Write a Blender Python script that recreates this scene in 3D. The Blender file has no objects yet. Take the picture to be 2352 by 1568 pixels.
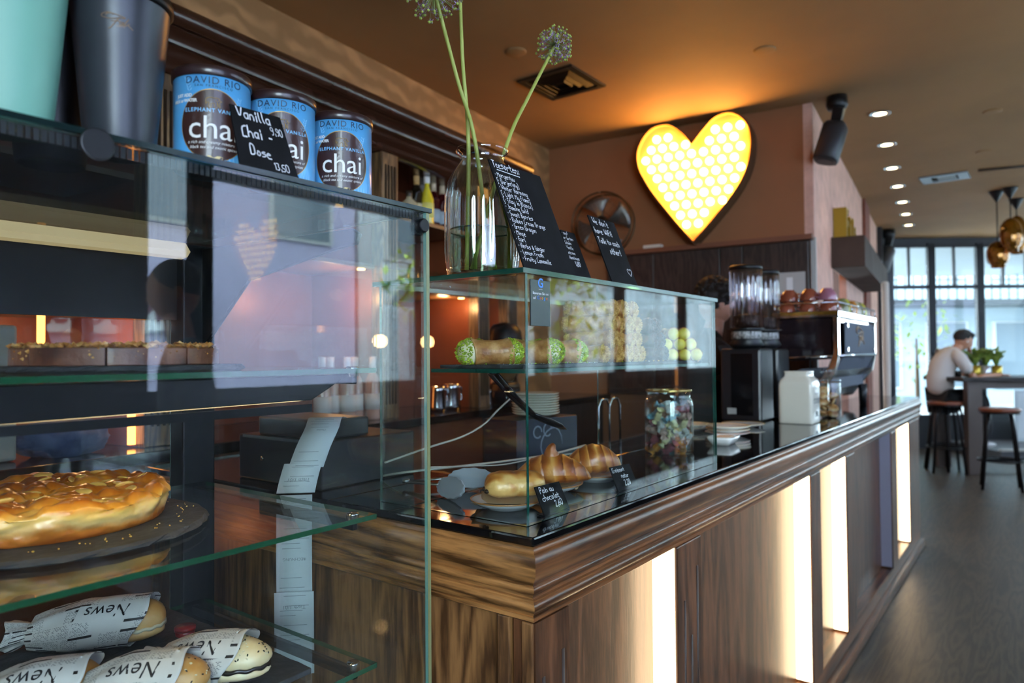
import bpy, bmesh, math, random
from mathutils import Vector, Matrix, noise
from math import pi, sin, cos, radians as R
random.seed(7)
SC = bpy.context.scene
COL = SC.collection
# ---------------------------------------------------------------- camera
F = 1611.95
RW = Matrix(((0.6025045583923182, -0.011386692557948495, -0.798034210011744),
             (-0.7980777886112056, -0.01830796425184882, -0.602276233775168),
             (-0.007752447479690468, 0.9997675538231593, -0.02011809833286573)))
EYE = Vector((0, 0, 1.43))
cam_d = bpy.data.cameras.new('camera'); cam = bpy.data.objects.new('camera', cam_d); COL.objects.link(cam)
cam.matrix_world = Matrix.Translation(EYE) @ RW.to_4x4()
cam_d.sensor_width = 36; cam_d.lens = F * 36 / 2352; cam_d.clip_start = .02; cam_d.clip_end = 200
cam_d.dof.use_dof = True; cam_d.dof.focus_distance = 1.42; cam_d.dof.aperture_fstop = 3.2
SC.camera = cam
def ray(px, py): return RW @ Vector(((px - 1176) / F, -(py - 784) / F, -1))
def at(px, py, X=None, Y=None, Z=None, d=None):
    """photo pixel to a point on the plane x=X, y=Y or z=Z (or at depth d)"""
    r = ray(px, py)
    if d is None:
        k, t = (0, X) if X is not None else (1, Y) if Y is not None else (2, Z)
        d = (t - EYE[k]) / r[k]
    return EYE + r * d
# ---------------------------------------------------------------- colour, world, exposure
def lin(c): return c / 12.92 if c <= .04045 else ((c + .055) / 1.055) ** 2.4
def S(h, a=1):
    h = h.lstrip('#'); return tuple(lin(int(h[i:i + 2], 16) / 255) for i in (0, 2, 4)) + (a,)
SC.view_settings.view_transform = 'Standard'; SC.view_settings.look = 'None'
SC.view_settings.exposure = 0.25; SC.view_settings.gamma = 1; SC.view_settings.use_curve_mapping = False
w = bpy.data.worlds.new('world'); SC.world = w; w.use_nodes = True
WORLD_STRENGTH = 22.0
w.node_tree.nodes['Background'].inputs[0].default_value = (.80, .90, 1.0, 1)
w.node_tree.nodes['Background'].inputs[1].default_value = WORLD_STRENGTH
cy = SC.cycles
cy.max_bounces = 9; cy.diffuse_bounces = 4; cy.glossy_bounces = 5; cy.transmission_bounces = 8
cy.transparent_max_bounces = 24; cy.caustics_reflective = False; cy.caustics_refractive = False
cy.sample_clamp_indirect = 6; cy.blur_glossy = .6
def area(name, loc, look, sx, sy, power, color=(1, 1, 1), portal=False):
    l = bpy.data.lights.new(name, 'AREA'); l.shape = 'RECTANGLE'; l.size = sx; l.size_y = sy; l.energy = power; l.color = color[:3]
    o = bpy.data.objects.new(name, l); COL.objects.link(o); o.location = loc
    o.rotation_euler = Vector(look).to_track_quat('-Z', 'Y').to_euler()
    if portal: l.cycles.is_portal = True
    return o
CEIL = 3.15
# ---------------------------------------------------------------- materials
MATS = {}
def newmat(name):
    m = bpy.data.materials.new(name); m.use_nodes = True; MATS[name] = m
    return m, m.node_tree.nodes, m.node_tree.links, m.node_tree.nodes['Principled BSDF']
def mat(name, col, rough=.5, metal=0, spec=.5, emit=None, es=0, trans=0, coat=0, ior=None, alpha=1, sss=0, bump=0, bs=60, var=0, vs=8, col2=None):
    if name in MATS: return MATS[name]
    m, n, l, b = newmat(name)
    c = S(col) if isinstance(col, str) else tuple(col)[:3] + (1,)
    b.inputs['Base Color'].default_value = c; b.inputs['Roughness'].default_value = rough
    b.inputs['Metallic'].default_value = metal; b.inputs['Specular IOR Level'].default_value = spec
    if emit: b.inputs['Emission Color'].default_value = S(emit) if isinstance(emit, str) else emit; b.inputs['Emission Strength'].default_value = es
    b.inputs['Transmission Weight'].default_value = trans; b.inputs['Coat Weight'].default_value = coat
    if ior: b.inputs['IOR'].default_value = ior
    b.inputs['Alpha'].default_value = alpha
    if sss: b.inputs['Subsurface Weight'].default_value = sss; b.inputs['Subsurface Radius'].default_value = (.01, .006, .003)
    if var or bump or col2:
        tc = n.new('ShaderNodeTexCoord'); no = n.new('ShaderNodeTexNoise'); no.inputs['Scale'].default_value = vs if (var or col2) else bs
        no.inputs['Detail'].default_value = 6; l.new(tc.outputs['Object'], no.inputs['Vector'])
        if var or col2:
            r = n.new('ShaderNodeValToRGB'); e = r.color_ramp.elements
            e[0].position = .35; e[1].position = .65
            c2 = S(col2) if col2 else tuple(min(1, x * (1 + var)) for x in c[:3]) + (1,)
            e[0].color = c if col2 else tuple(x * (1 - var) for x in c[:3]) + (1,); e[1].color = c2
            l.new(no.outputs[0], r.inputs[0]); l.new(r.outputs[0], b.inputs['Base Color'])
        if bump:
            n2 = n.new('ShaderNodeTexNoise'); n2.inputs['Scale'].default_value = bs; n2.inputs['Detail'].default_value = 5
            l.new(tc.outputs['Object'], n2.inputs['Vector'])
            bp = n.new('ShaderNodeBump'); bp.inputs['Strength'].default_value = bump; bp.inputs['Distance'].default_value = .01
            l.new(n2.outputs[0], bp.inputs['Height']); l.new(bp.outputs[0], b.inputs['Normal'])
    return m
def wood(name, dark, light, stretch=(1, 14, 14), scale=1.6, rough=.35, coat=.15, rings=9.0, dist=3.0):
    """long plain-sawn grain; stretch gives the scale per object axis (small = along the grain)"""
    m, n, l, b = newmat(name)
    tc = n.new('ShaderNodeTexCoord'); mp = n.new('ShaderNodeMapping'); mp.inputs['Scale'].default_value = stretch
    l.new(tc.outputs['Object'], mp.inputs['Vector'])
    n1 = n.new('ShaderNodeTexNoise'); n1.inputs['Scale'].default_value = scale; n1.inputs['Detail'].default_value = 3; n1.inputs['Distortion'].default_value = .35
    l.new(mp.outputs[0], n1.inputs['Vector'])
    mu = n.new('ShaderNodeMath'); mu.operation = 'MULTIPLY'; mu.inputs[1].default_value = rings; l.new(n1.outputs[0], mu.inputs[0])
    fr = n.new('ShaderNodeMath'); fr.operation = 'PINGPONG'; fr.inputs[1].default_value = .5; l.new(mu.outputs[0], fr.inputs[0])
    n2 = n.new('ShaderNodeTexNoise'); n2.inputs['Scale'].default_value = scale * 20; n2.inputs['Detail'].default_value = 6; l.new(mp.outputs[0], n2.inputs['Vector'])
    mx = n.new('ShaderNodeMix'); mx.data_type = 'FLOAT'; mx.inputs[0].default_value = .58
    m2 = n.new('ShaderNodeMath'); m2.operation = 'MULTIPLY'; m2.inputs[1].default_value = 2; l.new(fr.outputs[0], m2.inputs[0])
    l.new(m2.outputs[0], mx.inputs[2]); l.new(n2.outputs[0], mx.inputs[3])
    rp = n.new('ShaderNodeValToRGB'); e = rp.color_ramp.elements; e[0].position = .30; e[1].position = .72
    e[0].color = S(dark); e[1].color = S(light); l.new(mx.outputs[0], rp.inputs[0]); l.new(rp.outputs[0], b.inputs['Base Color'])
    b.inputs['Roughness'].default_value = rough; b.inputs['Coat Weight'].default_value = coat; b.inputs['Coat Roughness'].default_value = .18
    bp = n.new('ShaderNodeBump'); bp.inputs['Strength'].default_value = .12; bp.inputs['Distance'].default_value = .003
    l.new(mx.outputs[0], bp.inputs['Height']); l.new(bp.outputs[0], b.inputs['Normal'])
    return m
def pane_mat(name, tint=(.96, .985, .975), refl=1.0, rough=.0, dust=.0):
    m, n, l, b = newmat(name); n.remove(b); out = n['Material Output']
    t = n.new('ShaderNodeBsdfTransparent'); t.inputs[0].default_value = tuple(tint) + (1,)
    g = n.new('ShaderNodeBsdfGlossy'); g.inputs['Roughness'].default_value = rough; g.inputs[0].default_value = (1, 1, 1, 1)
    ge = n.new('ShaderNodeNewGeometry'); dp = n.new('ShaderNodeVectorMath'); dp.operation = 'DOT_PRODUCT'
    l.new(ge.outputs['Incoming'], dp.inputs[0]); l.new(ge.outputs['Normal'], dp.inputs[1])
    def mt(op, a, b_=None):
        q = n.new('ShaderNodeMath'); q.operation = op
        for i, x in enumerate((a, b_)):
            if x is None: continue
            if isinstance(x, (int, float)): q.inputs[i].default_value = x
            else: l.new(x, q.inputs[i])
        return q.outputs[0]
    sch = mt('ADD', mt('MULTIPLY', mt('POWER', mt('SUBTRACT', 1.0, mt('ABSOLUTE', dp.outputs['Value'])), 5.0), .957), .043)
    mu = n.new('ShaderNodeMath'); mu.operation = 'MULTIPLY'; mu.inputs[1].default_value = refl; mu.use_clamp = True
    l.new(sch, mu.inputs[0])
    mx = n.new('ShaderNodeMixShader'); l.new(mu.outputs[0], mx.inputs[0]); l.new(t.outputs[0], mx.inputs[1]); l.new(g.outputs[0], mx.inputs[2])
    last = mx
    if dust:
        d = n.new('ShaderNodeBsdfDiffuse'); d.inputs[0].default_value = (.8, .85, .9, 1)
        tc = n.new('ShaderNodeTexCoord'); no = n.new('ShaderNodeTexNoise'); no.inputs['Scale'].default_value = 5; no.inputs['Detail'].default_value = 8
        l.new(tc.outputs['Object'], no.inputs['Vector'])
        pw = n.new('ShaderNodeMath'); pw.operation = 'POWER'; pw.inputs[1].default_value = 3; l.new(no.outputs[0], pw.inputs[0])
        m3 = n.new('ShaderNodeMath'); m3.operation = 'MULTIPLY'; m3.inputs[1].default_value = dust; l.new(pw.outputs[0], m3.inputs[0])
        last = n.new('ShaderNodeMixShader'); l.new(m3.outputs[0], last.inputs[0]); l.new(mx.outputs[0], last.inputs[1]); l.new(d.outputs[0], last.inputs[2])
    l.new(last.outputs[0], out.inputs[0])
    return m
def emis(name, col, st):
    if name in MATS: return MATS[name]
    m, n, l, b = newmat(name); n.remove(b)
    e = n.new('ShaderNodeEmission'); e.inputs[0].default_value = S(col); e.inputs[1].default_value = st
    l.new(e.outputs[0], n['Material Output'].inputs[0]); return m
PANE = pane_mat('clear_pane', refl=.85, dust=.012)
PANE_FR = pane_mat('cabinet_pane', refl=1.2, dust=.02)
PANE_WIN = pane_mat('window_pane', (.9, .96, .97), refl=1.7)
PANE_FAR = pane_mat('far_window_pane', (.9, .96, .97), refl=.7)
EDGE = mat('glass_edge_green', '#0c4a3f', .12, trans=.35, ior=1.5, spec=.7)
EDGE_L = mat('glass_edge_pale', '#6fa79b', .15, trans=.3, ior=1.5)
EDGE_G = mat('glass_edge_bottle', '#1f5a3c', .15, trans=.35, ior=1.5)
GLASS = pane_mat('drinking_glass', (.95, .96, .95), refl=1.6, rough=.03)
BLACK = mat('black_satin', '#0a0a0c', .4, spec=.3)
BLACKM = mat('black_metal', '#16181b', .4, metal=.3)
CHALK = mat('chalkboard_black', '#0b0b0d', .75, spec=.18, col2='#131316', vs=20)
CHALKW = mat('chalk_white', '#e6e6ea', .7)
CHROME = mat('chrome', '#d8dadc', .12, metal=1)
STEEL = mat('brushed_steel', '#9fa2a5', .3, metal=1)
WHITE = mat('white_ceramic', '#e4e3dd', .15, coat=.4)
# ---------------------------------------------------------------- mesh builder
class MB:
    def __init__(s): s.b = bmesh.new(); s.mi = 0
    def _f(s, vs, mi=None, sm=False):
        try: f = s.b.faces.new(vs)
        except ValueError: return None
        f.material_index = s.mi if mi is None else mi; f.smooth = sm; return f
    def box(s, a, b, mi=None, M=None):
        x0, y0, z0 = a; x1, y1, z1 = b
        P = [(x0, y0, z0), (x1, y0, z0), (x1, y1, z0), (x0, y1, z0), (x0, y0, z1), (x1, y0, z1), (x1, y1, z1), (x0, y1, z1)]
        v = [s.b.verts.new(M @ Vector(p) if M else p) for p in P]
        for q in ((0, 3, 2, 1), (4, 5, 6, 7), (0, 1, 5, 4), (1, 2, 6, 5), (2, 3, 7, 6), (3, 0, 4, 7)): s._f([v[i] for i in q], mi)
        return s
    def prism(s, poly, h0, h1, axis='z', mi=None, M=None, sm=False):
        """poly of 2-D points extruded along axis; axis 'x': (y,z), 'y': (x,z), 'z': (x,y)"""
        def p3(p, h):
            q = {'z': (p[0], p[1], h), 'y': (p[0], h, p[1]), 'x': (h, p[0], p[1])}[axis]
            return M @ Vector(q) if M else Vector(q)
        a = [s.b.verts.new(p3(p, h0)) for p in poly]; b = [s.b.verts.new(p3(p, h1)) for p in poly]; k = len(poly)
        s._f(a[::-1], mi); s._f(b, mi)
        for i in range(k): s._f([a[i], a[(i + 1) % k], b[(i + 1) % k], b[i]], mi, sm)
        return s
    def lathe(s, prof, n=32, c=(0, 0, 0), M=None, mi=None, flute=None, sm=True, cap=True, sq=None):
        rings = []; 
        for (r, z) in prof:
            ring = []
            for i in range(n):
                t = 2 * pi * i / n; rr = r
                if flute: rr = r * (1 + flute(t, z))
                x, y = rr * cos(t), rr * sin(t)
                if sq:
                    k = 1 / max(abs(cos(t)), abs(sin(t))); k = 1 + (k - 1) * sq; x *= k; y *= k
                p = Vector((c[0] + x, c[1] + y, c[2] + z)); ring.append(s.b.verts.new(M @ p if M else p))
            rings.append(ring)
        for a, b in zip(rings, rings[1:]):
            for i in range(n): s._f([a[i], a[(i + 1) % n], b[(i + 1) % n], b[i]], mi, sm)
        if cap:
            if prof[0][0] > 1e-5: s._f(rings[0][::-1], mi)
            if prof[-1][0] > 1e-5: s._f(rings[-1], mi)
        return s
    def tube(s, pts, r, n=10, mi=None, cap=True, flat=1, up=None):
        """swept tube; r number or list"""
        pts = [Vector(p) for p in pts]; k = len(pts); rs = r if isinstance(r, (list, tuple)) else [r] * k
        rings = []; ref = Vector(up) if up else None
        for i, p in enumerate(pts):
            t = (pts[min(i + 1, k - 1)] - pts[max(i - 1, 0)]).normalized()
            if ref is None: ref = Vector((0, 0, 1)) if abs(t.z) < .9 else Vector((1, 0, 0))
            a = t.cross(ref).normalized(); b = a.cross(t).normalized()
            if not up: ref = b
            rings.append([s.b.verts.new(p + (a * cos(2 * pi * j / n) + b * flat * sin(2 * pi * j / n)) * rs[i]) for j in range(n)])
        for a, b in zip(rings, rings[1:]):
            for i in range(n): s._f([a[i], a[(i + 1) % n], b[(i + 1) % n], b[i]], mi, True)
        if cap: s._f(rings[0][::-1], mi, True); s._f(rings[-1], mi, True)
        return s
    def cyl(s, a, b, r, r2=None, n=20, mi=None): 
        m0 = len(s.b.faces); s.tube([a, b], [r, r if r2 is None else r2], n, mi)
        s.b.faces.ensure_lookup_table(); s.b.faces[-1].smooth = False; s.b.faces[-2].smooth = False; return s
    def blob(s, c, rad, n=(16, 10), fn=None, M=None, mi=None, sm=True):
        """ellipsoid, radius changed by fn(unit direction)"""
        c = Vector(c); rad = Vector(rad) if hasattr(rad, '__len__') else Vector((rad,) * 3); rings = []
        for j in range(1, n[1]):
            ph = pi * j / n[1]; ring = []
            for i in range(n[0]):
                th = 2 * pi * i / n[0]; u = Vector((sin(ph) * cos(th), sin(ph) * sin(th), -cos(ph)))
                k = fn(u) if fn else 1
                p = c + Vector((u.x * rad.x, u.y * rad.y, u.z * rad.z)) * k; ring.append(s.b.verts.new(M @ p if M else p))
            rings.append(ring)
        ends = []
        for z in (-1, 1):
            u = Vector((0, 0, z)); k = fn(u) if fn else 1; p = c + Vector((0, 0, z * rad.z)) * k; ends.append(s.b.verts.new(M @ p if M else p))
        for a, b in zip(rings, rings[1:]):
            for i in range(n[0]): s._f([a[i], a[(i + 1) % n[0]], b[(i + 1) % n[0]], b[i]], mi, sm)
        for i in range(n[0]):
            s._f([ends[0], rings[0][(i + 1) % n[0]], rings[0][i]], mi, sm); s._f([ends[1], rings[-1][i], rings[-1][(i + 1) % n[0]]], mi, sm)
        return s
    def grid(s, fn, nu, nv, mi=None, sm=True, closeu=False):
        V = [[s.b.verts.new(fn(i / nu, j / nv)) for j in range(nv + 1)] for i in range(nu if closeu else nu + 1)]
        for i in range(nu):
            for j in range(nv):
                i2 = (i + 1) % len(V); s._f([V[i][j], V[i2][j], V[i2][j + 1], V[i][j + 1]], mi, sm)
        return s
    def quad(s, pts, mi=None): s._f([s.b.verts.new(p) for p in pts], mi); return s
    def obj(s, name, mats, parent=None, bevel=0, loc=None, rot=None, solid=0, sub=0, segs=2):
        me = bpy.data.meshes.new(name); bmesh.ops.recalc_face_normals(s.b, faces=s.b.faces) ; s.b.to_mesh(me); s.b.free()
        for m in (mats if isinstance(mats, (list, tuple)) else [mats]): me.materials.append(m)
        o = bpy.data.objects.new(name, me); COL.objects.link(o)
        if parent: o.parent = parent
        if loc is not None: o.location = loc
        if rot is not None: o.rotation_euler = rot
        if solid: md = o.modifiers.new('s', 'SOLIDIFY'); md.thickness = solid; md.offset = 0
        if bevel: md = o.modifiers.new('b', 'BEVEL'); md.width = bevel; md.segments = segs; md.limit_method = 'ANGLE'; md.angle_limit = R(40)
        if sub: md = o.modifiers.new('u', 'SUBSURF'); md.levels = sub; md.render_levels = sub
        return o
def tag(o, label=None, cat=None, group=None, kind=None):
    for k, v in (('label', label), ('category', cat), ('group', group), ('kind', kind)):
        if v: o[k] = v
        elif k in o.keys() and k != 'kind' and v == '': del o[k]
    return o
def thing(name, label, cat, loc=(0, 0, 0), rz=0, group=None, rot=None):
    o = bpy.data.objects.new(name, None); COL.objects.link(o); o.location = loc
    o.rotation_euler = rot if rot is not None else (0, 0, rz); o.empty_display_size = .05
    return tag(o, label, cat, group)
def struct(name, mb, m, parent=None, bevel=0):
    o = mb.obj(name, m, parent, bevel)
    if not parent: o['kind'] = 'structure'
    return o
def dup(o, loc=None, rot=None, label=None, scale=None):
    c = o.copy(); COL.objects.link(c)
    for ch in list(o.children):
        d = dup(ch); d.parent = c
    if loc is not None: c.location = loc
    if rot is not None: c.rotation_euler = rot if hasattr(rot, '__len__') else (0, 0, rot)
    if label: c['label'] = label
    if scale is not None: c.scale = (scale,) * 3
    return c
BM = lambda: MB()
# ---------------------------------------------------------------- lettering
_cache = {}
def glyph_mesh(body, size, spacing=1, shear=0, bold=0, align='CENTER'):
    k = (body, size, spacing, shear, bold, align)
    if k in _cache: return _cache[k]
    cu = bpy.data.curves.new('t', 'FONT'); cu.body = body; cu.size = size; cu.align_x = align; cu.space_character = spacing
    cu.shear = shear; cu.offset = bold; cu.resolution_u = 3; cu.fill_mode = 'FRONT'
    o = bpy.data.objects.new('t', cu); COL.objects.link(o); dg = bpy.context.evaluated_depsgraph_get()
    me = o.evaluated_get(dg).to_mesh(); vs = [v.co.copy() for v in me.vertices]; fs = [tuple(p.vertices) for p in me.polygons]
    o.evaluated_get(dg).to_mesh_clear(); bpy.data.objects.remove(o); bpy.data.curves.remove(cu)
    _cache[k] = (vs, fs); return vs, fs
def put_text(mb, body, size, pos, fn, mi=None, **kw):
    """adds printed lettering to mb; fn maps flat (x, y) to a 3-D point"""
    vs, fs = glyph_mesh(body, size, **kw)
    V = [mb.b.verts.new(fn(v.x + pos[0], v.y + pos[1])) for v in vs]
    for f in fs: mb._f([V[i] for i in f], mi)
G = {'a': '3515040312223335 3532', 'b': '0802 0415253433221203', 'c': '351504031232', 'd': '3832 3425150403122233', 'e': '04342515040312 1232',
 'f': '38281712 0535', 'g': '351504031222333531200010', 'h': '0802 0415253432', 'i': '1512 1716', 'j': '25211000 2726', 'k': '0802 3503 1432', 'l': '181322',
 'm': '0502 04152422 24354442', 'n': '0502 0415253432', 'o': '151403122233342515', 'p': '0500 0415253433221203', 'r': '0502 041535', 's': '35150434332202',
 't': '17132232 0535', 'u': '0503122233 3532', 'v': '051235', 'w': '05121524324445', 'x': '0532 0235', 'y': '05031222 35311000', 'z': '05350232',
 'A': '022842 1434', 'B': '0208283725053423 233202', 'C': '382807030212 1232', 'D': '02082837332202', 'E': '38080232 0535', 'F': '380802 0525',
 'G': '38180703122232 3235 3525', 'H': '0802 3832 0535', 'J': '28231202', 'L': '080232', 'M': '0208254842', 'N': '02083238', 'O': '180703122233372818', 'P': '0208283736250515',
 'R': '020828373625 0532', 'S': '38180705343322 2202', 'T': '0848 2822', 'W': '0812254248', 'X': '0832', 'V': '082248',
 '0': '180703122233372818', '1': '071812', '2': '0718283702 0232', '3': '083825343322 2202', '5': '3808052534332202', '6': '2816040312223334250514', '8': '150607182837361504031222333425',
 '9': '362515060718283736332212', '!': '1814 1312', ',': '1311', '.': '1312', ':': '1514 1312', '(': '2807 07032100', ')': '0818 18232211', '-': '1434', '&': '320617270312 123235', "'": '1817',
 '·': '0405', 'ç': '35150403123221', 'ä': '3515040312223335 3532 0706 2726'}
def put_hand(mb, body, h, pos, fn, wdt=None, mi=None, jit=.06, seed=1):
    """handwriting as round-ended pen strokes"""
    rnd = random.Random(seed); u = h / 6; wd = (wdt or h * .1); x = pos[0]
    for ch in body:
        if ch == ' ': x += 3 * u; continue
        g = G.get(ch) or G.get(ch.upper()) or G['o']; mw = 0; dy = rnd.uniform(-1, 1) * jit * h; sc = 1 + rnd.uniform(-1, 1) * jit * 1.6
        for st in g.split():
            P = [(int(st[i]) * .9, int(st[i + 1]) - 2) for i in range(0, len(st), 2)]
            mw = max(mw, max(p[0] for p in P))
            P = [Vector((x + p[0] * u * sc + rnd.uniform(-1, 1) * jit * u * 2, pos[1] + dy + p[1] * u * sc + rnd.uniform(-1, 1) * jit * u * 2)) for p in P]
            # rounded path
            Q = [P[0]] + [q for a, b, c in zip(P, P[1:], P[2:]) for q in (a.lerp(b, .72), b.lerp((a + c) / 2, .25), b.lerp(c, .28))] + [P[-1]] if len(P) > 2 else P
            for a, b in zip(Q, Q[1:]):
                d = b - a
                if d.length < 1e-7: continue
                nrm = Vector((-d.y, d.x)).normalized() * wd / 2; e = d.normalized() * wd * .32
                mb._f([mb.b.verts.new(fn(q.x, q.y)) for q in (a - e - nrm * .6, a - nrm, b - nrm, b + e - nrm * .6, b + e + nrm * .6, b + nrm, a + nrm, a - e + nrm * .6)], mi)
        x += (mw + 1.15) * u * sc
    return x
# ================================================================ ROOM
TH = R(5.6)
P0 = at(1865, 235, Z=CEIL)                          # where end wall, side wall and ceiling meet
U = Vector((cos(TH), sin(TH), 0)); V = Vector((-sin(TH), cos(TH), 0)); Zv = Vector((0, 0, 1))
RM = Matrix.Translation((P0.x, P0.y, 0)) @ Matrix.Rotation(TH, 4, 'Z')   # room frame: x along side wall, y into bar
def onv(px, py, v):
    r = ray(px, py); t = (v - (EYE - P0).dot(V)) / r.dot(V); p = EYE + r * t; return Vector(((p - P0).dot(U), v, p.z))
def onu(px, py, u):
    r = ray(px, py); t = (u - (EYE - P0).dot(U)) / r.dot(U); p = EYE + r * t; return Vector((u, (p - P0).dot(V), p.z))
# --- materials of the shell
def ceiling_mat():
    m = mat('ceiling_brown_paint', '#a07a4e', .75, var=.10, vs=1.2, bump=.05, bs=90); return m
def wallpaper():
    m, n, l, b = newmat('leaf_wallpaper'); tc = n.new('ShaderNodeTexCoord')
    mp = n.new('ShaderNodeMapping'); mp.inputs['Scale'].default_value = (3.4, 3.4, 3.0); l.new(tc.outputs['Object'], mp.inputs[0])
    wv = n.new('ShaderNodeTexWave'); wv.wave_type = 'RINGS'; wv.inputs['Scale'].default_value = 1.3; wv.inputs['Distortion'].default_value = 5; wv.inputs['Detail'].default_value = 2; wv.inputs['Detail Scale'].default_value = 1.2
    l.new(mp.outputs[0], wv.inputs[0])
    vo = n.new('ShaderNodeTexVoronoi'); vo.inputs['Scale'].default_value = 2.2; vo.feature = 'SMOOTH_F1'; l.new(wv.outputs[1], vo.inputs[0]) if False else l.new(mp.outputs[0], vo.inputs[0])
    mx = n.new('ShaderNodeMath'); mx.operation = 'MULTIPLY'; l.new(wv.outputs[1], mx.inputs[0]); l.new(vo.outputs[0], mx.inputs[1])
    r = n.new('ShaderNodeValToRGB'); e = r.color_ramp.elements; e[0].position = .1; e[1].position = .5; e[0].color = S('#8b6840'); e[1].color = S('#ad8456')
    l.new(mx.outputs[0], r.inputs[0]); l.new(r.outputs[0], b.inputs[0]); b.inputs['Roughness'].default_value = .6; return m
WALLP = wallpaper()
TERRA = mat('terracotta_paint', '#95603c', .7, var=.06, vs=2, bump=.08, bs=40)
PINK = mat('rose_plaster', '#d6a996', .8, var=.12, vs=9, bump=.35, bs=55)
DKFR = mat('anthracite_frame', '#181b20', .4)
FLOORM = wood('floor_dark_oak', '#2c231b', '#4c3f30', stretch=(.7, 7, 1), scale=1.4, rough=.42, coat=0)
b = BM().box((-3, -2.0, -.1), (14.6, 5, 0)); struct('floor', b, FLOORM)
b = BM().box((-3, -2.0, CEIL), (14.6, 5, CEIL + .15)); struct('ceiling', b, ceiling_mat())
struct('wall_back', BM().box((-9, 2.05, 0), (.0, 2.25, CEIL), M=RM), WALLP)
struct('wall_end', BM().box((0, .06, 0), (.12, 2.05, CEIL), M=RM), TERRA)
struct('wall_side', BM().box((0, 0, 0), (.95, .06, CEIL), M=RM).box((.95, 0, 2.15), (1.9, .06, CEIL), M=RM).box((1.9, 0, 0), (6.75, .06, CEIL), M=RM), PINK)
struct('wall_rear', BM().box((-3, -2.0, 0), (-2.9, 4.4, CEIL)), mat('rear_wall_grey', '#2c2927', .8))
struct('trim_1', BM().box((-.02, -.012, 1.0), (.012, .02, 2.22), M=RM), mat('edge_strip_grey', '#b9b3ab', .5))
# kitchen room seen dark through the doorway in the side wall
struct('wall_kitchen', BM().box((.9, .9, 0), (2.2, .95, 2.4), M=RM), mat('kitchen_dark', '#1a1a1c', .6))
struct('door_1', BM().box((1.0, .07, 0), (1.06, .75, 2.12), M=RM), mat('door_steel_grey', '#6f7378', .35, metal=.3))
# --- street side: wall below and beside tall windows
YS = -1.72
struct('wall_street', BM().box((-3, YS - .2, 0), (-2.7, YS, CEIL)).box((.6, YS - .2, 0), (1.67, YS, CEIL)).box((-2.7, YS - .2, 0), (.6, YS, .5)).box((-2.7, YS - .2, 3.02), (.6, YS, CEIL)).box((1.67, YS - .2, 0), (13.4, YS, 1.2)).box((1.67, YS - .2, 3.02), (13.4, YS, CEIL)), mat('street_wall_grey', '#24211f', .8))
mull = [1.67, 2.02, 3.75, 4.95, 6.35, 7.9, 9.6, 11.4, 13.2]
for i, (a, c) in enumerate(zip(mull, mull[1:])):
    t = .055
    fr = BM()
    for x in (a, c): fr.box((x - t, YS - .14, 1.2), (x + t, YS - .06, 3.02))
    fr.box((a, YS - .14, 1.2), (c, YS - .06, 1.26)).box((a, YS - .14, 2.95), (c, YS - .06, 3.02))
    if c - a > 1: fr.box((a, YS - .13, 2.42), (c, YS - .07, 2.47))
    o = struct('window_%d' % (i + 1), fr, DKFR)
    BM().box((a + t, YS - .105, 1.26), (c - t, YS - .099, 2.95)).obj('pane', PANE_WIN, o)
    area('window_portal', ((a + c) / 2, YS - .03, 2.1), (0, 1, 0), c - a - .1, 1.75, 1, portal=True)
fr = BM()  # unseen window, added to bring more light onto the counter end and left side
for x in (-2.7, -1.05, .6): fr.box((x - .05, YS - .14, .5), (x + .05, YS - .06, 3.02))
fr.box((-2.7, YS - .14, .5), (.6, YS - .06, .57)).box((-2.7, YS - .14, 2.95), (.6, YS - .06, 3.02)); o = struct('window_9', fr, DKFR)
BM().box((-2.65, YS - .105, .57), (.55, YS - .099, 2.95)).obj('pane', PANE_WIN, o)
area('window_portal', (-1.05, YS - .03, 1.76), (0, 1, 0), 3.2, 2.4, 1, portal=True)
# --- far window wall, square to the camera's yaw
fw = Vector((.7980, .6023, 0)).normalized(); rt = Vector((fw.y, -fw.x, 0)); D = 10.5
FM = Matrix(((rt.x, fw.x, 0, fw.x * D), (rt.y, fw.y, 0, fw.y * D), (0, 0, 1, 0), (0, 0, 0, 1)))
def lx(px): return (px - 1176) / F * D
WT = 3.06
struct('wall_far', BM().box((4.6, .0, 0), (lx(2046), .15, CEIL), M=FM).box((lx(2046), 0, WT), (10.9, .15, CEIL), M=FM).box((lx(2046), 0, 0), (10.9, .15, .42), M=FM), mat('far_wall_anthracite', '#25282d', .5))
struct('baseboard_far', BM().box((lx(2160), -1.25, 0), (10.4, 0, .12), M=FM).box((lx(2160), -1.27, .12), (10.4, -1.21, .15), M=FM, mi=1).box((lx(2160), -1.262, 0), (10.4, -1.25, .03), M=FM, mi=1), [mat('step_grey', '#55565a', .5), mat('step_edge_pale', '#b7b4ae', .5)])
fx = [2046, 2142, 2254, 2368, 2480, 2600, 2720, 2840]
for i, (a, c) in enumerate(zip(fx, fx[1:])):
    x0, x1 = lx(a), lx(c); t = .055; fr = BM()
    for x in (x0, x1): fr.box((x - t, -.02, .42), (x + t, .04, WT), M=FM)
    xm = (x0 + x1) / 2 - .02
    fr.box((xm - .02, 0, 2.38), (xm + .02, .03, WT), M=FM)
    fr.box((x0, 0, WT - .06), (x1, .03, WT), M=FM).box((x0, 0, 2.38), (x1, .03, 2.44), M=FM).box((x0, 0, .42), (x1, .03, .5), M=FM)
    o = struct('window_%d' % (i + 20), fr, DKFR)
    BM().box((x0 + t, .02, .5), (x1 - t, .026, WT - .06), M=FM).obj('pane', PANE_FAR, o)
    p = FM @ Vector(((x0 + x1) / 2, -.06, 1.75)); area('window_portal', p, -fw, (x1 - x0) - .1, 2.5, 1, portal=True)
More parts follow.
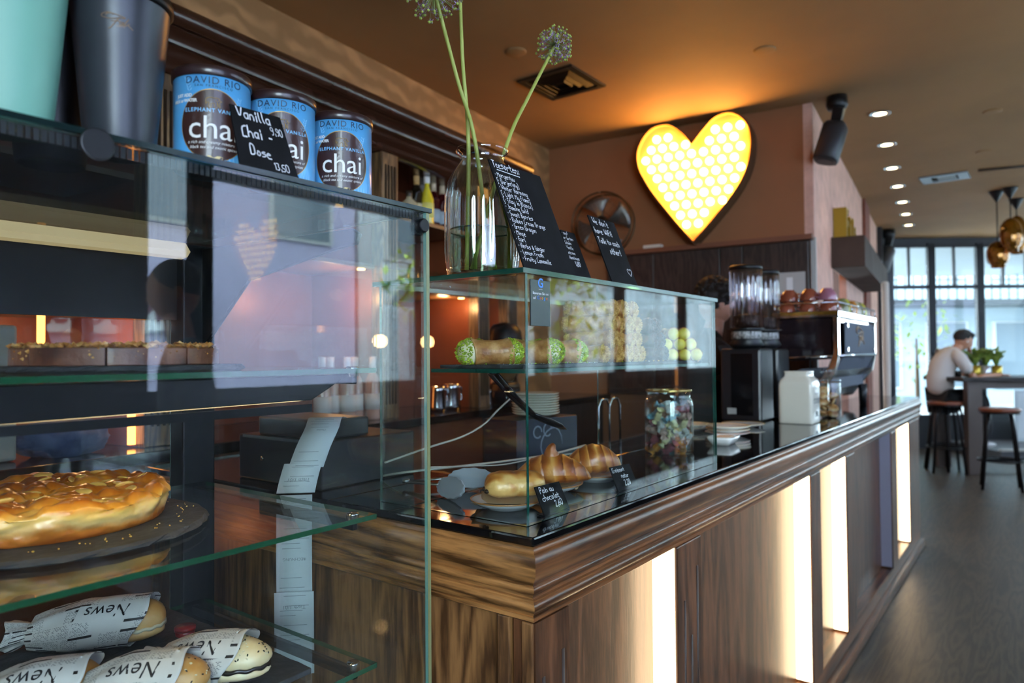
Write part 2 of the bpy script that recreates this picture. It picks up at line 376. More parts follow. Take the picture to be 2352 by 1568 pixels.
struct('canopy_outside', BM().box((4.4, .25, CEIL - .03), (11, 5, CEIL - .004), M=FM), mat('canopy_white', '#8e979c', .7))
# corner post between pink wall and window wall
struct('trim_2', BM().box((5.62, -.06, 0), (6.2, .0, CEIL), M=RM), DKFR)
p = onv(1985, 480, -.012)
struct('trim_3', BM().box((3.55, -.03, 0), (4.15, 0, CEIL), M=RM), mat('brick_red_strip', '#7a4231', .8, var=.25, vs=40))
# ---------------------------------------------------------------- outside
PAVE = mat('paving_grey', '#8a8a8a', .8, var=.1)
struct('ground_street', BM().box((-12, -16, -.3), (60, -2.0, -.12)), PAVE)
struct('ground_square', BM().box((14.6, -2.0, -.3), (40, 30, -.12)), PAVE)
PL = mat('lavender_plaster', '#a5a3bd', .8, var=.03, vs=2); PL2 = mat('white_plaster', '#b4bcc0', .8)
GLD = mat('dark_window_glass', '#5a666e', .1)
def house(name, label, M, x0, x1, h, m, cols, rows, ww, wh, arch=False, sill=.9, step=2.9):
    t = thing(name, label, 'building'); t.matrix_world = M
    BM().box((x0, 0, -.2), (x1, 3, h)).obj('wall', m, t)
    for r_ in range(rows):
        for c_ in range(cols):
            x = x0 + (x1 - x0) * (c_ + .5) / cols; z = sill + r_ * step
            pts = [(x - ww / 2, z), (x + ww / 2, z), (x + ww / 2, z + wh)]
            if arch: pts += [(x + ww / 2 * cos(a), z + wh + ww / 2 * sin(a)) for a in [pi * k / 10 for k in range(1, 10)]]
            pts.append((x - ww / 2, z + wh))
            o = BM().prism([(x + (a - x) * 1.14, z + (b_ - z) * 1.05 - .06) for a, b_ in pts], -.06, .02, 'y').obj('window', mat('window_surround', '#aeb2b2', .6), t)
            BM().prism(pts, -.075, -.05, 'y').obj('pane', GLD, o)
    return t
MS = Matrix.Translation((0, -9, 0)) @ Matrix.Rotation(pi, 4, 'Z')
house('town_house', 'lavender plastered house reflected in the cabinet glass', MS, -9.2, 6, 11, PL, 6, 2, 1.2, 1.6, sill=3.6)
house('town_house', 'white house with arched windows reflected in the case front', MS, -46, -9.3, 14, PL2, 13, 4, 1.3, 1.7, True, sill=.6)  # house drawn out longer and taller to block sky glare
t = thing('shop_sign', 'long white shop sign with dark lettering on the lavender house', 'sign', (4.6, -8.93, 2.2))
BM().box((-1.5, -.0, -.35), (1.5, .1, .35)).obj('board', mat('sign_white', '#dfe6ea', .5), t)
mb = BM(); put_text(mb, 'Kosm', .62, (0, -.2), lambda x, y: Vector((-x, .115, y)), bold=.01, shear=.2); mb.obj('lettering', mat('sign_plum', '#4a2b3c', .6), t)
MFH = Matrix.Translation((fw.x * 21, fw.y * 21, 0)) @ Matrix.Rotation(math.atan2(rt.y, rt.x), 4, 'Z')
house('office_building', 'pale blue office building beyond the far windows', MFH, 6, 20, 12, mat('pale_blue_render', '#8a99a0', .7), 7, 3, 1.1, 1.9, sill=.4, step=3.3)
t = thing('balcony', 'dark slatted balcony on the building beyond the far windows', 'balcony'); t.matrix_world = MFH
mb = BM().box((8.0, -1.6, 2.75), (19, 0, 2.9)); mb.obj('slab', DKFR, t)
mb = BM().box((8.0, -1.62, 3.9), (19, -1.56, 3.96))
for k in range(46): mb.box((8.0 + k * .24, -1.61, 2.9), (8.03 + k * .24, -1.58, 3.9))
mb.obj('railing', DKFR, t)
# greenery outside
LEAF = mat('leaf_fresh_green', '#6f8f2c', .5, col2='#a9bf45', vs=6); LEAFD = mat('leaf_dark_green', '#33501f', .5, col2='#5d7a2a', vs=6)
def shrub(name, label, loc, rad, n, m, h0, cat='plant', size=.1):
    t = thing(name, label, cat, loc); rnd = random.Random(int(loc[0] * 10)); mb = BM()
    for k in range(n):
        u = Vector((rnd.gauss(0, 1), rnd.gauss(0, 1), rnd.gauss(0, 1))).normalized() * rad * rnd.uniform(.4, 1); p = Vector((u.x, u.y, h0 + u.z * 1.1))
        a = Vector((rnd.gauss(0, 1), rnd.gauss(0, 1), rnd.gauss(0, .6))).normalized(); c = a.cross(Vector((0, 0, 1))).normalized() * .35; s_ = size * rnd.uniform(.6, 1.4)
        mb.quad([p - a * s_, p + c * s_, p + a * s_, p - c * s_])
    mb.obj('foliage', m, t); BM().tube([(0, 0, -.12), (.03, 0, h0 * .5), (0, 0, h0)], [.05, .04, .02]).obj('trunk', mat('bark', '#4b3a2a', .9), t)
shrub('young_tree', 'young tree with light green leaves outside the street windows', (8.0, -3.6, 0), .8, 420, LEAF, 2.1, 'tree')
shrub('young_tree', 'leafy young tree further along the street windows', (5.9, -3.7, 0), .6, 300, LEAF, 2.3, 'tree')
q = FM @ Vector((lx(2085), 2.0, 0)); shrub('young_tree', 'bush outside the leftmost far window', (q.x, q.y, 0), .7, 130, LEAF, 1.5, 'shrub', .09)
q = FM @ Vector((lx(2335), 2.6, 0)); shrub('young_tree', 'bush outside behind the potted plant on the tall table', (q.x, q.y, 0), .8, 170, LEAF, 1.7, 'shrub', .09)
# ---------------------------------------------------------------- ceiling fittings
WARM = emis('lamp_warm_glow', '#ffe9b0', 14)
for i, q in enumerate([(2021, 260), (2037, 331), (2049, 385), (2062, 427), (2073, 463), (2081, 491), (2087, 516)]):
    p = at(*q, Z=CEIL)
    if i == 0:
        t0 = thing('downlight', '', 'downlight', (p.x, p.y, CEIL), group='row of recessed ceiling spots')
        BM().lathe([(.072, -.006), (.072, 0), (.048, 0), (.045, -.008), (.072, -.006)], 24, cap=False).obj('ring', CHROME, t0)
        BM().lathe([(.0001, -.004), (.044, -.004), (.044, .0), (.0001, .0)], 20, cap=False).obj('lamp', WARM, t0)
        t = t0
    else: t = dup(t0, (p.x, p.y, CEIL))
    t['label'] = ['recessed ceiling spot nearest the camera, beside the black ceiling speaker', 'second recessed ceiling spot from the black ceiling speaker',
        'third recessed ceiling spot in the row from the black ceiling speaker', 'middle recessed ceiling spot of the seven, level with the grey vent',
        'fifth recessed ceiling spot along the row, just past the grey vent', 'last but one ceiling spot before the far windows', 'recessed ceiling spot closest to the far windows'][i]
    l = bpy.data.lights.new('spot', 'SPOT'); l.energy = 9; l.spot_size = R(85); l.spot_blend = .8; l.color = (1, .8, .5); l.shadow_soft_size = .04
    o = bpy.data.objects.new('spot', l); COL.objects.link(o); o.location = (p.x, p.y, CEIL - .03)
# black square air diffuser
a, c_ = at(1195, 180, Z=CEIL), at(1387, 195, Z=CEIL)
t = thing('air_vent', 'black square air diffuser in the brown ceiling', 'vent', at(1290, 190, Z=CEIL)); s2 = .205
t.location.z = CEIL
mb = BM()
for k, (q0, q1, z0, z1) in enumerate([(1, .8, -.012, 0)]):
    for (x0, y0, x1, y1) in ((-1, -1, 1, -.8), (-1, .8, 1, 1), (-1, -.8, -.8, .8), (.8, -.8, 1, .8)): mb.box((x0 * s2, y0 * s2, z0), (x1 * s2, y1 * s2, z1))
mb.obj('frame', mat('vent_black', '#141110', .45), t, bevel=.003)
for k in range(3):
    mb = BM(); r0 = .72 - k * .22
    P = [(-r0, -r0), (r0, -r0), (r0, r0), (-r0, r0)]; Q = [(x * .78, y * .78) for x, y in P]
    for i in range(4):
        j = (i + 1) % 4; mb.quad([(P[i][0] * s2, P[i][1] * s2, -.004), (P[j][0] * s2, P[j][1] * s2, -.004), (Q[j][0] * s2, Q[j][1] * s2, .0 - .022), (Q[i][0] * s2, Q[i][1] * s2, -.022)])
    mb.obj('blade', mat('vent_bronze', '#16110d', .45, metal=.3), t, solid=.004)
BM().box((-.17, -.17, -.003), (.17, .17, -.001)).obj('backing', mat('vent_inside', '#080706', .8), t)
# grey slot vent over the room
p = at(2170, 407, Z=CEIL); a = at(2116, 418, Z=CEIL); b_ = at(2225, 403, Z=CEIL)
t = thing('air_vent', 'grey rectangular slot vent in the ceiling near the pendant lamps', 'vent', (p.x, p.y, CEIL)); dv = (b_ - a); t.rotation_euler = (0, 0, math.atan2(dv.y, dv.x)); L = dv.length / 2
BM().box((-L, -.16, -.012), (L, -.1, 0)).box((-L, .1, -.012), (L, .16, 0)).box((-L, -.1, -.012), (-L + .09, .1, 0)).box((L - .09, -.1, -.012), (L, .1, 0)).obj('frame', mat('vent_grey', '#6f7a84', .4, metal=.4), t)
mb = BM().box((-L + .09, -.1, -.002), (L - .09, .1, 0)); mb.obj('backing', mat('vent_inside', '#080706', .8), t)
mb = BM()
for k in range(5): mb.box((-L + .14 + k * (2 * L - .28) / 4, -.1, -.01), (-L + .17 + k * (2 * L - .28) / 4, .1, -.002))
mb.obj('blade', BLACKM, t)
a, b_ = at(2247, 389, Z=CEIL), at(2420, 373, Z=CEIL)
mb = BM().tube([a + Vector((0, 0, -.004)), b_ + Vector((0, 0, -.004))], .018, 6); tag(mb.obj('slot_diffuser', mat('slot_dark', '#3a2c20', .6)), 'long dark slot line in the ceiling at the right', 'vent')
for q, lb in (((1185, 119), 'faint round smoke sensor in the ceiling beside the flower'), ((1757, 115), 'small round ceiling disc above the heart sign'), ((2260, 348), 'small round ceiling disc near the slot line'), ((2280, 255), 'round ceiling disc at the upper right')):
    p = at(*q, Z=CEIL); o = BM().lathe([(.06, 0), (.059, -.003), (.05, -.005), (.0001, -.005)], 24).obj('ceiling_disc', MATS['ceiling_brown_paint'], loc=(p.x, p.y, CEIL)); tag(o, lb, 'sensor')
# black speaker / projector fixed to the wall corner
def spotspeaker(name, label, px, py, s, big=True):
    p = at(px, py, Z=CEIL); t = thing(name, label, 'speaker', (p.x, p.y, CEIL)); 
    BM().lathe([(.055 * s, 0), (.06 * s, -.05 * s), (.05 * s, -.075 * s), (.02 * s, -.08 * s)], 20).obj('mount', BLACKM, t)
    M = Matrix.Translation((0, 0, -.13 * s)) @ Matrix.Rotation(R(28), 4, rt) 
    BM().box((-.03 * s, -.03 * s, -.06 * s), (.03 * s, .03 * s, .07 * s), M=M).obj('joint', BLACKM, t, bevel=.006)
    M = Matrix.Translation(Vector((0, 0, -.27 * s)) - rt * .04 * s) @ Matrix.Rotation(R(18), 4, fw)
    mb = BM().lathe([(.062 * s, -.115 * s), (.07 * s, -.10 * s), (.07 * s, .09 * s), (.055 * s, .115 * s)], 24, M=M, sq=.35); mb.obj('housing', mat('speaker_grey_black', '#2a2c30', .45), t)
    BM().lathe([(.052 * s, -.119 * s), (.052 * s, -.112 * s)], 20, M=M).obj('grille', BLACK, t)
    return t
spotspeaker('wall_speaker', 'black cylinder speaker hanging at the corner beside the heart sign wall', 1922, 222, 1.15)
spotspeaker('wall_speaker', 'small dark speaker in the far corner above the window', 2040, 528, 1.5)
# ================================================================ COUNTER (runs along +x, end face at x = 1.02)
CX, CY0, CZ, CXE = 1.02, .72, 1.1, 6.05
WOODX = wood('walnut_moulding_long', '#3a200e', '#7a4a26', stretch=(.55, 9, 9), scale=1.5, rough=.34, coat=.25, rings=5)
WOODY = wood('walnut_moulding_end', '#4c2f17', '#b07a45', stretch=(9, .8, 9), scale=1.5, rough=.36, coat=.2, rings=6)
WOODP = wood('walnut_panel', '#38200f', '#6b4228', stretch=(6, 6, .7), scale=1.5, rough=.35, coat=.15, rings=5)
WOODPE = wood('walnut_panel_end', '#4a2f1a', '#96693f', stretch=(5, 5, .6), scale=1.5, rough=.4, coat=.1, rings=8)
t = thing('bar_counter', 'long dark walnut bar counter with carved moulding and glowing light strips', 'counter', (CX, CY0, 0))
# moulding cross-section: (out, z) ; out = how far beyond the body; mitred round the corner
PR = [(-.03, 1.082), (.010, 1.082), (.014, 1.076), (.014, 1.070), (.020, 1.066), (.024, 1.056), (.025, 1.044), (.024, 1.028), (.020, 1.014), (.012, 1.002), (.006, .994), (.004, .988),
      (.010, .986), (.012, .981), (.011, .974), (.007, .968), (.003, .966), (.003, .957), (.008, .955), (.008, .951), (.012, .949), (.015, .943), (.015, .936), (.010, .926), (.006, .920), (.004, .917), (.008, .915), (.008, .905), (.004, .901), (-.03, .901)]
PR = [(a + .0, z - .0) for a, z in PR]
# body plane at y = .745 / x = 1.045 (moulding stands proud of it)
BX, BY = 1.045, .745
PR = [(a - .005, .944 + (z - .901) * (1.082 - .944) / (1.082 - .901)) for a, z in PR]
def mould(run):
    mb = BM(); mats = []
    def ringx(x, cut): return [mb.b.verts.new(((x if not cut else BX - .0 - o), BY - o, z)) for o, z in PR]
    def ringy(y, cut): return [mb.b.verts.new((BX - o, (y if not cut else BY - o), z)) for o, z in PR]
    if run == 'x': a, c = ringx(0, True), ringx(CXE, False)
    else: a, c = ringy(0, True), ringy(2.2, False)
    for i in range(len(PR) - 1): mb._f([a[i], a[i + 1], c[i + 1], c[i]], sm=True)
    if run == 'x': mb._f(c)
    return mb
def msh(o):
    for p in o.data.polygons: p.use_smooth = True
    md = o.modifiers.new('e', 'EDGE_SPLIT'); md.split_angle = R(50); return o
o = msh(mould('x').obj('moulding', WOODX, t)); o.matrix_parent_inverse = Matrix.Translation((-CX, -CY0, 0))
def pz(o): o.matrix_parent_inverse = Matrix.Translation((-CX, -CY0, 0)); return o
pz(msh(mould('y').obj('moulding', WOODY, t)))
# body behind panels
pz(BM().box((BX + .035, BY + .08, .12), (CXE - .05, 1.08, 1.08)).box((BX + .035, 1.08, .12), (1.45, 2.2, 1.08)).obj('carcass', mat('carcass_dark', '#1c130d', .6), t))
pz(BM().box((BX, BY, .05), (CXE - .04, BY + .079, .12)).box((BX, BY, .05), (BX + .035, 2.2, .12)).box((BX - .03, BY - .03, 0), (CXE - .02, BY + .035, .05)).box((BX - .03, BY - .03, 0), (BX, 2.2, .05)).obj('plinth', WOODX, t, bevel=.006))
STRIP = emis('counter_strip_light', '#ffe0b4', 6.0)
GREYS = mat('strip_profile_grey', '#a3a2b4', .4)
def fy(px, py=1300): return at(px, py, Y=BY).x
# front face layout along x, measured from the photograph
DP = .062                                              # how deep the panels are set behind the posts
def panel(x0, x1): pz(BM().box((x0, BY + DP, .12), (x1, BY + DP + .012, .985)).obj('panel', WOODP, t))
def strip(pl, pr_, py, lit=True):
    """flat light profile on the left flank of a post, shining along the panel; photo columns give its flank"""
    xs = fy(pr_, py); yb = BY + DP - .0005
    o = pz(BM().box((xs - .006, BY + .003, .13), (xs - .0005, yb, .96)).obj('light_strip', STRIP if lit else GREYS, t))
    if not lit: o['label'] = 'unlit grey strip profile'
def post(x0, x1, slots=True):
    o = pz(BM().box((x0, BY - .004, .12), (x1, BY + DP + .012, .944)).obj('pilaster', WOODP, t, bevel=.003))
    if slots:
        mb = BM()
        for fx_, za, zb in ((.28, .18, .80), (.55, .22, .70), (.80, .18, .87)):
            xx = x0 + (x1 - x0) * fx_; mb.tube([(xx, BY - .004, za), (xx, BY - .004, zb)], .0052, 8, flat=.45, up=(0, 1, 0))
        d = pz(mb.obj('flute', mat('flute_shadow_brown', '#2a180c', .5), o)); d.matrix_parent_inverse = Matrix()
pz(BM().box((BX, BY - .004, .12), (fy(1302), BY + .045, .944)).box((BX + .035, BY + .045, .12), (fy(1302), BY + DP + .012, .944)).obj('pilaster', WOODP, t));
mb = BM()
for fx_, za, zb in ((.22, .18, .84), (.52, .2, .77), (.80, .18, .87)):
    xx = BX + (fy(1302) - BX) * fx_; mb.tube([(xx, BY - .004, za), (xx, BY - .004, zb)], .0052, 8, flat=.45, up=(0, 1, 0))
pz(mb.obj('pilaster_flutes', mat('flute_shadow_brown', '#2a180c', .5), t)); post(fy(1552), fy(1608)); post(fy(1862, 1200), fy(1884, 1200), False); post(fy(1943, 1100), fy(1962, 1100), False); post(fy(2046, 1050), fy(2058, 1050), False); post(fy(2088, 1050), CXE - .05, False)
strip(1500, 1552, 1300); strip(1832, 1862, 1200); strip(1918, 1943, 1100); strip(2028, 2046, 1050, False); strip(2060, 2088, 1050)
panel(fy(1302), fy(1552)); panel(fy(1608), fy(1862, 1200)); panel(fy(1884, 1200), fy(1943, 1100)); panel(fy(1962, 1100), fy(2046, 1050)); panel(fy(2058, 1050), fy(2088, 1050))
# end face (x = BX): post at the corner, grey unlit profile, door-like panel with slim stile
ey = lambda px: at(px, 1500, X=BX).y
pz(BM().box((BX - .004, BY, .12), (BX + .034, ey(1200), .944)).obj('pilaster', WOODPE, t, bevel=.003))
o = pz(BM().box((BX + .012, ey(1200), .12), (BX + .02, ey(1173), .944)).obj('light_strip', GREYS, t)); o['label'] = 'unlit grey strip profile'
pz(BM().box((BX + .0, ey(1170), .12), (BX + .034, ey(1141), .944)).obj('stile', WOODPE, t, bevel=.003))
pz(BM().box((BX + .02, ey(1141), .12), (BX + .034, 2.2, .944)).obj('panel', WOODPE, t))
pz(BM().box((BX + .021, ey(1173), .12), (BX + .034, ey(1170), .944)).obj('recess', BLACK, t))
# worktop: black polished granite
GRAN = mat('black_granite', '#0b0b0d', .06, spec=.7, var=.6, vs=260)
o = BM().box((BX - .005, BY - .005, 1.082), (CXE, 1.12, CZ)).box((BX - .005, 1.12, 1.082), (3.9, 1.32, CZ)).box((BX - .005, 1.32, 1.082), (1.47, 2.2, CZ)).obj('countertop', GRAN, bevel=.004)
tag(o, 'polished black granite worktop on the walnut bar counter', 'countertop')
# low inner worktop behind the counter and the back counter under the shelves
tag(BM().box((1.47, 1.34, 0), (3.4, 1.62, .98)).box((1.45, 1.30, .98), (3.42, 1.66, 1.0), mi=1).obj('under_counter_unit', [mat('unit_black', '#121214', .4), mat('unit_top_dark', '#26221f', .25)]), 'low dark worktop unit on the bartender side of the counter', 'cabinet')
# ---------------------------------------------------------------- glass case on the counter
x0, x1, y0, y1, zt = 1.10, 2.09, .797, 1.21, 1.60; g = .007
t = thing('glass_display_case', 'square glass pastry case with green edges standing on the counter', 'display case', (x0, y0, CZ))
ML = Matrix.Translation((-x0, -y0, -CZ))
def gpane(name, a, c, thin, mats=(PANE, EDGE), parent=t, M=None):
    """glass slab: big faces clear, edge faces green; thin = axis index of the thickness"""
    mb = BM().box(a, c, M=M); o = mb.obj(name, list(mats), parent)
    ax = thin if not M else None
    for p in o.data.polygons:
        n_ = p.normal if M is None else (M.to_3x3().inverted() @ p.normal)
        p.material_index = 0 if abs(n_[thin]) > .7 else 1
    return o
gpane('top_panel', (x0 - .012, y0 - .004, zt - .01), (x1 + .012, y1 + .01, zt), 2, M=ML)
gpane('front_panel', (x0 + g, y0, CZ + .001), (x1, y0 + g, zt - .0105), 1, M=ML)
gpane('side_panel', (x0, y0, CZ + .001), (x0 + g, y1, zt - .0105), 0, M=ML)
gpane('side_panel', (x1 - g, y0 + g + .001, CZ + .001), (x1, y1, zt - .0105), 0, M=ML)
gpane('shelf', (x0 + .012, y0 + .012, 1.395), (x1 - .012, 1.06, 1.403), 2, M=ML)
# review placard taped inside the front pane
p = at(1217, 640, Y=y0 - .001); q = at(1263, 750, Y=y0 - .001)
tp = thing('review_placard', 'dark plastic review placard stuck on the corner of the glass case', 'sign', ((p.x + q.x) / 2, y0 - .0015, (p.z + q.z) / 2)); w_, h_ = (q.x - p.x) / 2, (p.z - q.z) / 2
BM().box((-w_, -.0008, -h_), (w_, .0012, h_)).obj('card', mat('placard_smoke', '#20262c', .2), tp, bevel=.0006)
fl = lambda x, y: Vector((x, -.0012, y))
mb = BM(); put_text(mb, 'Bewerten Sie uns', .0078, (0, h_ * .36), fl); put_text(mb, 'auf', .008, (-w_ * .62, h_ * .16), fl); put_text(mb, '★★★★★' if False else '.....', .012, (0, h_ * .58), fl); mb.obj('lettering', CHALKW, tp)
for ch, xx, cc in (('G', -.28, '#4a8af0'), ('o', -.06, '#e04535'), ('o', .1, '#f0b51a'), ('g', .26, '#4a8af0'), ('l', .38, '#34a853'), ('e', .48, '#e04535')):
    mb = BM(); put_text(mb, ch, .010, (xx * w_ * 1.15 + .003, h_ * .16), fl); mb.obj('lettering', mat('print' + cc[1:], cc, .5), tp)
mb = BM(); put_text(mb, 'G', .026, (0, h_ * .68), fl, bold=.0004); mb.obj('emblem', mat('print4a8af0', '#4a8af0', .5), tp)
# ---------------------------------------------------------------- chalkboards on the case
def board(label, pl, pr, pb, lines, y=None, lean=14, hsize=.016, name='chalkboard', foot=True, first=None, under=False, seed=1, th=.003, cat='chalkboard', top=zt, x0_=.02, step=1.45, rz=0):
    """board given by width, height; stands at its foot"""
    wd, ht = pl, pr
    t = thing(name, label, cat, pb, rot=(R(-lean) , 0, rz))
    BM().box((0, 0, 0), (wd, th, ht)).obj('board', CHALK, t, bevel=.0012)
    if foot: BM().box((0.0, 0, 0), (wd, .03 if ht < .1 else .05, .0025)).obj('foot', CHALK, t)
    mb = BM(); z = ht - hsize * 1.35
    f_ = lambda x, y_: Vector((x, -.0006, y_))
    for i, s_ in enumerate(lines):
        hh = hsize; xx = x0_ * wd
        if isinstance(s_, tuple): s_, hh, xx = s_[0], s_[1], s_[2] * wd
        xe = put_hand(mb, s_, hh, (xx, z), f_, seed=seed * 31 + i, wdt=hh * .125)
        if under and i == 0: mb._f([mb.b.verts.new(f_(*q)) for q in ((xx + .01, z - .004), (xe - .004, z - .004), (xe - .004, z - .0055), (xx + .01, z - .0055))])
        z -= hh * step
    mb.obj('lettering', CHALKW, t); return t
def board4(label, tl, tr, bl, br, ylean, lines, hs, **kw):
    """board from its four photo corners: foot on the plane z = base, top leaning away"""
    zb = kw.pop('zb'); yb = kw.pop('yb')
    B0, B1 = at(*bl, Y=yb), at(*br, Y=yb)
    # top edge: same length, plane through y = yb + ylean
    T0, T1 = at(*tl, Y=yb + ylean), at(*tr, Y=yb + ylean)
    B0.z = B1.z = zb
    t = thing(kw.pop('name', 'chalkboard'), label, 'chalkboard', B0); O = B0
    e1 = (B1 - B0); wd = e1.length; e2 = ((T0 + T1) / 2 - (B0 + B1) / 2); ht = e2.length
    a0, a1, a2, a3 = Vector((0, 0, 0)), B1 - O, T1 - O, T0 - O
    nrm = (a1 - a0).cross(a3 - a0).normalized(); nrm = nrm if nrm.y < 0 else -nrm
    bk = -nrm * .003; mb = BM()
    v = [mb.b.verts.new(q) for q in (a0, a1, a2, a3, a0 + bk, a1 + bk, a2 + bk, a3 + bk)]
    for q in ((0, 1, 2, 3), (7, 6, 5, 4), (0, 4, 5, 1), (1, 5, 6, 2), (2, 6, 7, 3), (3, 7, 4, 0)): mb._f([v[i] for i in q])
    mb.obj('board', CHALK, t)
    ft = kw.pop('foot', .05); BM().box((0, 0, 0), (wd, ft, .0025), M=Matrix.Rotation(math.atan2(a1.y, a1.x), 4, 'Z')).obj('foot', CHALK, t)
    def fn(x, y):
        s_, r_ = x / wd, y / ht; p_ = a0.lerp(a1, s_).lerp(a3.lerp(a2, s_), r_); return p_ + nrm * .0006
    mb = BM(); under = kw.get('under', False); step = kw.get('step', 1.45); z = ht - hs * 1.3; seed = kw.get('seed', 1); x_ = kw.get('x0', .05) * wd
    for i, s_ in enumerate(lines):
        hh = hs; xx = x_; dz = 0
        if isinstance(s_, tuple): s_, hh, xx, dz = s_[0], s_[1] * hs, s_[2] * wd, s_[3] * hs
        if i and hh > hs: z -= (hh - hs)
        xe = put_hand(mb, s_, hh, (xx, z + dz), fn, seed=seed * 31 + i, wdt=hh * .14)
        if under and i == 0: mb._f([mb.b.verts.new(fn(*q)) for q in ((xx + .01, z - .004), (xe - .004, z - .005), (xe - .004, z - .0068), (xx + .01, z - .0058))])
        if dz == 0: z -= max(hh, hs) * step
    if kw.get('heart'):
        hx, hy, hs_ = kw['heart']; pts = [(hx * wd + hs_ * .011 * 16 * sin(a) ** 3 / 16, hy * ht + hs_ * .011 * (13 * cos(a) - 5 * cos(2 * a) - 2 * cos(3 * a) - cos(4 * a)) / 16) for a in [2 * pi * k / 24 for k in range(25)]]
        for (ax, ay), (bx, by) in zip(pts, pts[1:]):
            d = Vector((bx - ax, by - ay)); n_ = Vector((-d.y, d.x)).normalized() * .0007; mb._f([mb.b.verts.new(fn(*q)) for q in ((ax - n_.x, ay - n_.y), (bx - n_.x, by - n_.y), (bx + n_.x, by + n_.y), (ax + n_.x, ay + n_.y))])
    mb.obj('lettering', CHALKW, t); return t
board4('tall black chalkboard of tea sorts headed Teesorten leaning beside the vase', (1122, 365), (1240, 405), (1206, 606), (1325, 630), .05,
       [('Teesorten:', 1.5, .04, 0), '· Morgentau', '(· Darjeeling)', '· Winter Harmony', '(· Light My Flame)', '(· Stay in Blance)', '· Jasmine Gold', '· Sweet Berries', '· Roibos Cream Orange', '· Green Dragon', '· Minze', '· Earl', '· Herbs & Ginger', '· Lemon Fresh', '· Fruity Camomile'], .0104, zb=zt + .0005, yb=.815, under=True, step=1.31, x0=.03)
board4('black chalkboard saying we do not have wifi on the glass case', (1350, 493), (1410, 512), (1408, 648), (1466, 655), .06,
       [("We don't", 1, .1, 0), 'have Wifi!', ('Talk to each', .9, .05, 0), ('other!', 1, .35, 0)], .016, zb=zt + .0005, yb=.815, step=1.6, seed=3, heart=(.86, .22, 1))
board4('black chalkboard listing ice cream flavours, half hidden behind the tea board', (1287, 527), (1319, 536), (1322, 630), (1362, 637), .05,
       ['· ampf', 'er Sorten:', 'Schoko', 'Vanille', 'Zitrone', 'Haselnuss', ('1,80', 1.5, .3, 0)], .0085, zb=zt + .0005, yb=.845, step=1.55, seed=5, foot=.03)
# ================================================================ HEART SIGN ON THE END WALL
def catmull(P, k=6, close=True):
    out = []; n = len(P)
    for i in range(n if close else n - 1):
        p0, p1, p2, p3 = [Vector(P[(i + j) % n] if close else P[max(0, min(n - 1, i + j))]) for j in (-1, 0, 1, 2)]
        for s_ in range(k):
            t = s_ / k; out.append(.5 * ((2 * p1) + (p2 - p0) * t + (2 * p0 - 5 * p1 + 4 * p2 - p3) * t * t + (3 * p1 - p0 - 3 * p2 + p3) * t ** 3))
    if not close: out.append(Vector(P[-1]))
    return out
UH = -.17
seg = lambda pts: catmull([(onu(*q, UH).y, onu(*q, UH).z) for q in pts], 5, False)
lobeL = seg([(1588, 331), (1571, 309), (1554, 295), (1540, 287), (1525, 284), (1500, 290), (1480, 306), (1464, 334), (1459, 360), (1465, 392), (1482, 424), (1503, 455), (1551, 514), (1592, 560)])
lobeR = seg([(1592, 560), (1640, 506), (1694, 436), (1720, 382), (1729, 328), (1723, 289), (1704, 265), (1679, 255), (1655, 260), (1636, 272), (1613, 298), (1588, 331)])
HP = [(p.x, p.y) for p in lobeL[:-1] + lobeR[:-1]]
t = thing('heart_sign', 'big heart shaped marquee sign filled with glowing warm bulbs on the terracotta wall', 'light sign'); t.matrix_world = RM
def prism_u(mb, poly, u0, u1, mi=None): return mb.prism(poly, u0, u1, 'x', mi)
HPL = mat('heart_tray_cream', '#e8b566', .6); RIMM = mat('heart_rim_brown', '#4a3018', .5)
cx_ = sum(p[0] for p in HP) / len(HP); cz_ = sum(p[1] for p in HP) / len(HP)
inn = [(cx_ + (a - cx_) * .965, cz_ + (b_ - cz_) * .965) for a, b_ in HP]
mb = BM(); a_ = [[mb.b.verts.new((u_, p[0], p[1])) for p in P_] for P_, u_ in ((HP, UH), (HP, -.04), (inn, UH), (inn, UH + .045))]; k = len(HP)
for A_, B_ in ((0, 1), (0, 2)):
    for i in range(k): mb._f([a_[A_][i], a_[A_][(i + 1) % k], a_[B_][(i + 1) % k], a_[B_][i]])
mb._f(a_[1]); mb.obj('rim', RIMM, t)
mb = BM(); a_ = [[mb.b.verts.new((u_, p[0], p[1])) for p in inn] for u_ in (UH + .001, UH + .045)]
for i in range(k): mb._f([a_[0][i], a_[0][(i + 1) % k], a_[1][(i + 1) % k], a_[1][i]])
mb._f(a_[1]); mb.obj('tray', HPL, t)
def inside(x, y, P_):
    c = False; j = len(P_) - 1
    for i in range(len(P_)):
        if (P_[i][1] > y) != (P_[j][1] > y) and x < (P_[j][0] - P_[i][0]) * (y - P_[i][1]) / (P_[j][1] - P_[i][1]) + P_[i][0]: c = not c
        j = i
    return c
def edged(x, y, P_): return min((Vector(a) - Vector((x, y))).length for a in P_)
BULB = emis('bulb_glow', '#ffc066', 19)
hd = [(cx_ + (a - cx_), b_) for a, b_ in inn]; dense = [(Vector(a).lerp(Vector(b_), s_ / 3)) for a, b_ in zip(inn, inn[1:] + inn[:1]) for s_ in range(3)]
bulb0 = None; sp = .087; row = 0; z = min(p[1] for p in HP) + .075
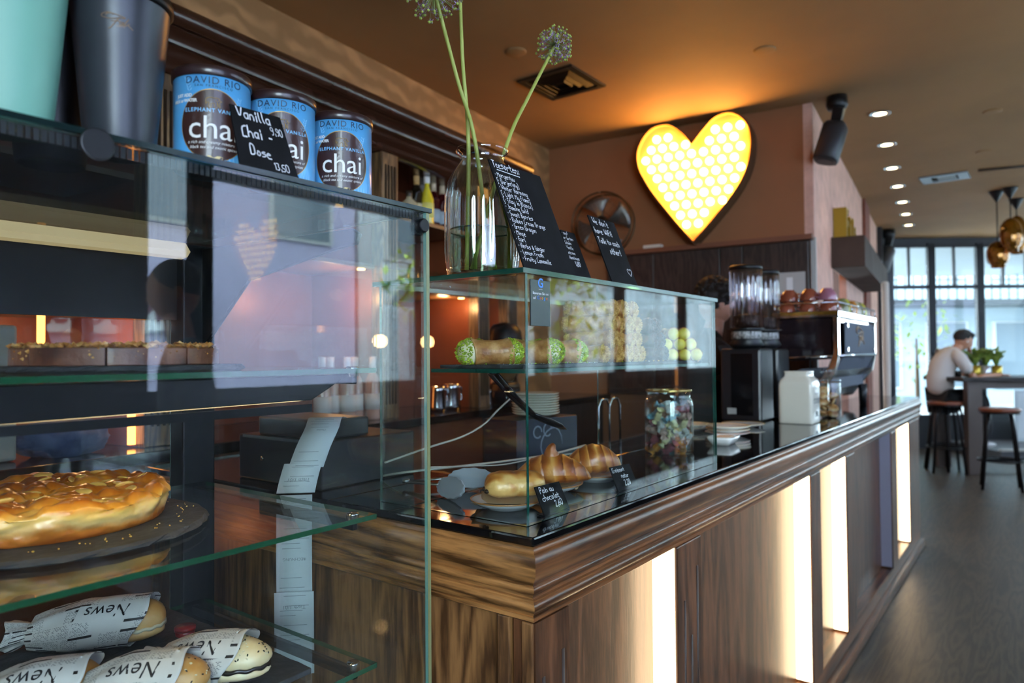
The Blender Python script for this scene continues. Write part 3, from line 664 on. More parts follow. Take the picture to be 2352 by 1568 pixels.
while z < max(p[1] for p in HP):
    y = min(p[0] for p in HP) + (sp / 2 if row % 2 else 0)
    while y < max(p[0] for p in HP):
        if inside(y, z, inn) and edged(y, z, dense) > .034:
            if bulb0 is None:
                bulb0 = BM().blob((0, 0, 0), (.029, .029, .029), (10, 6)).obj('bulb', BULB, t); o = bulb0
            else: o = bulb0.copy(); COL.objects.link(o); o.parent = t
            o.location = (UH + .016, y, z)
        y += sp
    z += sp * .84; row += 1
# ledge, dark cupboards, strip and notice on the end wall
DKW = wood('dark_cupboard_wood', '#2b211d', '#453630', stretch=(5, 5, .8), scale=1.5, rough=.4, coat=.1)
struct('trim_4', BM().box((-.10, .0, 2.20), (.0, 1.5, 2.235), M=RM), mat('ledge_brown', '#7a4a33', .5))
t = thing('wall_cupboard', 'dark wooden wall cupboards under the ledge below the heart sign', 'cupboard'); t.matrix_world = RM
for a, b_ in ((.03, .46), (.465, .62), (.625, 1.12), (1.125, 1.5)): BM().box((-.07, a, 1.13), (-.03, b_, 2.195)).obj('door', DKW, t, bevel=.003)
BM().box((-.03, .03, 1.13), (-.001, 1.5, 2.195)).obj('body', mat('carcass_dark', '#1c130d', .6), t)
o = BM().box((-.08, 1.06, 2.236), (-.02, 1.2, 2.262)).obj('small_box', mat('offwhite_plastic', '#cfc9bb', .5), bevel=.004); o.matrix_world = RM; tag(o, 'small off-white plastic box lying on the ledge left of the heart tip', 'box')
t = thing('wall_notice', 'white paper notice in a clear sleeve on the dark cupboard', 'notice'); t.matrix_world = RM
BM().box((-.075, .05, 1.80), (-.0715, .24, 1.985)).obj('sheet', mat('paper_grey', '#b9b6b0', .6), t)
BM().box((-.0765, .13, 1.84), (-.0755, .17, 1.95)).obj('pale_patch', mat('paper_white', '#ececea', .6), t)  # paler rectangle on the sheet
# big metal fan standing on the cupboard end
c_ = onu(1385, 514, -.18); rf = .236
t = thing('fan', 'round black metal fan in front of the terracotta wall beside the chalkboards', 'fan'); t.matrix_world = RM @ Matrix.Translation((c_.x, c_.y, c_.z)) @ Matrix.Rotation(R(-90), 4, 'Y') @ Matrix.Rotation(R(8), 4, 'X')
BR = mat('fan_bronze', '#4a3a26', .35, metal=.8)
ring = [(rf * cos(2 * pi * k / 48), rf * sin(2 * pi * k / 48)) for k in range(49)]
mb = BM()
for zz in (.05, -.05): mb.tube([(a, b_, zz) for a, b_ in ring], .007, 6)
mb.obj('outer_ring', BR, t)
mb = BM()
for k in range(30):
    a = 2 * pi * k / 30; mb.tube([(.05 * cos(a), .05 * sin(a), .075), (rf * .6 * cos(a + .12), rf * .6 * sin(a + .12), .078), (rf * cos(a + .2), rf * sin(a + .2), .05)], .0013, 4)
for q in (.35, .7): mb.tube([(q * a, q * b_, .078) for a, b_ in ring[::2]], .0015, 4)
mb.obj('grille', BR, t)
for k in range(4):
    a0 = pi / 2 * k + .3; mb = BM()
    mb.grid(lambda i, j: Vector(((.045 + .165 * i) * cos(a0 + (j - .5) * (.35 + .75 * i)), (.045 + .165 * i) * sin(a0 + (j - .5) * (.35 + .75 * i)), (j - .5) * .05)), 6, 6); mb.obj('blade', mat('fan_blade', '#6b6a66', .35, metal=.7), t, solid=.002)
BM().lathe([(.0001, -.05), (.05, -.045), (.055, .04), (.03, .06), (.0001, .062)], 20).obj('hub', BLACKM, t)
BM().tube([(0, 0, -.05), (0, 0, -.12)], .02, 10).tube([(0, 0, -.12), (-.15, 0, -.12), (-.26, 0, -.10)], .012, 8).obj('bracket', BLACKM, t)
# gold letters and hood above the kitchen doorway on the side wall
GOLD = mat('gold_metal', '#b89a3c', .3, metal=.8)
t = thing('gold_letters', 'gold raised lettering above the dark hood on the rose wall', 'sign'); t.matrix_world = RM
for k, (ch, x, sz) in enumerate((('F', .98, .42), ('i', 1.28, .40), ('l', 1.50, .40), ('i', 1.68, .34))):
    vs, fs = glyph_mesh(ch, sz * 1.0, align='LEFT', bold=.01); mb = BM()
    A_ = [mb.b.verts.new((x + v.x, -.10, 2.36 + v.y * .8)) for v in vs]; B_ = [mb.b.verts.new((x + v.x, -.003, 2.36 + v.y * .8)) for v in vs]
    from collections import Counter
    ec = Counter(tuple(sorted((f[i], f[(i + 1) % len(f)]))) for f in fs for i in range(len(f)))
    for f in fs: mb._f([A_[i] for i in f]); mb._f([B_[i] for i in f[::-1]])
    for (i, j), n_ in ec.items():
        if n_ == 1: mb._f([A_[i], A_[j], B_[j], B_[i]])
    mb.obj('letter', GOLD, t)
tag(o := BM().box((.86, -.24, 2.10), (3.5, -.001, 2.34), M=RM).obj('door_hood', mat('hood_wood', '#3a2d27', .7, spec=.15, col2='#4a3c35', vs=3), bevel=.004), 'dark wooden hood beam over the kitchen doorway in the rose wall', 'hood')
# ================================================================ BACK SHELVING
BRZ = wood('bronze_fluted_wood', '#4a3a2a', '#8c6c48', stretch=(8, 8, .8), scale=1.5, rough=.3, coat=.2)
CORN = mat('cornice_mahogany', '#3c2318', .22, coat=.3, var=.15, vs=5)
COPPER = mat('copper_back_panel', '#85472a', .38, metal=.25, var=.1, vs=3)
LEDO = emis('shelf_led_orange', '#ff9a4a', 6)
t = thing('back_shelving', 'tall back bar shelving with fluted bronze posts, copper panels and dark cornice', 'shelving'); t.matrix_world = RM
pr = [(1.62, 2.42), (1.56, 2.425), (1.55, 2.445), (1.545, 2.46), (1.525, 2.468), (1.52, 2.485), (1.51, 2.50), (1.49, 2.505), (1.485, 2.53), (1.45, 2.545)] + [(1.47 - .045 * sin(pi * k / 8), 2.587 - .04 * cos(pi * k / 8)) for k in range(9)] + [(1.5, 2.64), (2.04, 2.64), (2.04, 2.42)]
BM().prism(pr, -7.5, -1.36, 'x', sm=True).obj('cornice', CORN, t).modifiers.new('e', 'EDGE_SPLIT').split_angle = R(60)
posts = [-7.3, -6.1, -4.98, -3.735, -2.56, -1.745, -1.42]
for u_ in posts:
    mb = BM().box((u_ - .058, 1.55, 1.131), (u_ + .058, 1.62, 2.419)); o = mb.obj('post', BRZ, t, bevel=.003)
    mb = BM()
    for k in (-.032, -.010, .012, .034): mb.tube([(u_ + k, 1.549, 1.2), (u_ + k, 1.549, 2.36)], .0065, 6, flat=.5, up=(0, 1, 0))
    mb.obj('flute', mat('flute_dark', '#2c2016', .4), o)
    BM().box((u_ - .058, 1.62, 1.131), (u_ + .058, 2.03, 2.419)).obj('side_panel', COPPER, t)
    BM().box((u_ + .0595, 1.70, 1.14), (u_ + .075, 1.715, 1.575 if u_ < -3 else 1.74)).obj('led_strip', LEDO, t)
for a, b_ in zip(posts, posts[1:]): BM().box((a + .058, 2.03, 1.131), (b_ - .058, 2.045, 2.419)).obj('back_panel', COPPER, t)
BM().box((-3.815, 1.60, 1.14), (-3.795, 1.615, 1.29)).obj('led_strip', LEDO, t); BM().box((-4.085, 1.62, 1.44), (-4.068, 1.635, 1.575)).obj('led_strip', LEDO, t)
SHM = mat('shelf_bronze', '#6d5238', .35)
bays = {1: (1.60, 2.05), 2: (1.60, 2.05), 3: (1.87, 2.2), 4: (1.785, 2.14), }
for k, zs in bays.items():
    for z in zs: BM().box((posts[k] + .06, 1.58, z - .022), (posts[k + 1] - .078, 2.028, z)).obj('shelf', SHM, t, bevel=.002)
    for z in zs[:1]: BM().lathe([(.0001, -.026), (.018, -.026), (.018, -.0225)], 12, c=(posts[k + 1] - .13, 1.62, z)).obj('shelf_spot', emis('shelf_spot_glow', '#ffc070', 12), t)
l = None
for k in range(1, 5):
    l = bpy.data.lights.new('shelf_lamp', 'POINT'); l.energy = 2.4; l.color = (1, .5, .2); l.shadow_soft_size = .03; o = bpy.data.objects.new('shelf_lamp', l); COL.objects.link(o); o.location = RM @ Vector((posts[k + 1] - .22, 1.68, 1.72 if k > 2 else 1.5))
t = thing('back_counter', 'dark back counter running below the bronze shelving', 'counter'); t.matrix_world = RM
BM().box((-7.5, 1.45, 1.09), (-.14, 2.04, 1.13)).obj('worktop', mat('back_top_dark', '#17130f', .12), t, bevel=.003)
for k in range(9): 
    a = -7.5 + k * .81; BM().box((a, 1.50, .1), (a + .80, 1.52, 1.085)).obj('door', mat('back_door_copper', '#6e3f28', .35, metal=.3) if k in (4, 6) else DKW, t, bevel=.003)
BM().box((-7.5, 1.52, 0), (-.14, 2.04, 1.089)).obj('body', MATS['carcass_dark'], t)
# ---- bottles
def lathe_thing(name, label, cat, parts, loc, group=None, n=20):
    t = thing(name, label, cat, loc, group=group)
    for nm, prof, m in parts: BM().lathe(prof, n).obj(nm, m, t)
    return t
CORK = mat('capsule_tan', '#b89b78', .5); GOLDC = mat('capsule_gold', '#c69a4e', .35, metal=.5)
def bottle(kind, label, loc, group='bottles on the shelf behind the vase'):
    body, cap, lab = {'red': ('#3d0f12', '#c9b391', '#a9b4b8'), 'gold': ('#20190f', '#caa062', '#d9c9a0'), 'yellow': ('#d8c52e', '#eeeae0', '#e9df7a'), 'clear': ('#b9aa86', '#3a3026', '#8b7c58'), 'dark': ('#181210', '#a9a29a', '#5a4a40'), 'rose': ('#c89a86', '#efe2dd', '#e7dcd4'), 'black': ('#0e0d0d', '#4a3a30', '#c9c0a8')}[kind]
    bm_ = mat('bottle_' + kind, body, .08, coat=.5); H = .30; r = .037
    if kind == 'yellow': prof = [(.0001, 0), (.036, 0), (.038, .01), (.038, .15), (.014, .22), (.013, .25)]; H = .28
    elif kind == 'clear': prof = [(.0001, 0), (.045, 0), (.047, .01), (.047, .11), (.018, .135), (.016, .15)]; H = .18
    else: prof = [(.0001, 0), (r, 0), (r + .001, .01), (r, .18), (.03, .20), (.016, .225), (.0145, .24)]
    z0 = prof[-1][1]
    return lathe_thing('bottle', label, 'bottle', [('glass', prof, bm_), ('label', [(r + .0015 if kind != 'clear' else .0485, .05), (r + .0015 if kind != 'clear' else .0485, z0 * .52)], mat('label_' + kind, lab, .6)), ('cap', [(.0165, z0 - .01), (.0165, H - .002), (.0001, H)], mat('cap_' + kind, cap, .4))], loc, group)
def rp(u, v, z): return RM @ Vector((u, v, z))
zb = 2.141
for px, kind, lb, v in ((940, 'clear', 'squat clear bottle with dark stopper, first on the bottle shelf', 1.70), (957, 'gold', 'tall dark bottle with gold neck foil on the bottle shelf', 1.72), (972, 'dark', 'dark bottle with grey cap half hidden behind the yellow bottle', 1.82),
        (981, 'yellow', 'yellow liqueur bottle with white cap on the bottle shelf', 1.68), (996, 'red', 'dark red bottle with pale label right of the yellow bottle', 1.74), (1016, 'red', 'dark red bottle nearest the glass vase on the bottle shelf', 1.74), (1050, 'black', 'dark bottle seen through the upper glass of the vase', 1.74), (1085, 'gold', 'gold necked bottle seen through the middle of the vase', 1.74), (1120, 'rose', 'pale bottle hidden behind the vase at the right of the shelf', 1.76)):
    p = onv(px, 520, v); bottle(kind, lb, rp(p.x, v, zb))
for k, px in enumerate((740, 770, 798, 826, 856)):
    p = onv(px, 800, 1.6); bottle('rose', ['leftmost pink capped bottle on the back counter seen through the cabinet', 'second pink capped bottle from the left on the back counter', 'middle of the five pink capped bottles on the back counter', 'fourth pink capped bottle from the left on the back counter', 'rightmost pink capped bottle beside the fluted post'][k], rp(p.x, 1.6 + (k % 2) * .03, 1.131), 'pink capped bottles on the back counter')
# ---- glasses
GP = [(.0001, .001), (.026, 0), (.030, .004), (.034, .10), (.0335, .10), (.0285, .008), (.0001, .006)]
g0 = None; places = []
for k in range(13): places.append((-4.9 + k * .088, 1.66, 1.601, 'rack of clear tumblers on the left shelf', 'tumbler seen through the display cabinet'))
for k in range(12): places.append((-4.86 + k * .088, 1.76, 1.601, 'rack of clear tumblers on the left shelf', 'tumbler seen through the display cabinet'))
for k in range(7): places.append((-2.42 + k * .082, 1.66, 1.786, 'clear glasses on the middle shelf', 'glass below the bottle shelf'))
for k in range(6): places.append((-2.38 + k * .082, 1.76, 1.786, 'clear glasses on the middle shelf', 'glass below the bottle shelf'))
for k in range(9): places.append((-3.6 + k * .085, 1.68, 1.871, 'clear glasses on the shelf behind the tins', 'glass on the shelf behind the tins'))
rk = {}; OR = ['first', 'second', 'third', 'fourth', 'fifth', 'sixth', 'seventh', 'eighth', 'ninth', 'tenth', 'eleventh', 'twelfth', 'thirteenth', 'fourteenth']
for u_, v_, z_, gr, lb in places:
    if g0 is None: g0 = BM().lathe(GP, 16, cap=False).obj('drinking_glass', GLASS); o = g0
    else: o = g0.copy(); COL.objects.link(o)
    rk[(gr, v_)] = rk.get((gr, v_), 0) + 1; lb = '%s, %s row, %s from the left' % (lb, 'front' if v_ < 1.7 else 'back', OR[rk[(gr, v_)] - 1])
    o.location = rp(u_, v_, z_); s_ = random.uniform(.95, 1.15); o.scale = (1, 1, s_); tag(o, lb, 'glass', gr)
# ---- things standing on the back counter
def onbc(px, v, z=1.131): p = onv(px, 900, v); return rp(p.x, v, z)
for px, lb, s_ in ((1004, 'tall steel milk jug on the back counter, left of the pair', 1.35), (1036, 'tall steel milk jug on the back counter, right of the pair', 1.45), (1098, 'small shiny steel creamer left of the white cup stack', .9), (1120, 'small shiny steel creamer beside the white cup stack', .95), (885, 'steel jug on the back counter behind the glass edge', 1.2)):
    t = thing('milk_jug', lb, 'jug', onbc(px, 1.6), group='steel jugs on the back counter')
    BM().lathe([(.0001, 0), (.036, 0), (.037, .02), (.030, .085), (.034, .10), (.0335, .10), (.029, .085), (.0001, .01)], 20, cap=False).obj('body', CHROME, t)
    BM().tube([(.034, 0, .09), (.058, 0, .085), (.06, 0, .04), (.036, 0, .03)], .004, 6).obj('handle', CHROME, t); t.scale = (s_,) * 3
t = thing('cup_stack', 'stack of white paper cups on the back counter', 'cups', onbc(1143, 1.62))
for k in range(8): BM().lathe([(.03, k * .014), (.041, k * .014 + .05), (.043, k * .014 + .052), (.041, k * .014 + .054)], 20, cap=False).obj('cup', mat('paper_cup', '#cdc6bb', .6), t)
t = thing('milk_carton', 'blue and pink milk carton beside the cup stack', 'carton', onbc(1170, 1.6)); BM().box((-.035, -.035, 0), (.035, .035, .15)).obj('body', mat('carton_blue', '#3a6fb5', .5), t); BM().box((-.036, -.036, .08), (.036, .036, .12)).obj('band', mat('carton_pink', '#d98aa8', .5), t)
BM().prism([(-.035, .15), (.035, .15), (0, .19)], -.035, .035, 'y').obj('gable', mat('carton_blue', '#3a6fb5', .5), t)
t = thing('bean_grinder', 'coffee grinder with black domed lid and brown bean hopper behind the case', 'grinder', onbc(1160, 1.55)); 
BM().lathe([(.07, 0), (.075, .02), (.075, .12), (.06, .14)], 24, sq=.6).obj('base', BLACKM, t)
BM().lathe([(.06, .14), (.085, .20), (.10, .36), (.10, .37)], 28).obj('bean_hopper', mat('hopper_amber', '#6b4a26', .12, coat=.4), t)
BM().lathe([(.104, .37), (.106, .40), (.10, .45), (.07, .49), (.0001, .505)], 28).obj('lid', BLACK, t)
d_ = (EYE - t.location).normalized(); BM().lathe([(.0001, 0), (.014, 0), (.014, .003), (.0001, .003)], 16, M=Matrix.Translation(Vector((d_.x * .103 + .03, d_.y * .1, .43))) @ d_.to_track_quat('Z', 'Y').to_matrix().to_4x4()).obj('badge', mat('badge_cream', '#c9b59a', .5), t)
# ---- on the low worktop unit
t = thing('coffee_box', 'navy blue box with pale looped script standing behind the glass case', 'box', (2.00, 1.36, 1.0)); t.rotation_euler = (0, 0, R(-8))
BM().box((-.15, 0, 0), (.16, .16, .215)).obj('carton', mat('navy_card', '#131a2b', .4), t, bevel=.003)
mb = BM(); W_ = mat('script_pale', '#7f8894', .6)
for P_ in ([(0.02 + .055 * cos(a), .12 + .06 * sin(a) * (1 + .2 * cos(a))) for a in [k * .4 for k in range(14)]], [(-.05 + .02 * cos(a), .17 + .02 * sin(a)) for a in [k * .5 for k in range(12)]], [(.0 + .02 * cos(a), .175 + .022 * sin(a)) for a in [k * .5 for k in range(12)]]):
    mb.tube([(x, -.001, z) for x, z in P_], .003, 5, flat=.3, up=(0, 1, 0))
for k in range(8): mb.box((-.10 + k * .026, -.0015, .025), (-.086 + k * .026, 0, .042))
mb.obj('print', W_, t)
pl0 = None
for k in range(9):
    if pl0 is None: pl0 = BM().lathe([(.0001, 0), (.045, 0), (.075, .008), (.085, .014), (.084, .0155), (.0745, .011), (.045, .004), (.0001, .004)], 32, cap=False).obj('saucer', mat('saucer_glass', '#c9c7b5', .12, coat=.5)); o = pl0
    else: o = pl0.copy(); COL.objects.link(o)
    o.location = (2.03 + random.uniform(-.003, .003), 1.43, 1.216 + k * .0085); tag(o, '%s pale saucer of the stack on top of the navy box' % ['lowest', 'second lowest', 'third lowest', 'fourth lowest', 'middle', 'fourth highest', 'third highest', 'second highest', 'uppermost'][k], 'saucer', 'saucers stacked on the navy box')
t = thing('dish_rack', 'chrome wire rack beside the saucer stack behind the glass case', 'rack', (2.45, 1.42, 1.0))
for x in (0, .09): BM().tube([(x, 0, 0), (x, 0, .22), (x + .02, 0, .25), (x + .07, 0, .25), (x + .09, 0, .22), (x + .09, 0, .0)], .005, 8).obj('wire', CHROME, t)
# pastries kept lower behind the counter
def puff(name, label, loc, s_=1):
    rnd = random.Random(int(loc[0] * 100)); o = BM().blob((0, 0, .03), (.09, .045, .03), (28, 12), fn=lambda u: 1 + .08 * sin(u.x * 26) + .1 * noise.noise(u * 4)).obj(name, mat('puff_brown', '#a8622a', .45, col2='#d08a3e', vs=25, bump=.4, bs=40), loc=loc, rot=(0, 0, rnd.uniform(-.4, .4))); o.scale = (s_,) * 3; return tag(o, label, 'pastry', 'puff pastries on the low unit')
puff('puff_pastry', 'puff pastry lying on the low worktop behind the case, left one', (1.72, 1.45, 1.001), 1.1); puff('puff_pastry', 'puff pastry on the low worktop close to the navy box', (1.64, 1.56, 1.001), 1.0)
# ================================================================ REFRIGERATED DISPLAY CABINET (left)
FX0, FX1, FY0, FY1, FZ = -.35, .953, .912, 1.69, 1.706
t = thing('display_cabinet', 'tall glass display cabinet with green edged glass shelves at the left', 'display case', (FX0, FY0, 0)); MF = Matrix.Translation((-FX0, -FY0, 0))
def slab(name, a, c, thin, mats, parent=None):
    o = BM().box(a, c, M=MF).obj(name, list(mats), parent or t)
    for p in o.data.polygons: p.material_index = 0 if abs(p.normal[thin]) > .7 else 1
    return o
BM().box((FX0, FY0 + .01, 0), (FX1 - .004, FY1, .60), M=MF).obj('base', mat('cabinet_base_black', '#101114', .35), t, bevel=.004)
TINT = pane_mat('tinted_top_pane', (.42, .48, .48), refl=.4)
slab('top_panel', (FX0, FY0 - .004, FZ - .008), (FX1 + .004, FY1, FZ), 2, (TINT, mat('top_edge_dark', '#10201f', .15)))
slab('front_panel', (FX0, FY0, .60), (FX1 - .008, FY0 + .007, FZ - .0085), 1, (PANE_FR, EDGE_L))
slab('side_panel', (FX1 - .007, FY0 + .0005, .60), (FX1, FY1 - .03, FZ - .0085), 0, (PANE, mat('edge_polished_olive', '#8d8f62', .2, trans=.2)))
slab('corner_seal', (FX1 - .0075, FY0 + .0, .60), (FX1 + .0005, FY0 + .0004, FZ - .0085), 1, (mat('edge_polished_olive', '#8d8f62', .2), EDGE_G))
# printed dotted border under the top panel
mb = BM()
for k in range(150): mb.box((FX1 - .012 - k * .008, FY0 + .0075, FZ - .024), (FX1 - .006 - k * .008, FY0 + .0085, FZ - .0095), M=MF)
mb.obj('printed_border', mat('ceramic_print_black', '#15171a', .5), t)
FRM = mat('cabinet_frame_anthracite', '#0d0f12', .4, spec=.3)
for a, c in (((.845, 1.60), (.925, FY1 - .031)), ((.20, 1.62), (.255, FY1 - .031)), ((FX0, 1.60), (FX0 + .06, FY1 - .031))):
    BM().box((a[0], a[1], .60), (c[0], c[1], FZ - .009), M=MF).obj('rear_post', FRM, t, bevel=.004)
BM().box((FX0, 1.60, FZ - .035), (.925, FY1 - .032, FZ - .009), M=MF).obj('rear_rail', FRM, t)
for a, b_ in ((FX0 + .06, .42), (.40, .845)): slab('sliding_door', (a, 1.645 if a < 0 else 1.655, .62), (b_, 1.65 if a < 0 else 1.66, FZ - .036), 1, (PANE, EDGE_G))
mb = BM().prism([(1.558, FZ - .032), (1.58, FZ - .0095), (1.598, FZ - .0095), (1.598, FZ - .046), (1.572, FZ - .043)], FX0 + .02, .84, 'x', M=MF); mb.obj('lamp_profile', mat('lamp_cream', '#cfc7a6', .5, emit='#ffe2a0', es=.30), t)
LEDW = emis('cabinet_led', '#ffe0a8', 14)
BM().box((FX0 + .05, 1.07, 1.3375), (.79, 1.09, 1.3395), M=MF).obj('led_tape', LEDW, t)
BM().box((FX0 + .04, 1.060, 1.331), (.80, 1.064, 1.345), M=MF).obj('lamp_lip', FRM, t)
BM().box((FX0 + .02, 1.628, 1.52), (.845, 1.636, FZ - .036), M=MF).obj('rear_board', mat('rear_board_black', '#0d0e10', .5), t)
for i, z in enumerate((1.409, 1.136, .860)):
    s = slab('glass_shelf', (FX0 + .03, 1.0, z - .009), (.90, 1.60, z), 2, (PANE, EDGE_G))
    BM().box((.868, 1.03, z - .030), (.880, 1.60, z - .0095), M=MF).obj('shelf_bracket', FRM, t, bevel=.002)
    BM().lathe([(.0001, z + .003), (.010, z + .003), (.012, z + .0005), (.012, z), (.012, z - .015), (.0001, z - .018)], 16, c=(.872 - FX0, 1.035 - FY0, 0)).obj('shelf_stud', CHROME, t)
# light profile under the uppermost shelf and the two arms near the top
mb = BM().prism([(FX0 + .04, 1.397), (.885, 1.397), (.84, 1.372), (.80, 1.352), (FX0 + .04, 1.340)], 1.06, 1.10, 'y', M=MF); mb.obj('light_profile', mat('profile_black', '#0b0c0e', .3), t, bevel=.002)
mb = BM().prism([(1.03, 1.664), (1.05, 1.676), (1.59, 1.69), (1.59, 1.45), (1.40, 1.60), (1.10, 1.64), (1.04, 1.645)], .885, .895, 'x', M=MF); mb.obj('support_arm', FRM, t, bevel=.003)
mb = BM().box((.925, .919, 1.655), (.945, .932, 1.690), M=MF); mb.obj('hinge', BLACK, t, bevel=.003)
BM().cyl((.935 - FX0, .919 - FY0, 1.672), (.935 - FX0, .905 - FY0, 1.672), .013).obj('hinge_knob', BLACK, t, bevel=.002)
gp = at(226, 330, Y=.907)
BM().cyl((gp.x - FX0, -.001, gp.z), (gp.x - FX0, -.005, gp.z), .020, n=28).obj('finger_grip', mat('grip_smoke', '#0c0c0f', .4), t, bevel=.002)
# ---------------------------------------------------------------- tins, cups and chalkboard on top
def cyl_map(r, a0=0): return lambda x, y: Vector((r * sin(x / r + a0), -r * cos(x / r + a0), y))
TBLUE = mat('tin_blue', '#5aaade', .3, coat=.3, var=.06, vs=30); TBR = mat('tin_brown', '#3a221c', .3, coat=.3); TLID = mat('tin_lid_brown', '#2d1c1c', .3, coat=.3); TGOLD = mat('tin_gold', '#b8944e', .35, metal=.4); TNAVY = mat('tin_navy_print', '#1c2440', .5); TWHT = mat('tin_white_print', '#e9e6df', .5); TLEAF = mat('tin_leaf_print', '#84c0e6', .4); TCUP = mat('tin_cream_print', '#dcc488', .5)
rT, hT = .054, .145
def make_tin():
    t = thing('chai_tin', '', 'tin', group='blue tins of chai on the glass cabinet')
    BM().lathe([(.0001, 0), (rT - .001, 0), (rT, .002), (rT, hT - .014)], 128).obj('can', TBLUE, t)
    BM().lathe([(rT + .001, hT - .015), (rT + .0025, hT - .014), (rT + .0025, hT - .002), (rT + .001, hT), (.0001, hT - .001)], 64).obj('lid', TLID, t)
    f0, f1, f2, f3 = [cyl_map(rT + d) for d in (.0003, .0005, .0009, .0011)]
    def disc(mb, cx, cy, rx, ry, f, n=72, x1=None):
        c = mb.b.verts.new(f(cx, cy)); 
        for q0, q1 in [(k_ / 9, (k_ + 1) / 9) for k_ in range(9)]:
            for i in range(n):
                a, b_ = 2 * pi * i / n, 2 * pi * (i + 1) / n
                P_ = [(q0, a), (q1, a), (q1, b_), (q0, b_)] if q0 else [(q1, a), (q1, b_)]
                vs_ = [mb.b.verts.new(f(cx + rx * q * cos(w_), cy + ry * q * sin(w_))) for q, w_ in P_]
                mb._f(vs_ if q0 else [c] + vs_, sm=False)
    mb = BM(); disc(mb, 0, .058, .0475, .0525, f0); mb.obj('oval_border', TGOLD, t)
    mb = BM(); disc(mb, 0, .058, .0465, .0515, f1); mb.obj('oval', TBR, t)
    mb = BM(); put_text(mb, 'DAVID RIO', .0145, (0, .1175), f2, spacing=1.15); put_text(mb, 'SAN FRANCISCO', .005, (0, .1125), f2, spacing=1.5); mb.obj('brand_lettering', TNAVY, t)
    mb = BM(); put_text(mb, 'ELEPHANT VANILLA', .0078, (0, .0765), f2, spacing=1.2, bold=.00012); mb.obj('flavour_lettering', TLEAF, t)
    mb = BM(); put_text(mb, 'chai', .047, (0, .0385), f3, spacing=.98); put_text(mb, 'a rich and creamy mixture of', .0062, (0, .0305), f3, shear=.3); put_text(mb, 'black tea and exotic spices', .0062, (0, .0235), f3, shear=.3); mb.obj('title_lettering', TWHT, t); mb = BM(); put_text(mb, 'JUST ADD', .0062, (-.043, .098), f3, bold=.0002, spacing=.9); put_text(mb, 'MILK or WATER', .0062, (-.043, .0905), f3, bold=.0002, spacing=.9); mb.obj('white_lettering', TWHT, t)
    # elephant outline and cup
    E_ = [(-13, 3), (-11, 8), (-5, 10), (0, 9), (4, 10), (8, 9), (10, 5), (13, 4), (10, 3), (9, -2), (10, -6), (8, -6), (6, 0), (5, 1), (5, -8), (1, -8), (1, -1), (-4, -1), (-5, -8), (-9, -8), (-8, 0), (-11, 1), (-12, -3), (-13, 3)]
    mb = BM(); e = [f3(x * .00085, .0895 + y * .0008) for x, y in catmull(E_, 3)]; mb.tube(e + [e[0]], .00035, 4)
    mb.tube([f3(x * .00085, .0895 + y * .0008) for x, y in ((4, 9), (3, 4), (5, 3), (8, 5), (8, 8))], .0003, 4); mb.obj('elephant_outline', TGOLD, t)
    mb = BM(); mb._f([mb.b.verts.new(f3(.009 * cos(a) * 1.0, .0135 + .0085 * sin(a))) for a in [pi + pi * k / 10 for k in range(11)]]); mb.box((-.006, -rT - .0012, .0035), (.006, -rT - .0005, .005)); mb.tube([f3(.0085, .0125), f3(.012, .012), f3(.0115, .009), f3(.007, .0075)], .0006, 4); mb.obj('cup_print', TCUP, t)
    mb = BM()
    for sx in (-1, 1):
        for k in range(5):
            cx, cy = sx * .034 + sx * k * .0012, .106 + k * .0042 - (.022 if sx > 0 else 0)
            for s2_ in (-1, 1): mb._f([mb.b.verts.new(f1(cx + s2_ * a, cy + b_)) for a, b_ in ((0, 0), (.0026, .0016), (.0042, .005), (.0018, .0038))])
    for k in range(26):
        x = -.08 + k * .0063
        mb._f([mb.b.verts.new(f0(x + a, .004 + b_)) for a, b_ in ((0, 0), (.0022, .004), (.0012, .014), (.0, .008))])
    mb.obj('leaf_print', TLEAF, t); return t
tin = make_tin()
faceang = lambda x, y: math.atan2(-x, y) * .82     # labels turned towards the seats in front
for k, (x, lb) in enumerate(((.562, 'blue chai tin with brown lid, leftmost of the three on the glass cabinet'), (.680, 'blue chai tin with brown lid partly hidden behind the price chalkboard'), (.802, 'blue chai tin with brown lid, rightmost near the cabinet corner'))):
    o = tin if k == 0 else dup(tin); o.location = (x * 1.012, .992, FZ + .0005); o.rotation_euler = (0, 0, -math.atan2(x, .974) * .93); o['label'] = lb
board4('black price chalkboard reading Vanilla Chai Dose leaning against the blue tins', (528, 238), (643, 270), (552, 378), (686, 408), .012, [('Vanilla', 1.15, .10, 0), ('9,90', .8, .70, .7), ('Chai -', 1.25, .14, 0), ('Dose', 1.1, .22, 0), ('13,50', .8, .60, .5)], .0135, zb=FZ + .0005, yb=.9125, step=1.5, seed=9, foot=.003)
MINT = mat('cup_mint', '#74ab96', .45); SLATEG = mat('cup_slate', '#393b40', .35, metal=.35)
def fili(mb, f, s):
    """thin looping signature with small CAFFE beneath"""
    for P_ in ([(-1.9, .95), (-1.5, 1.25), (-.7, 1.2), (.2, 1.0), (.55, .85), (-.2, .75), (-1.3, .55), (-2.3, .75), (-2.2, 1.15), (-1.4, 1.35), (-.9, 1.1)], [(-.2, .85), (-.7, .1), (-1.2, -.6), (-1.5, -.75)], [(-1.2, .25), (-.3, .35), (.2, .2)], [(-.15, .3), (-.1, -.1), (.1, -.05), (.35, .3), (.25, -.1), (.5, .1), (.95, .85), (.6, .3), (.55, -.1), (.8, 0), (1.0, .25), (.95, -.05), (1.2, -.25), (1.5, -.5)]):
        e = [f(x * s, y * s) for x, y in catmull(P_, 5, False)]; mb.tube(e, s * .07, 4)
    put_text(mb, 'CAFFÈ', s * .38, (.0, -.42 * s), f)
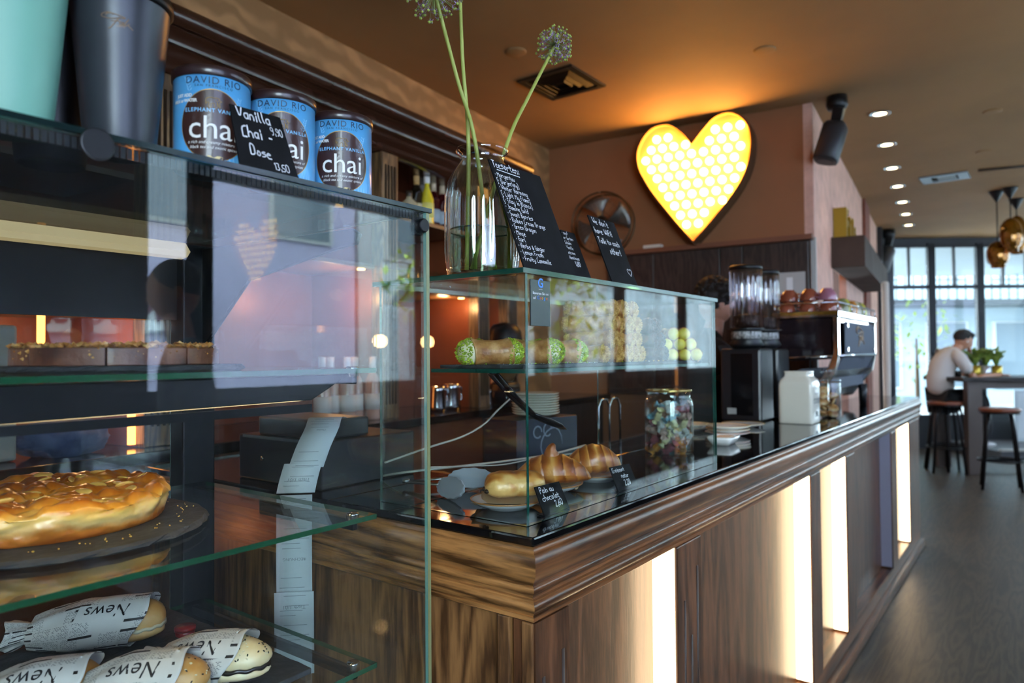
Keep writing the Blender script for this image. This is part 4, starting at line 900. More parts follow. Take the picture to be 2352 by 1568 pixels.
def cup(label, x, y, m, lid=True, letter=True):
    t = thing('travel_cup', label, 'cup', (x, y, FZ + .0005)); H = .235
    fp = lambda z: .043 + (.061 - .043) * z / .2
    BM().lathe([(.0001, .004), (.036, .004), (.038, 0), (.042, 0), (.0432, .003), (fp(.07), .07), (fp(.14), .14), (fp(.2), .2), (fp(.2) + .001, .202)], 64).obj('body', m, t)
    BM().lathe([(fp(.2) + .001, .2), (fp(.2) + .0045, .203), (fp(.2) + .0045, .214), (fp(.2) + .001, .222), (.052, .232), (.0001, .234)], 64).obj('lid', BLACK, t)
    if letter:
        mb = BM(); f = lambda a, b_: (lambda r: Vector((r * sin(a / r), -r * cos(a / r), .158 + b_)))(fp(.158 + b_) + .0004); fili(mb, f, .0095); mb.obj('signature', mat('engraved_bronze', '#8f7358', .4, metal=.4), t)
    t.rotation_euler = (0, 0, -math.atan2(x, y) * 1.0); return t
cup('mint green tapered travel cup with engraved signature on top of the glass cabinet', .312, 1.00, MINT)
cup('dark slate grey tapered travel cup with engraved signature and black lid', .440, 1.00, SLATEG)
cup('black travel cup standing behind the mint and slate cups', .400, 1.125, mat('cup_black', '#0c0c0e', .4), letter=False)
# ---------------------------------------------------------------- food helpers
SLATE = mat('slate', '#24262a', .75, col2='#3a3b3c', vs=14, bump=.5, bs=35)
def slate_round(label, x, y, z, r, th=.011):
    rnd = random.Random(int(r * 1e4)); t = BM(); 
    n = 90; prof = []
    rings = [[Vector((x_ * cos(2 * pi * i / n), x_ * sin(2 * pi * i / n), zz)) for i in range(n)] for x_, zz in ((r * .97, 0), (r, th * .35), (r * .992, th * .7), (r * .975, th))]
    V_ = []
    for j, rg in enumerate(rings): V_.append([t.b.verts.new(p * (1 + (rnd.uniform(-.012, .008) if 0 < j else rnd.uniform(-.02, 0))) if True else p) for p in rg])
    for rg, zz in zip(V_, (0, th * .35, th * .7, th)):
        for v in rg: v.co.z = zz + (rnd.uniform(-.001, .001) if 0 < zz < th else 0)
    for a, b_ in zip(V_, V_[1:]):
        for i in range(n): t._f([a[i], a[(i + 1) % n], b_[(i + 1) % n], b_[i]])
    t._f(V_[0][::-1]); t._f(V_[-1]); return tag(t.obj('slate_platter', SLATE, loc=(x, y, z)), label, 'slate board')
def slate_rect(label, x0, y0, x1, y1, z, th=.008, name='slate_platter'):
    rnd = random.Random(5); t = BM(); pts = []
    for (ax, ay), (bx, by) in zip(((x0, y0), (x1, y0), (x1, y1), (x0, y1)), ((x1, y0), (x1, y1), (x0, y1), (x0, y0))):
        for k in range(24): s_ = k / 24; pts.append((ax + (bx - ax) * s_ + rnd.uniform(-.0015, .0015) - x0, ay + (by - ay) * s_ + rnd.uniform(-.0015, .0015) - y0))
    t.prism(pts, 0, th, 'z'); return tag(t.obj(name, SLATE, loc=(x0, y0, z), bevel=.0015), label, 'slate board')
def toast_mat(name, c0, c1, c2, vs=9, rough=.35, bump=.3, coat=.2, bs=70):
    m, n, l, b = newmat(name); tc = n.new('ShaderNodeTexCoord'); no = n.new('ShaderNodeTexNoise'); no.inputs['Scale'].default_value = vs; no.inputs['Detail'].default_value = 5
    l.new(tc.outputs['Object'], no.inputs['Vector']); r = n.new('ShaderNodeValToRGB'); e = r.color_ramp.elements; e[0].position = .34; e[0].color = S(c0); e[1].position = .66; e[1].color = S(c2)
    q = e.new(.5); q.color = S(c1); l.new(no.outputs[0], r.inputs[0]); l.new(r.outputs[0], b.inputs[0]); b.inputs['Roughness'].default_value = rough; b.inputs['Coat Weight'].default_value = coat
    n2 = n.new('ShaderNodeTexNoise'); n2.inputs['Scale'].default_value = bs; n2.inputs['Detail'].default_value = 6; l.new(tc.outputs['Object'], n2.inputs['Vector'])
    bp = n.new('ShaderNodeBump'); bp.inputs['Strength'].default_value = bump; bp.inputs['Distance'].default_value = .004; l.new(n2.outputs[0], bp.inputs['Height']); l.new(bp.outputs[0], b.inputs['Normal'])
    b.inputs['Subsurface Weight'].default_value = .12; b.inputs['Subsurface Radius'].default_value = (.008, .004, .002); return m
def bits(mb, n, posf, s, rnd, flat=.45):
    for k in range(n):
        p, nrm = posf(rnd); q = Vector((rnd.gauss(0, 1), rnd.gauss(0, 1), rnd.gauss(0, 1))).normalized().to_track_quat('Z', 'Y').to_matrix().to_4x4(); s_ = s * rnd.uniform(.6, 1.3)
        M = Matrix.Translation(p) @ q @ Matrix.Diagonal((s_, s_ * .7, s_ * flat, 1)); V_ = [mb.b.verts.new(M @ Vector(v)) for v in ((1, 0, 0), (0, 1, 0), (-1, 0, 0), (0, -1, 0), (0, 0, 1), (0, 0, -1))]
        for f in ((0, 1, 4), (1, 2, 4), (2, 3, 4), (3, 0, 4), (1, 0, 5), (2, 1, 5), (3, 2, 5), (0, 3, 5)): mb._f([V_[i] for i in f])
# ---- caramel nut cake, pre-cut, on the uppermost shelf
zt_ = 1.4095
slate_round('round slate platter under the flat nut cake on the uppermost cabinet shelf', .53, 1.18, zt_, .178, .010)
t = thing('nut_cake', 'flat round caramel cake topped with sliced almonds, cut into wedges, on a slate', 'cake', (.515, 1.17, zt_ + .0105))
CAR = toast_mat('caramel_layers', '#4a281a', '#6b3d29', '#855438', vs=22, rough=.45, bump=.5)
rnd = random.Random(3); CR, CH = .142, .026
for k in range(8):
    a0 = k * pi / 4 + .25; mid = a0 + pi / 8; off = Vector((cos(mid), sin(mid), 0)) * .0018
    pts = [(0, 0)] + [((CR + .002 * sin(9 * (a0 + pi / 4 * j / 12))) * cos(a0 + pi / 4 * j / 12), CR * sin(a0 + pi / 4 * j / 12)) for j in range(13)]
    o = BM().prism([(x + off.x, y + off.y) for x, y in pts], 0, CH, 'z').obj('cake_wedge', CAR, t, bevel=.0015)
mb = BM()
def pf(r): a, q = r.uniform(0, 2 * pi), CR * math.sqrt(r.random()); return Vector((q * cos(a), q * sin(a), CH + r.uniform(0, .006))), None
bits(mb, 900, pf, .0065, rnd, .22)
def pf(r): a = r.uniform(0, 2 * pi); return Vector((CR * cos(a), CR * sin(a), r.uniform(.010, CH))), None
bits(mb, 60, pf, .004, rnd, .6)
mb.obj('almond_flakes', toast_mat('almond_toasted', '#94561f', '#b87a38', '#d8a866', vs=60, bump=.1), t)['kind'] = 'stuff'
# ---- apple cake on the middle shelf
z2 = 1.1365
slate_round('large round slate platter under the golden apple cake on the middle shelf', .49, 1.345, z2, .238, .012)
t = thing('apple_cake', 'golden baked apple cake with a lumpy glazed crust on a round slate', 'cake', (.485, 1.385, z2 + .0125)); AR, AH = .197, .058
CRUST = None
def crust_mat():
    m, n, l, b = newmat('apple_cake_crust'); tc = n.new('ShaderNodeTexCoord'); sp_ = n.new('ShaderNodeSeparateXYZ'); l.new(tc.outputs['Object'], sp_.inputs[0])
    no = n.new('ShaderNodeTexNoise'); no.inputs['Scale'].default_value = 13; no.inputs['Detail'].default_value = 5; l.new(tc.outputs['Object'], no.inputs['Vector'])
    mr = n.new('ShaderNodeMapRange'); mr.inputs['From Min'].default_value = 0; mr.inputs['From Max'].default_value = .074; l.new(sp_.outputs[2], mr.inputs['Value'])
    ad = n.new('ShaderNodeMath'); ad.operation = 'MULTIPLY_ADD'; ad.inputs[1].default_value = .75; ad.inputs[2].default_value = -.36; l.new(no.outputs[0], ad.inputs[0])
    a2 = n.new('ShaderNodeMath'); a2.operation = 'ADD'; l.new(ad.outputs[0], a2.inputs[0]); l.new(mr.outputs[0], a2.inputs[1])
    r = n.new('ShaderNodeValToRGB'); e = r.color_ramp.elements; e[0].position = .0; e[0].color = S('#9a4e16'); e[1].position = 1; e[1].color = S('#8e3f0e')
    for p_, c_ in ((.16, '#b9702a'), (.36, '#e2bd78'), (.52, '#efc267'), (.66, '#e39a35'), (.82, '#bd6a1c')): q = e.new(p_); q.color = S(c_)
    l.new(a2.outputs[0], r.inputs[0]); l.new(r.outputs[0], b.inputs[0]); b.inputs['Roughness'].default_value = .3; b.inputs['Coat Weight'].default_value = .45; b.inputs['Coat Roughness'].default_value = .2
    b.inputs['Subsurface Weight'].default_value = .15; b.inputs['Subsurface Radius'].default_value = (.01, .006, .002)
    n2 = n.new('ShaderNodeTexNoise'); n2.inputs['Scale'].default_value = 60; n2.inputs['Detail'].default_value = 6; l.new(tc.outputs['Object'], n2.inputs['Vector'])
    bp = n.new('ShaderNodeBump'); bp.inputs['Strength'].default_value = .35; bp.inputs['Distance'].default_value = .004; l.new(n2.outputs[0], bp.inputs['Height']); l.new(bp.outputs[0], b.inputs['Normal']); return m
CRUST = crust_mat(); rnd = random.Random(11)
lumps = [(rnd.uniform(0, 2 * pi), math.sqrt(rnd.random()) * .96, rnd.uniform(.016, .032), rnd.uniform(.006, .017)) for _ in range(85)] + [(2 * pi * k / 17 + rnd.uniform(-.1, .1), .93, rnd.uniform(.022, .034), rnd.uniform(.008, .015)) for k in range(17)]
LP = [(q * AR * cos(a), q * AR * sin(a), w_, h_) for a, q, w_, h_ in lumps]
def ctop(x, y):
    h = AH - .012
    m_ = 0
    for lx_, ly_, w_, h_ in LP:
        d2 = ((x - lx_) ** 2 + (y - ly_) ** 2) / (w_ * w_)
        if d2 < 1: m_ = max(m_, h_ * math.sqrt(1 - d2) ** 1.2)
    return h + m_ + .004 * noise.noise(Vector((x * 40, y * 40, 1))) + .0022 * noise.noise(Vector((x * 120, y * 120, 5)))
mb = BM()
def cf(i, j):
    a = 2 * pi * i
    if j < .3:
        s_ = j / .3; w_ = .012 * noise.noise(Vector((cos(a) * 5, sin(a) * 5, s_ * 2))); r = AR * (.93 + .07 * s_ ** .7) + w_ * s_ + .0025 * noise.noise(Vector((cos(a) * 28, sin(a) * 28, s_ * 5)))
        return Vector((r * cos(a), r * sin(a), s_ * (AH - .016)))
    s_ = (j - .3) / .7; r = AR * (1.0 - s_) + .012 * noise.noise(Vector((cos(a) * 5, sin(a) * 5, 2))) * (1 - s_)
    rr = r * (1 + .015 * sin(s_ * pi)); x, y = rr * cos(a), rr * sin(a); z = ctop(x, y) * min(1, .86 + s_ * 2.2)
    return Vector((x, y, z))
mb.grid(cf, 180, 90, closeu=True); o = mb.obj('crust', CRUST, t); 
BM().lathe([(.0001, .001), (AR * .93, 0), (AR * .93, .002)], 60).obj('base', MATS['apple_cake_crust'], t)
mb = BM()
for k in range(34):
    a, q = rnd.uniform(0, 2 * pi), math.sqrt(rnd.random()) * .85 * AR; x, y = q * cos(a), q * sin(a); z = ctop(x, y)
    M = Matrix.Translation((x, y, z - .001)) @ Matrix.Rotation(rnd.uniform(0, 6), 4, 'Z') @ Matrix.Rotation(rnd.uniform(-.8, .8), 4, 'X') @ Matrix.Diagonal((.017, .010, .0035, 1)); mb.blob((0, 0, 0), 1, (10, 6), M=M)
mb.obj('apple_pieces', mat('apple_cooked', '#dcb45c', .25, coat=.5, sss=.2), t)['kind'] = 'stuff'
mb = BM()
def pf(r): a, q = r.uniform(-2.6, .3), r.uniform(AR + .008, .236); return Vector((q * cos(a) , q * sin(a), .002 - .0)), None
bits(mb, 40, pf, .0018, rnd, .7)
tag(mb.obj('crumbs', MATS['apple_cooked'], loc=(.485, 1.375, z2 + .0125)), 'golden crumbs scattered on the slate around the apple cake', 'crumbs', kind='stuff')
# ---- wrapped sandwiches on the lowest shelf
def news_mat():
    m, n, l, b = newmat('newsprint_paper'); tc = n.new('ShaderNodeTexCoord'); mp = n.new('ShaderNodeMapping'); mp.inputs['Rotation'].default_value = (0, 0, .08); l.new(tc.outputs['UV'], mp.inputs[0])
    def brick(sc, w_, h_, mo, off, fq=2):
        q = n.new('ShaderNodeTexBrick'); q.inputs['Scale'].default_value = sc; q.inputs['Brick Width'].default_value = w_; q.inputs['Row Height'].default_value = h_; q.inputs['Mortar Size'].default_value = mo; q.inputs['Mortar Smooth'].default_value = 0
        q.inputs['Color1'].default_value = (0, 0, 0, 1); q.inputs['Color2'].default_value = (1, 1, 1, 1); q.inputs['Mortar'].default_value = (1, 1, 1, 1); q.offset = off; q.inputs['Bias'].default_value = 0; l.new(mp.outputs[0], q.inputs['Vector']); return q
    lines = brick(1, .004, .0022, .0007, .37); cols = brick(1, .034, .026, .0016, .5); heads = brick(1, .045, .0085, .002, .43)
    lt = n.new('ShaderNodeMath'); lt.operation = 'LESS_THAN'; lt.inputs[1].default_value = .75; l.new(lines.outputs[0], lt.inputs[0])     # letters
    cl = n.new('ShaderNodeMath'); cl.operation = 'LESS_THAN'; cl.inputs[1].default_value = .62; l.new(cols.outputs[0], cl.inputs[0])
    tx = n.new('ShaderNodeMath'); tx.operation = 'MULTIPLY'; l.new(lt.outputs[0], tx.inputs[0]); l.new(cl.outputs[0], tx.inputs[1])
    hd_ = n.new('ShaderNodeMath'); hd_.operation = 'LESS_THAN'; hd_.inputs[1].default_value = .22; l.new(heads.outputs[0], hd_.inputs[0])
    m1 = n.new('ShaderNodeMix'); m1.data_type = 'RGBA'; m1.inputs[6].default_value = S('#cfccc6'); m1.inputs[7].default_value = S('#4a494f'); l.new(tx.outputs[0], m1.inputs[0])
    m2 = n.new('ShaderNodeMix'); m2.data_type = 'RGBA'; m2.inputs[7].default_value = S('#26262b'); l.new(m1.outputs[2], m2.inputs[6]); l.new(hd_.outputs[0], m2.inputs[0])
    l.new(m2.outputs[2], b.inputs[0]); b.inputs['Roughness'].default_value = .55; return m
NEWS = news_mat(); NEWSW = mat('newsprint_plain', '#d2cfc9', .55); INK = mat('newsprint_ink', '#23242b', .6)
BUNM = toast_mat('bun_crust', '#a4692a', '#c48b45', '#e3bd82', vs=9, rough=.45, bump=.15); BUNP = toast_mat('bun_pale', '#c99a56', '#e3c792', '#efdfb9', vs=10, rough=.5, bump=.15)
def sandwich(label, loc, rz, L, rw, rh, bun, seeds=0, pale=False, tilt=0, leaf=True, seed=1):
    """wrapped roll along local x, open end at +x; front (news title) side is -y"""
    t = thing('wrapped_sandwich', label, 'sandwich', loc, rot=(0, tilt, rz)); rnd = random.Random(seed); mt_ = BUNP if pale else BUNM
    xe = L / 2; x0 = xe - bun
    def shape(u):
        return 1 + .05 * noise.noise(u * 2.2 + Vector((seed, 0, 0)))
    cx = xe - bun * 1.6; M = Matrix.Translation((cx, 0, rh))
    BM().blob((0, 0, rh * .14), (bun * 1.6, rw * .93, rh * .82), (36, 20), fn=shape, M=M).obj('bun_top', mt_, t)
    BM().blob((0, 0, -rh * .42), (bun * 1.55, rw * .88, rh * .5), (32, 14), fn=shape, M=M).obj('bun_base', mt_, t)
    mb = BM()
    mb.grid(lambda i, j: M @ Vector((bun * 1.5 * cos((i - .5) * 2.6) * (.75 + .30 * j), rw * .96 * sin((i - .5) * 2.6) * (.75 + .27 * j), -rh * .22 + .0015 * sin(i * 40 + j * 3))), 40, 4)
    mb.obj('filling', mat('filling_dark', '#1b1512', .25, coat=.5) if pale else mat('filling_cream', '#d8cfae', .5), t, solid=.006)
    if leaf:
        mb = BM(); mb.grid(lambda i, j: M @ Vector((-bun * .25 + .012 * j, rw * 1.03 * cos(i * pi) * (1 + .02 * sin(i * 50)), rh * .06 + rh * .98 * sin(i * pi) * (1 + .02 * sin(i * 37)))), 40, 3)
        mb.obj('lettuce', mat('lettuce_green', '#5d7a2e', .4), t, solid=.0015)
    if seeds:
        mb = BM(); mb2 = BM()
        for k in range(seeds):
            th_, ph = rnd.uniform(-1.5, 1.5), rnd.uniform(.05, 1.25); u = Vector((cos(th_) * cos(ph), sin(th_) * cos(ph), sin(ph))); kk = shape(u)
            p = M @ (Vector((u.x * bun * 1.6 * kk, u.y * rw * .93 * kk, u.z * rh * .82 * kk + rh * .14)))
            nrm = Vector((u.x / (bun * 1.6), u.y / rw, u.z / rh)).normalized(); q = nrm.to_track_quat('Z', 'Y').to_matrix().to_4x4()
            (mb if (k % 3 or pale) and (k % 5) else mb2).blob((0, 0, 0), 1, (6, 4), M=Matrix.Translation(p) @ q @ Matrix.Rotation(rnd.uniform(0, 6), 4, 'Z') @ Matrix.Diagonal((.0024, .0014, .0008, 1)))
        mb.obj('black_seeds', mat('seed_black', '#17120f', .4), t)['kind'] = 'stuff'; mb2.obj('sesame_seeds', mat('seed_sesame', '#eadcb4', .4), t)['kind'] = 'stuff'
    # paper sleeve: tapered to a twisted tail at -x
    W = 6.0
    def rad(s_):                      # s_: 0 tail .. 1 mouth
        return min(1.05, .22 + 1.25 * s_ ** .62) if s_ > .16 else .62 - 1.6 * s_ + .0
    def P_(s_, a):
        x = -xe + (x0 + xe) * s_; k = rad(s_); fold = .045 * sin(a * 7 + s_ * 9 + seed) * (1 - s_) + .03 * noise.noise(Vector((s_ * 6, cos(a) * 2, sin(a) * 2 + seed)))
        k *= 1.04 + fold * (1.6 if s_ < .4 else .7); zc = rh * (1 - .35 * (1 - s_) ** 2)
        skew = .012 * sin(a) 
        y = rw * k * cos(a) * 1.05; z = zc + rh * k * sin(a) * 1.05; return Vector((x + skew * s_ * 1.6 + .006 * sin(3 * a) * (1 if s_ > .9 or s_ < .1 else 0), y, max(.0015, z)))
    mb = BM(); uvl = mb.b.loops.layers.uv.new('UVMap'); nu, nv = 64, 40
    mb.grid(lambda i, j: P_(j, 2 * pi * i), nu, nv, closeu=True)
    per = 2 * pi * (rw + rh) / 2
    vv = list(mb.b.verts)
    for f in mb.b.faces:
        for lp in f.loops:
            k = lp.vert.index if lp.vert.index >= 0 else 0
    mb.b.verts.index_update()
    for f in mb.b.faces:
        ids = [lp.vert.index for lp in f.loops]; us = [i // (nv + 1) for i in ids]
        for lp, u_ in zip(f.loops, us):
            j = lp.vert.index % (nv + 1); uu = u_ if not (max(us) == nu - 1 and min(us) == 0 and u_ == 0) else nu
            lp[uvl].uv = ((j / nv) * (x0 + xe) + 3, (uu / nu) * per + 5)
    mb.obj('paper_wrap', NEWS, t, solid=.0006)
    # title block: plain band with 'News' printed upside down towards the viewer
    def tf(x, y):                    # x along sleeve, y up round the side (a: -y side front)
        a = -pi / 2 - .55 + (-y) / per * 2 * pi * -1
        a = pi - .80 - (y / per) * 2 * pi
        s_ = (x + xe) / (x0 + xe); p = P_(s_, a); c_ = Vector((p.x, 0, rh)); return c_ + (p - c_) * 1.03
    mb = BM(); mb.grid(lambda i, j: (lambda p: p)(tf(x0 - .115 + .10 * i, -.016 + .030 * j)), 16, 8); mb.obj('title_band', NEWSW, t)
    mb = BM(); put_text(mb, 'News', .031, (0, 0), lambda x, y: (lambda p: p + (p - Vector((p.x, 0, rh))).normalized() * .0009)(tf(x0 - .066 - x, .010 - y)), spacing=1.05); mb.obj('title_lettering', INK, t)
    return t
z3 = .8605
slate_rect('dark slate board under the wrapped sandwiches on the lowest cabinet shelf', .12, 1.06, .80, 1.585, z3, .010)
zs = z3 + .0105
sandwich('long newspaper wrapped baguette with its pale crust end to the right, furthest back', (.605, 1.50, zs), -.72, .28, .050, .042, .040, leaf=False, seeds=4, seed=2)
sandwich('newspaper wrapped roll with black sesame seeds and dark filling, at the right front', (.662, 1.165, zs), -1.0, .22, .047, .040, .055, seeds=85, pale=True, seed=4)
sandwich('newspaper wrapped sesame roll at the bottom, between the seeded roll and the leftmost one', (.545, 1.165, zs), -.85, .22, .047, .042, .048, seeds=40, seed=6)
sandwich('newspaper wrapped roll leftmost at the bottom edge, mostly paper', (.440, 1.29, zs), -.75, .20, .046, .038, .03, leaf=False, seeds=4, seed=8)
for q, lb in (((425, 1440), 'small red sauce pot beside the wrapped sandwiches'),):
    p = at(*q, Z=.885); t = thing('sauce_pot', lb, 'pot', (p.x, p.y, z3 + .0005)); BM().lathe([(.0001, 0), (.017, 0), (.019, .022)], 24).obj('body', mat('pot_red', '#8e1a17', .3), t); BM().lathe([(.0205, .019), (.0205, .026), (.0001, .027)], 24).obj('lid', mat('pot_red', '#8e1a17', .3), t)
# receipts hanging beside the cabinet from the till
t = thing('cash_till', 'black till with a slim receipt printer behind the display cabinet', 'till', (1.10, 1.42, CZ + .0005))
BM().box((0, 0, 0), (.32, .36, .12)).obj('body', mat('till_black', '#121316', .35), t, bevel=.004)
BM().box((.02, .03, .1205), (.18, .30, .17)).obj('printer', mat('printer_black', '#1b1d20', .3), t, bevel=.006)
BM().box((-.002, .02, .112), (-.0002, .34, .12)).obj('trim_strip', CHROME, t)
BM().lathe([(.0001, 0), (.006, 0), (.006, .003), (.0001, .003)], 14, M=Matrix.Translation((0, .25, .06)) @ Matrix.Rotation(R(-90), 4, 'Y')).obj('lock', CHROME, t)
RCP = mat('receipt_paper', '#c6cbd2', .6); rx = Vector((.70, -.714, 0)); wR = .078
def receipt(label, cpts, lines, w=wR, off=0):
    """strip following centre points from top to bottom"""
    t = thing('receipt', label, 'receipt', cpts[0], group='till receipts hanging beside the cabinet'); cp = [Vector(p) - Vector(cpts[0]) for p in catmull(cpts, 6, False)]; n_ = len(cp)
    cum = [0]; [cum.append(cum[-1] + (b_ - a).length) for a, b_ in zip(cp, cp[1:])]
    def fn(s_, x):
        d = max(0, min(cum[-1], s_)); k = max(i for i in range(n_ - 1) if cum[i] <= d + 1e-9); r_ = (d - cum[k]) / max(1e-9, cum[k + 1] - cum[k]); return cp[k].lerp(cp[k + 1], r_) + rx * x
    mb = BM(); mb.grid(lambda i, j: fn(i * cum[-1], (j - .5) * w), n_ * 2, 2); mb.obj('paper', RCP, t, solid=.0003)
    mb = BM(); fr = Vector((-rx.y, rx.x, 0)) * -.0008
    for tx_, pos, sz in lines: put_text(mb, tx_, sz, (0, 0), lambda x, y: fn(pos + y, -x) - Vector((.714, .70, 0)) * .0009, align='CENTER')
    for k in range(int(cum[-1] / .011)):
        r_ = random.Random(k); a, b_ = r_.uniform(-.034, -.02), r_.uniform(.0, .034)
        if r_.random() < .65: mb.quad([fn(.008 + k * .011 + dy, x) - Vector((.714, .70, 0)) * .0009 for x, dy in ((a, 0), (b_, 0), (b_, .0011), (a, .0011))])
    mb.obj('print', mat('receipt_ink', '#84888f', .7), t); return t
cR = Vector((1.005, 1.36, 0))
receipt('uppermost till receipt curling over the edge beside the cabinet', [(1.14, 1.43, 1.2755), (1.085, 1.385, 1.284), (1.05, 1.355, 1.262), (1.022, 1.35, 1.222), (1.000, 1.348, 1.178)], [('RECHNUNG', .085, .008), ('Danke', .125, .008)])
receipt('short middle receipt reading Tisch 1/01 beside the cabinet', [(.998, 1.355, 1.187), (.984, 1.35, 1.16), (.970, 1.345, 1.125)], [('Tisch 1/01', .035, .012)], w=.084)
receipt('long receipt hanging below the middle shelf beside the cabinet', [(.9705, 1.35, 1.12), (.968, 1.348, 1.0), (.970, 1.35, .90)], [('BEWIRTUNG', .012, .009), ('RECHNUNG', .14, .009)])
receipt('lowest receipt strip reaching below the bottom shelf beside the cabinet', [(.966, 1.346, .905), (.968, 1.348, .84), (.97, 1.35, .72)], [('Tisch 1/01', .03, .012)], w=.086)
# ================================================================ PASTRIES IN THE GLASS CASE
ZS = 1.4035
slate_rect('long black slate board dusted with sugar on the case shelf', 1.125, .822, 2.045, 1.045, ZS, .008)
ZC = ZS + .0085
SHELL = toast_mat('cannoli_shell', '#8a5526', '#b07a40', '#cfa068', vs=45, rough=.5, bump=.6, bs=120); SHELLD = toast_mat('cannoli_shell_dark', '#2f1a10', '#4a2a1a', '#6b4028', vs=40, rough=.45, bump=.5)
CREAM = mat('ricotta_cream', '#ece2c4', .5, sss=.2); PIST = mat('pistachio_crumb', '#7f9a1c', .6, col2='#b4c437', vs=90); NUTC = mat('hazelnut_crumb', '#b5853f', .6, col2='#dcb36a', vs=90)
CHOC = mat('chocolate_crumb', '#2a1710', .5, col2='#4a2c1e', vs=80); LEMON = mat('custard_yellow', '#dccb5e', .45, sss=.2, var=.12, vs=40); SUGAR = mat('icing_sugar', '#efe9df', .9)
def cannolo(kind, seed, Lc=.108, rc=.0198):
    if kind == 'pist': Lc = .066
    """cannolo along local y, front end at -y"""
    rnd = random.Random(seed); sh = SHELLD if kind == 'choc' else SHELL; t = thing('cannolo', '', 'pastry')
    mb = BM()
    def f(i, j):
        a = 2 * pi * i * 1.06; y = (j - .5) * Lc; fl_ = 1 + .22 * (abs(j - .5) * 2) ** 3 + .05 * noise.noise(Vector((cos(a) * 2, sin(a) * 2, j * 4 + seed))); sp_ = rc * fl_ * (1 + .10 * max(0, i - .93) / .07)
        y += .006 * sin(a + seed) * (abs(j - .5) * 2); return Vector((sp_ * cos(a), y, sp_ * sin(a) + rc))
    mb.grid(f, 30, 14); mb.obj('shell', sh, t, solid=.0022)
    fm, cm, bs_ = {'pist': (CREAM, PIST, .0030), 'nut': (CREAM, NUTC, .0027), 'choc': (CHOC, CHOC, .0028), 'lemon': (LEMON, LEMON, .0012)}[kind]
    mb = BM()
    for sy in (-1, 1):
        o_ = {'lemon': .013, 'pist': .017}.get(kind, .010)
        mb.blob((0, sy * (Lc / 2 - .001), rc * 1.02), (rc * 1.1, o_ + .006, rc * 1.08), (18, 12))
    mb.obj('cream', fm if kind != 'nut' else NUTC, t)
    if kind != 'lemon':
        mb = BM()
        def pf(r):
            sy = -1 if r.random() < .62 else 1; u = Vector((r.gauss(0, 1), r.gauss(0, 1), r.gauss(0, 1))).normalized(); u.y = abs(u.y) * sy
            return Vector((u.x * rc * 1.17, sy * (Lc / 2 - .002) + u.y * (.027 if kind == 'pist' else .018), rc * 1.02 + u.z * rc * 1.18)), None
        bits(mb, 420 if kind != 'pist' else 700, pf, bs_, rnd, .6); mb.obj('nut_coating', cm, t)['kind'] = 'stuff'
    return t
protos = {k: [cannolo(k, s_) for s_ in (1, 2)] for k in ('pist', 'nut', 'choc', 'lemon')}
used = {}
def place(kind, x, y, z, rz, label, group, rx_=0, s_=1):
    i = used.get(kind, 0); used[kind] = i + 1; p = protos[kind][i % 2]
    o = p if i < 2 else dup(p)
    o.location = (x, y, z); o.rotation_euler = (rx_, 0, rz); o['label'] = label; o['group'] = group; o.scale = (s_,) * 3; return o
G1 = 'pistachio cannoli on the slate'
for i, (x, y, z, rz, lb) in enumerate([(1.185, .955, ZC, .85, 'pistachio coated cannolo lying crossways nearest the case corner'), (1.268, 1.0, ZC, .9, 'pistachio cannolo behind the one nearest the case corner'), (1.285, .915, ZC, .45, 'second pistachio cannolo along the front, right behind the case edge'), (1.39, .915, ZC, .9, 'pistachio cannolo with a bright green end just left of the nut pile'), (1.43, .995, ZC, .8, 'pistachio cannolo at the rear beside the nut pile')]):
    place('pist', x, y, z, rz, lb, G1, s_=1.28)
rnd = random.Random(8); G2 = 'hazelnut cannoli stacked in a pyramid'
rows = [(0, 5, 1.50), (1, 4, 1.52), (2, 4, 1.515), (3, 3, 1.53)]
names = ['bottom', 'second', 'third', 'top']; ordn = ['leftmost', 'second', 'third', 'fourth', 'fifth', 'rightmost']
for r_, n_, xs in rows:
    for k in range(n_):
        nm = ordn[k] if k < n_ - 1 else 'rightmost'
        place('nut', xs + k * .0475 + rnd.uniform(-.003, .003), .905 + rnd.uniform(-.006, .006), ZC + r_ * .0378, rnd.uniform(-.22, .22) + .3, '%s hazelnut coated cannolo in the %s layer of the pile' % (nm, names[r_]), G2, s_=1.0)
G3 = 'dark chocolate cannoli beside the nut pile'
for (x, r_, lb) in ((1.845, 0, 'dark chocolate cannolo at the bottom beside the nut pile'), (1.893, 0, 'dark chocolate cannolo at the bottom, further right'), (1.83, 1, 'dark chocolate cannolo in the second layer, left'), (1.872, 1, 'dark chocolate cannolo in the second layer, right'), (1.81, 2, 'dark chocolate cannolo in the third layer beside the nut pile'), (1.848, 2, 'dark chocolate cannolo on top of the dark pile')):
    place('choc', x - .05, .915, ZC + r_ * .0378, rnd.uniform(-.1, .2) + .2, lb, G3, s_=1.0)
G4 = 'yellow custard cannoli at the right end of the case'
for r_, ks in ((0, (-1.5, -.5, .5, 1.5)), (1, (-1, 0, 1)), (2, (-.5, .5))):
    for k, q in enumerate(ks):
        place('lemon', 2.005 + q * .034 * .6, .893 - q * .034 * .8, ZC + r_ * .031, -.85 + rnd.uniform(-.08, .08), '%s yellow custard cannolo in the %s row at the right end' % (ordn[k] if k < len(ks) - 1 else 'rightmost', ('bottom', 'middle', 'top')[r_]), G4, s_=.82)
mb = BM()
def pf(r): return Vector((r.uniform(.02, .45), r.uniform(.0, .17), 0)), None
bits(mb, 45, pf, .0028, rnd, .6); tag(mb.obj('pistachio_crumbs', PIST, loc=(1.13, .835, ZC + .001)), 'green pistachio crumbs scattered on the left of the slate board', 'crumbs', kind='stuff')
mb = BM()
def pf(r): return Vector((r.uniform(.4, .8), r.uniform(.0, .15), 0)), None
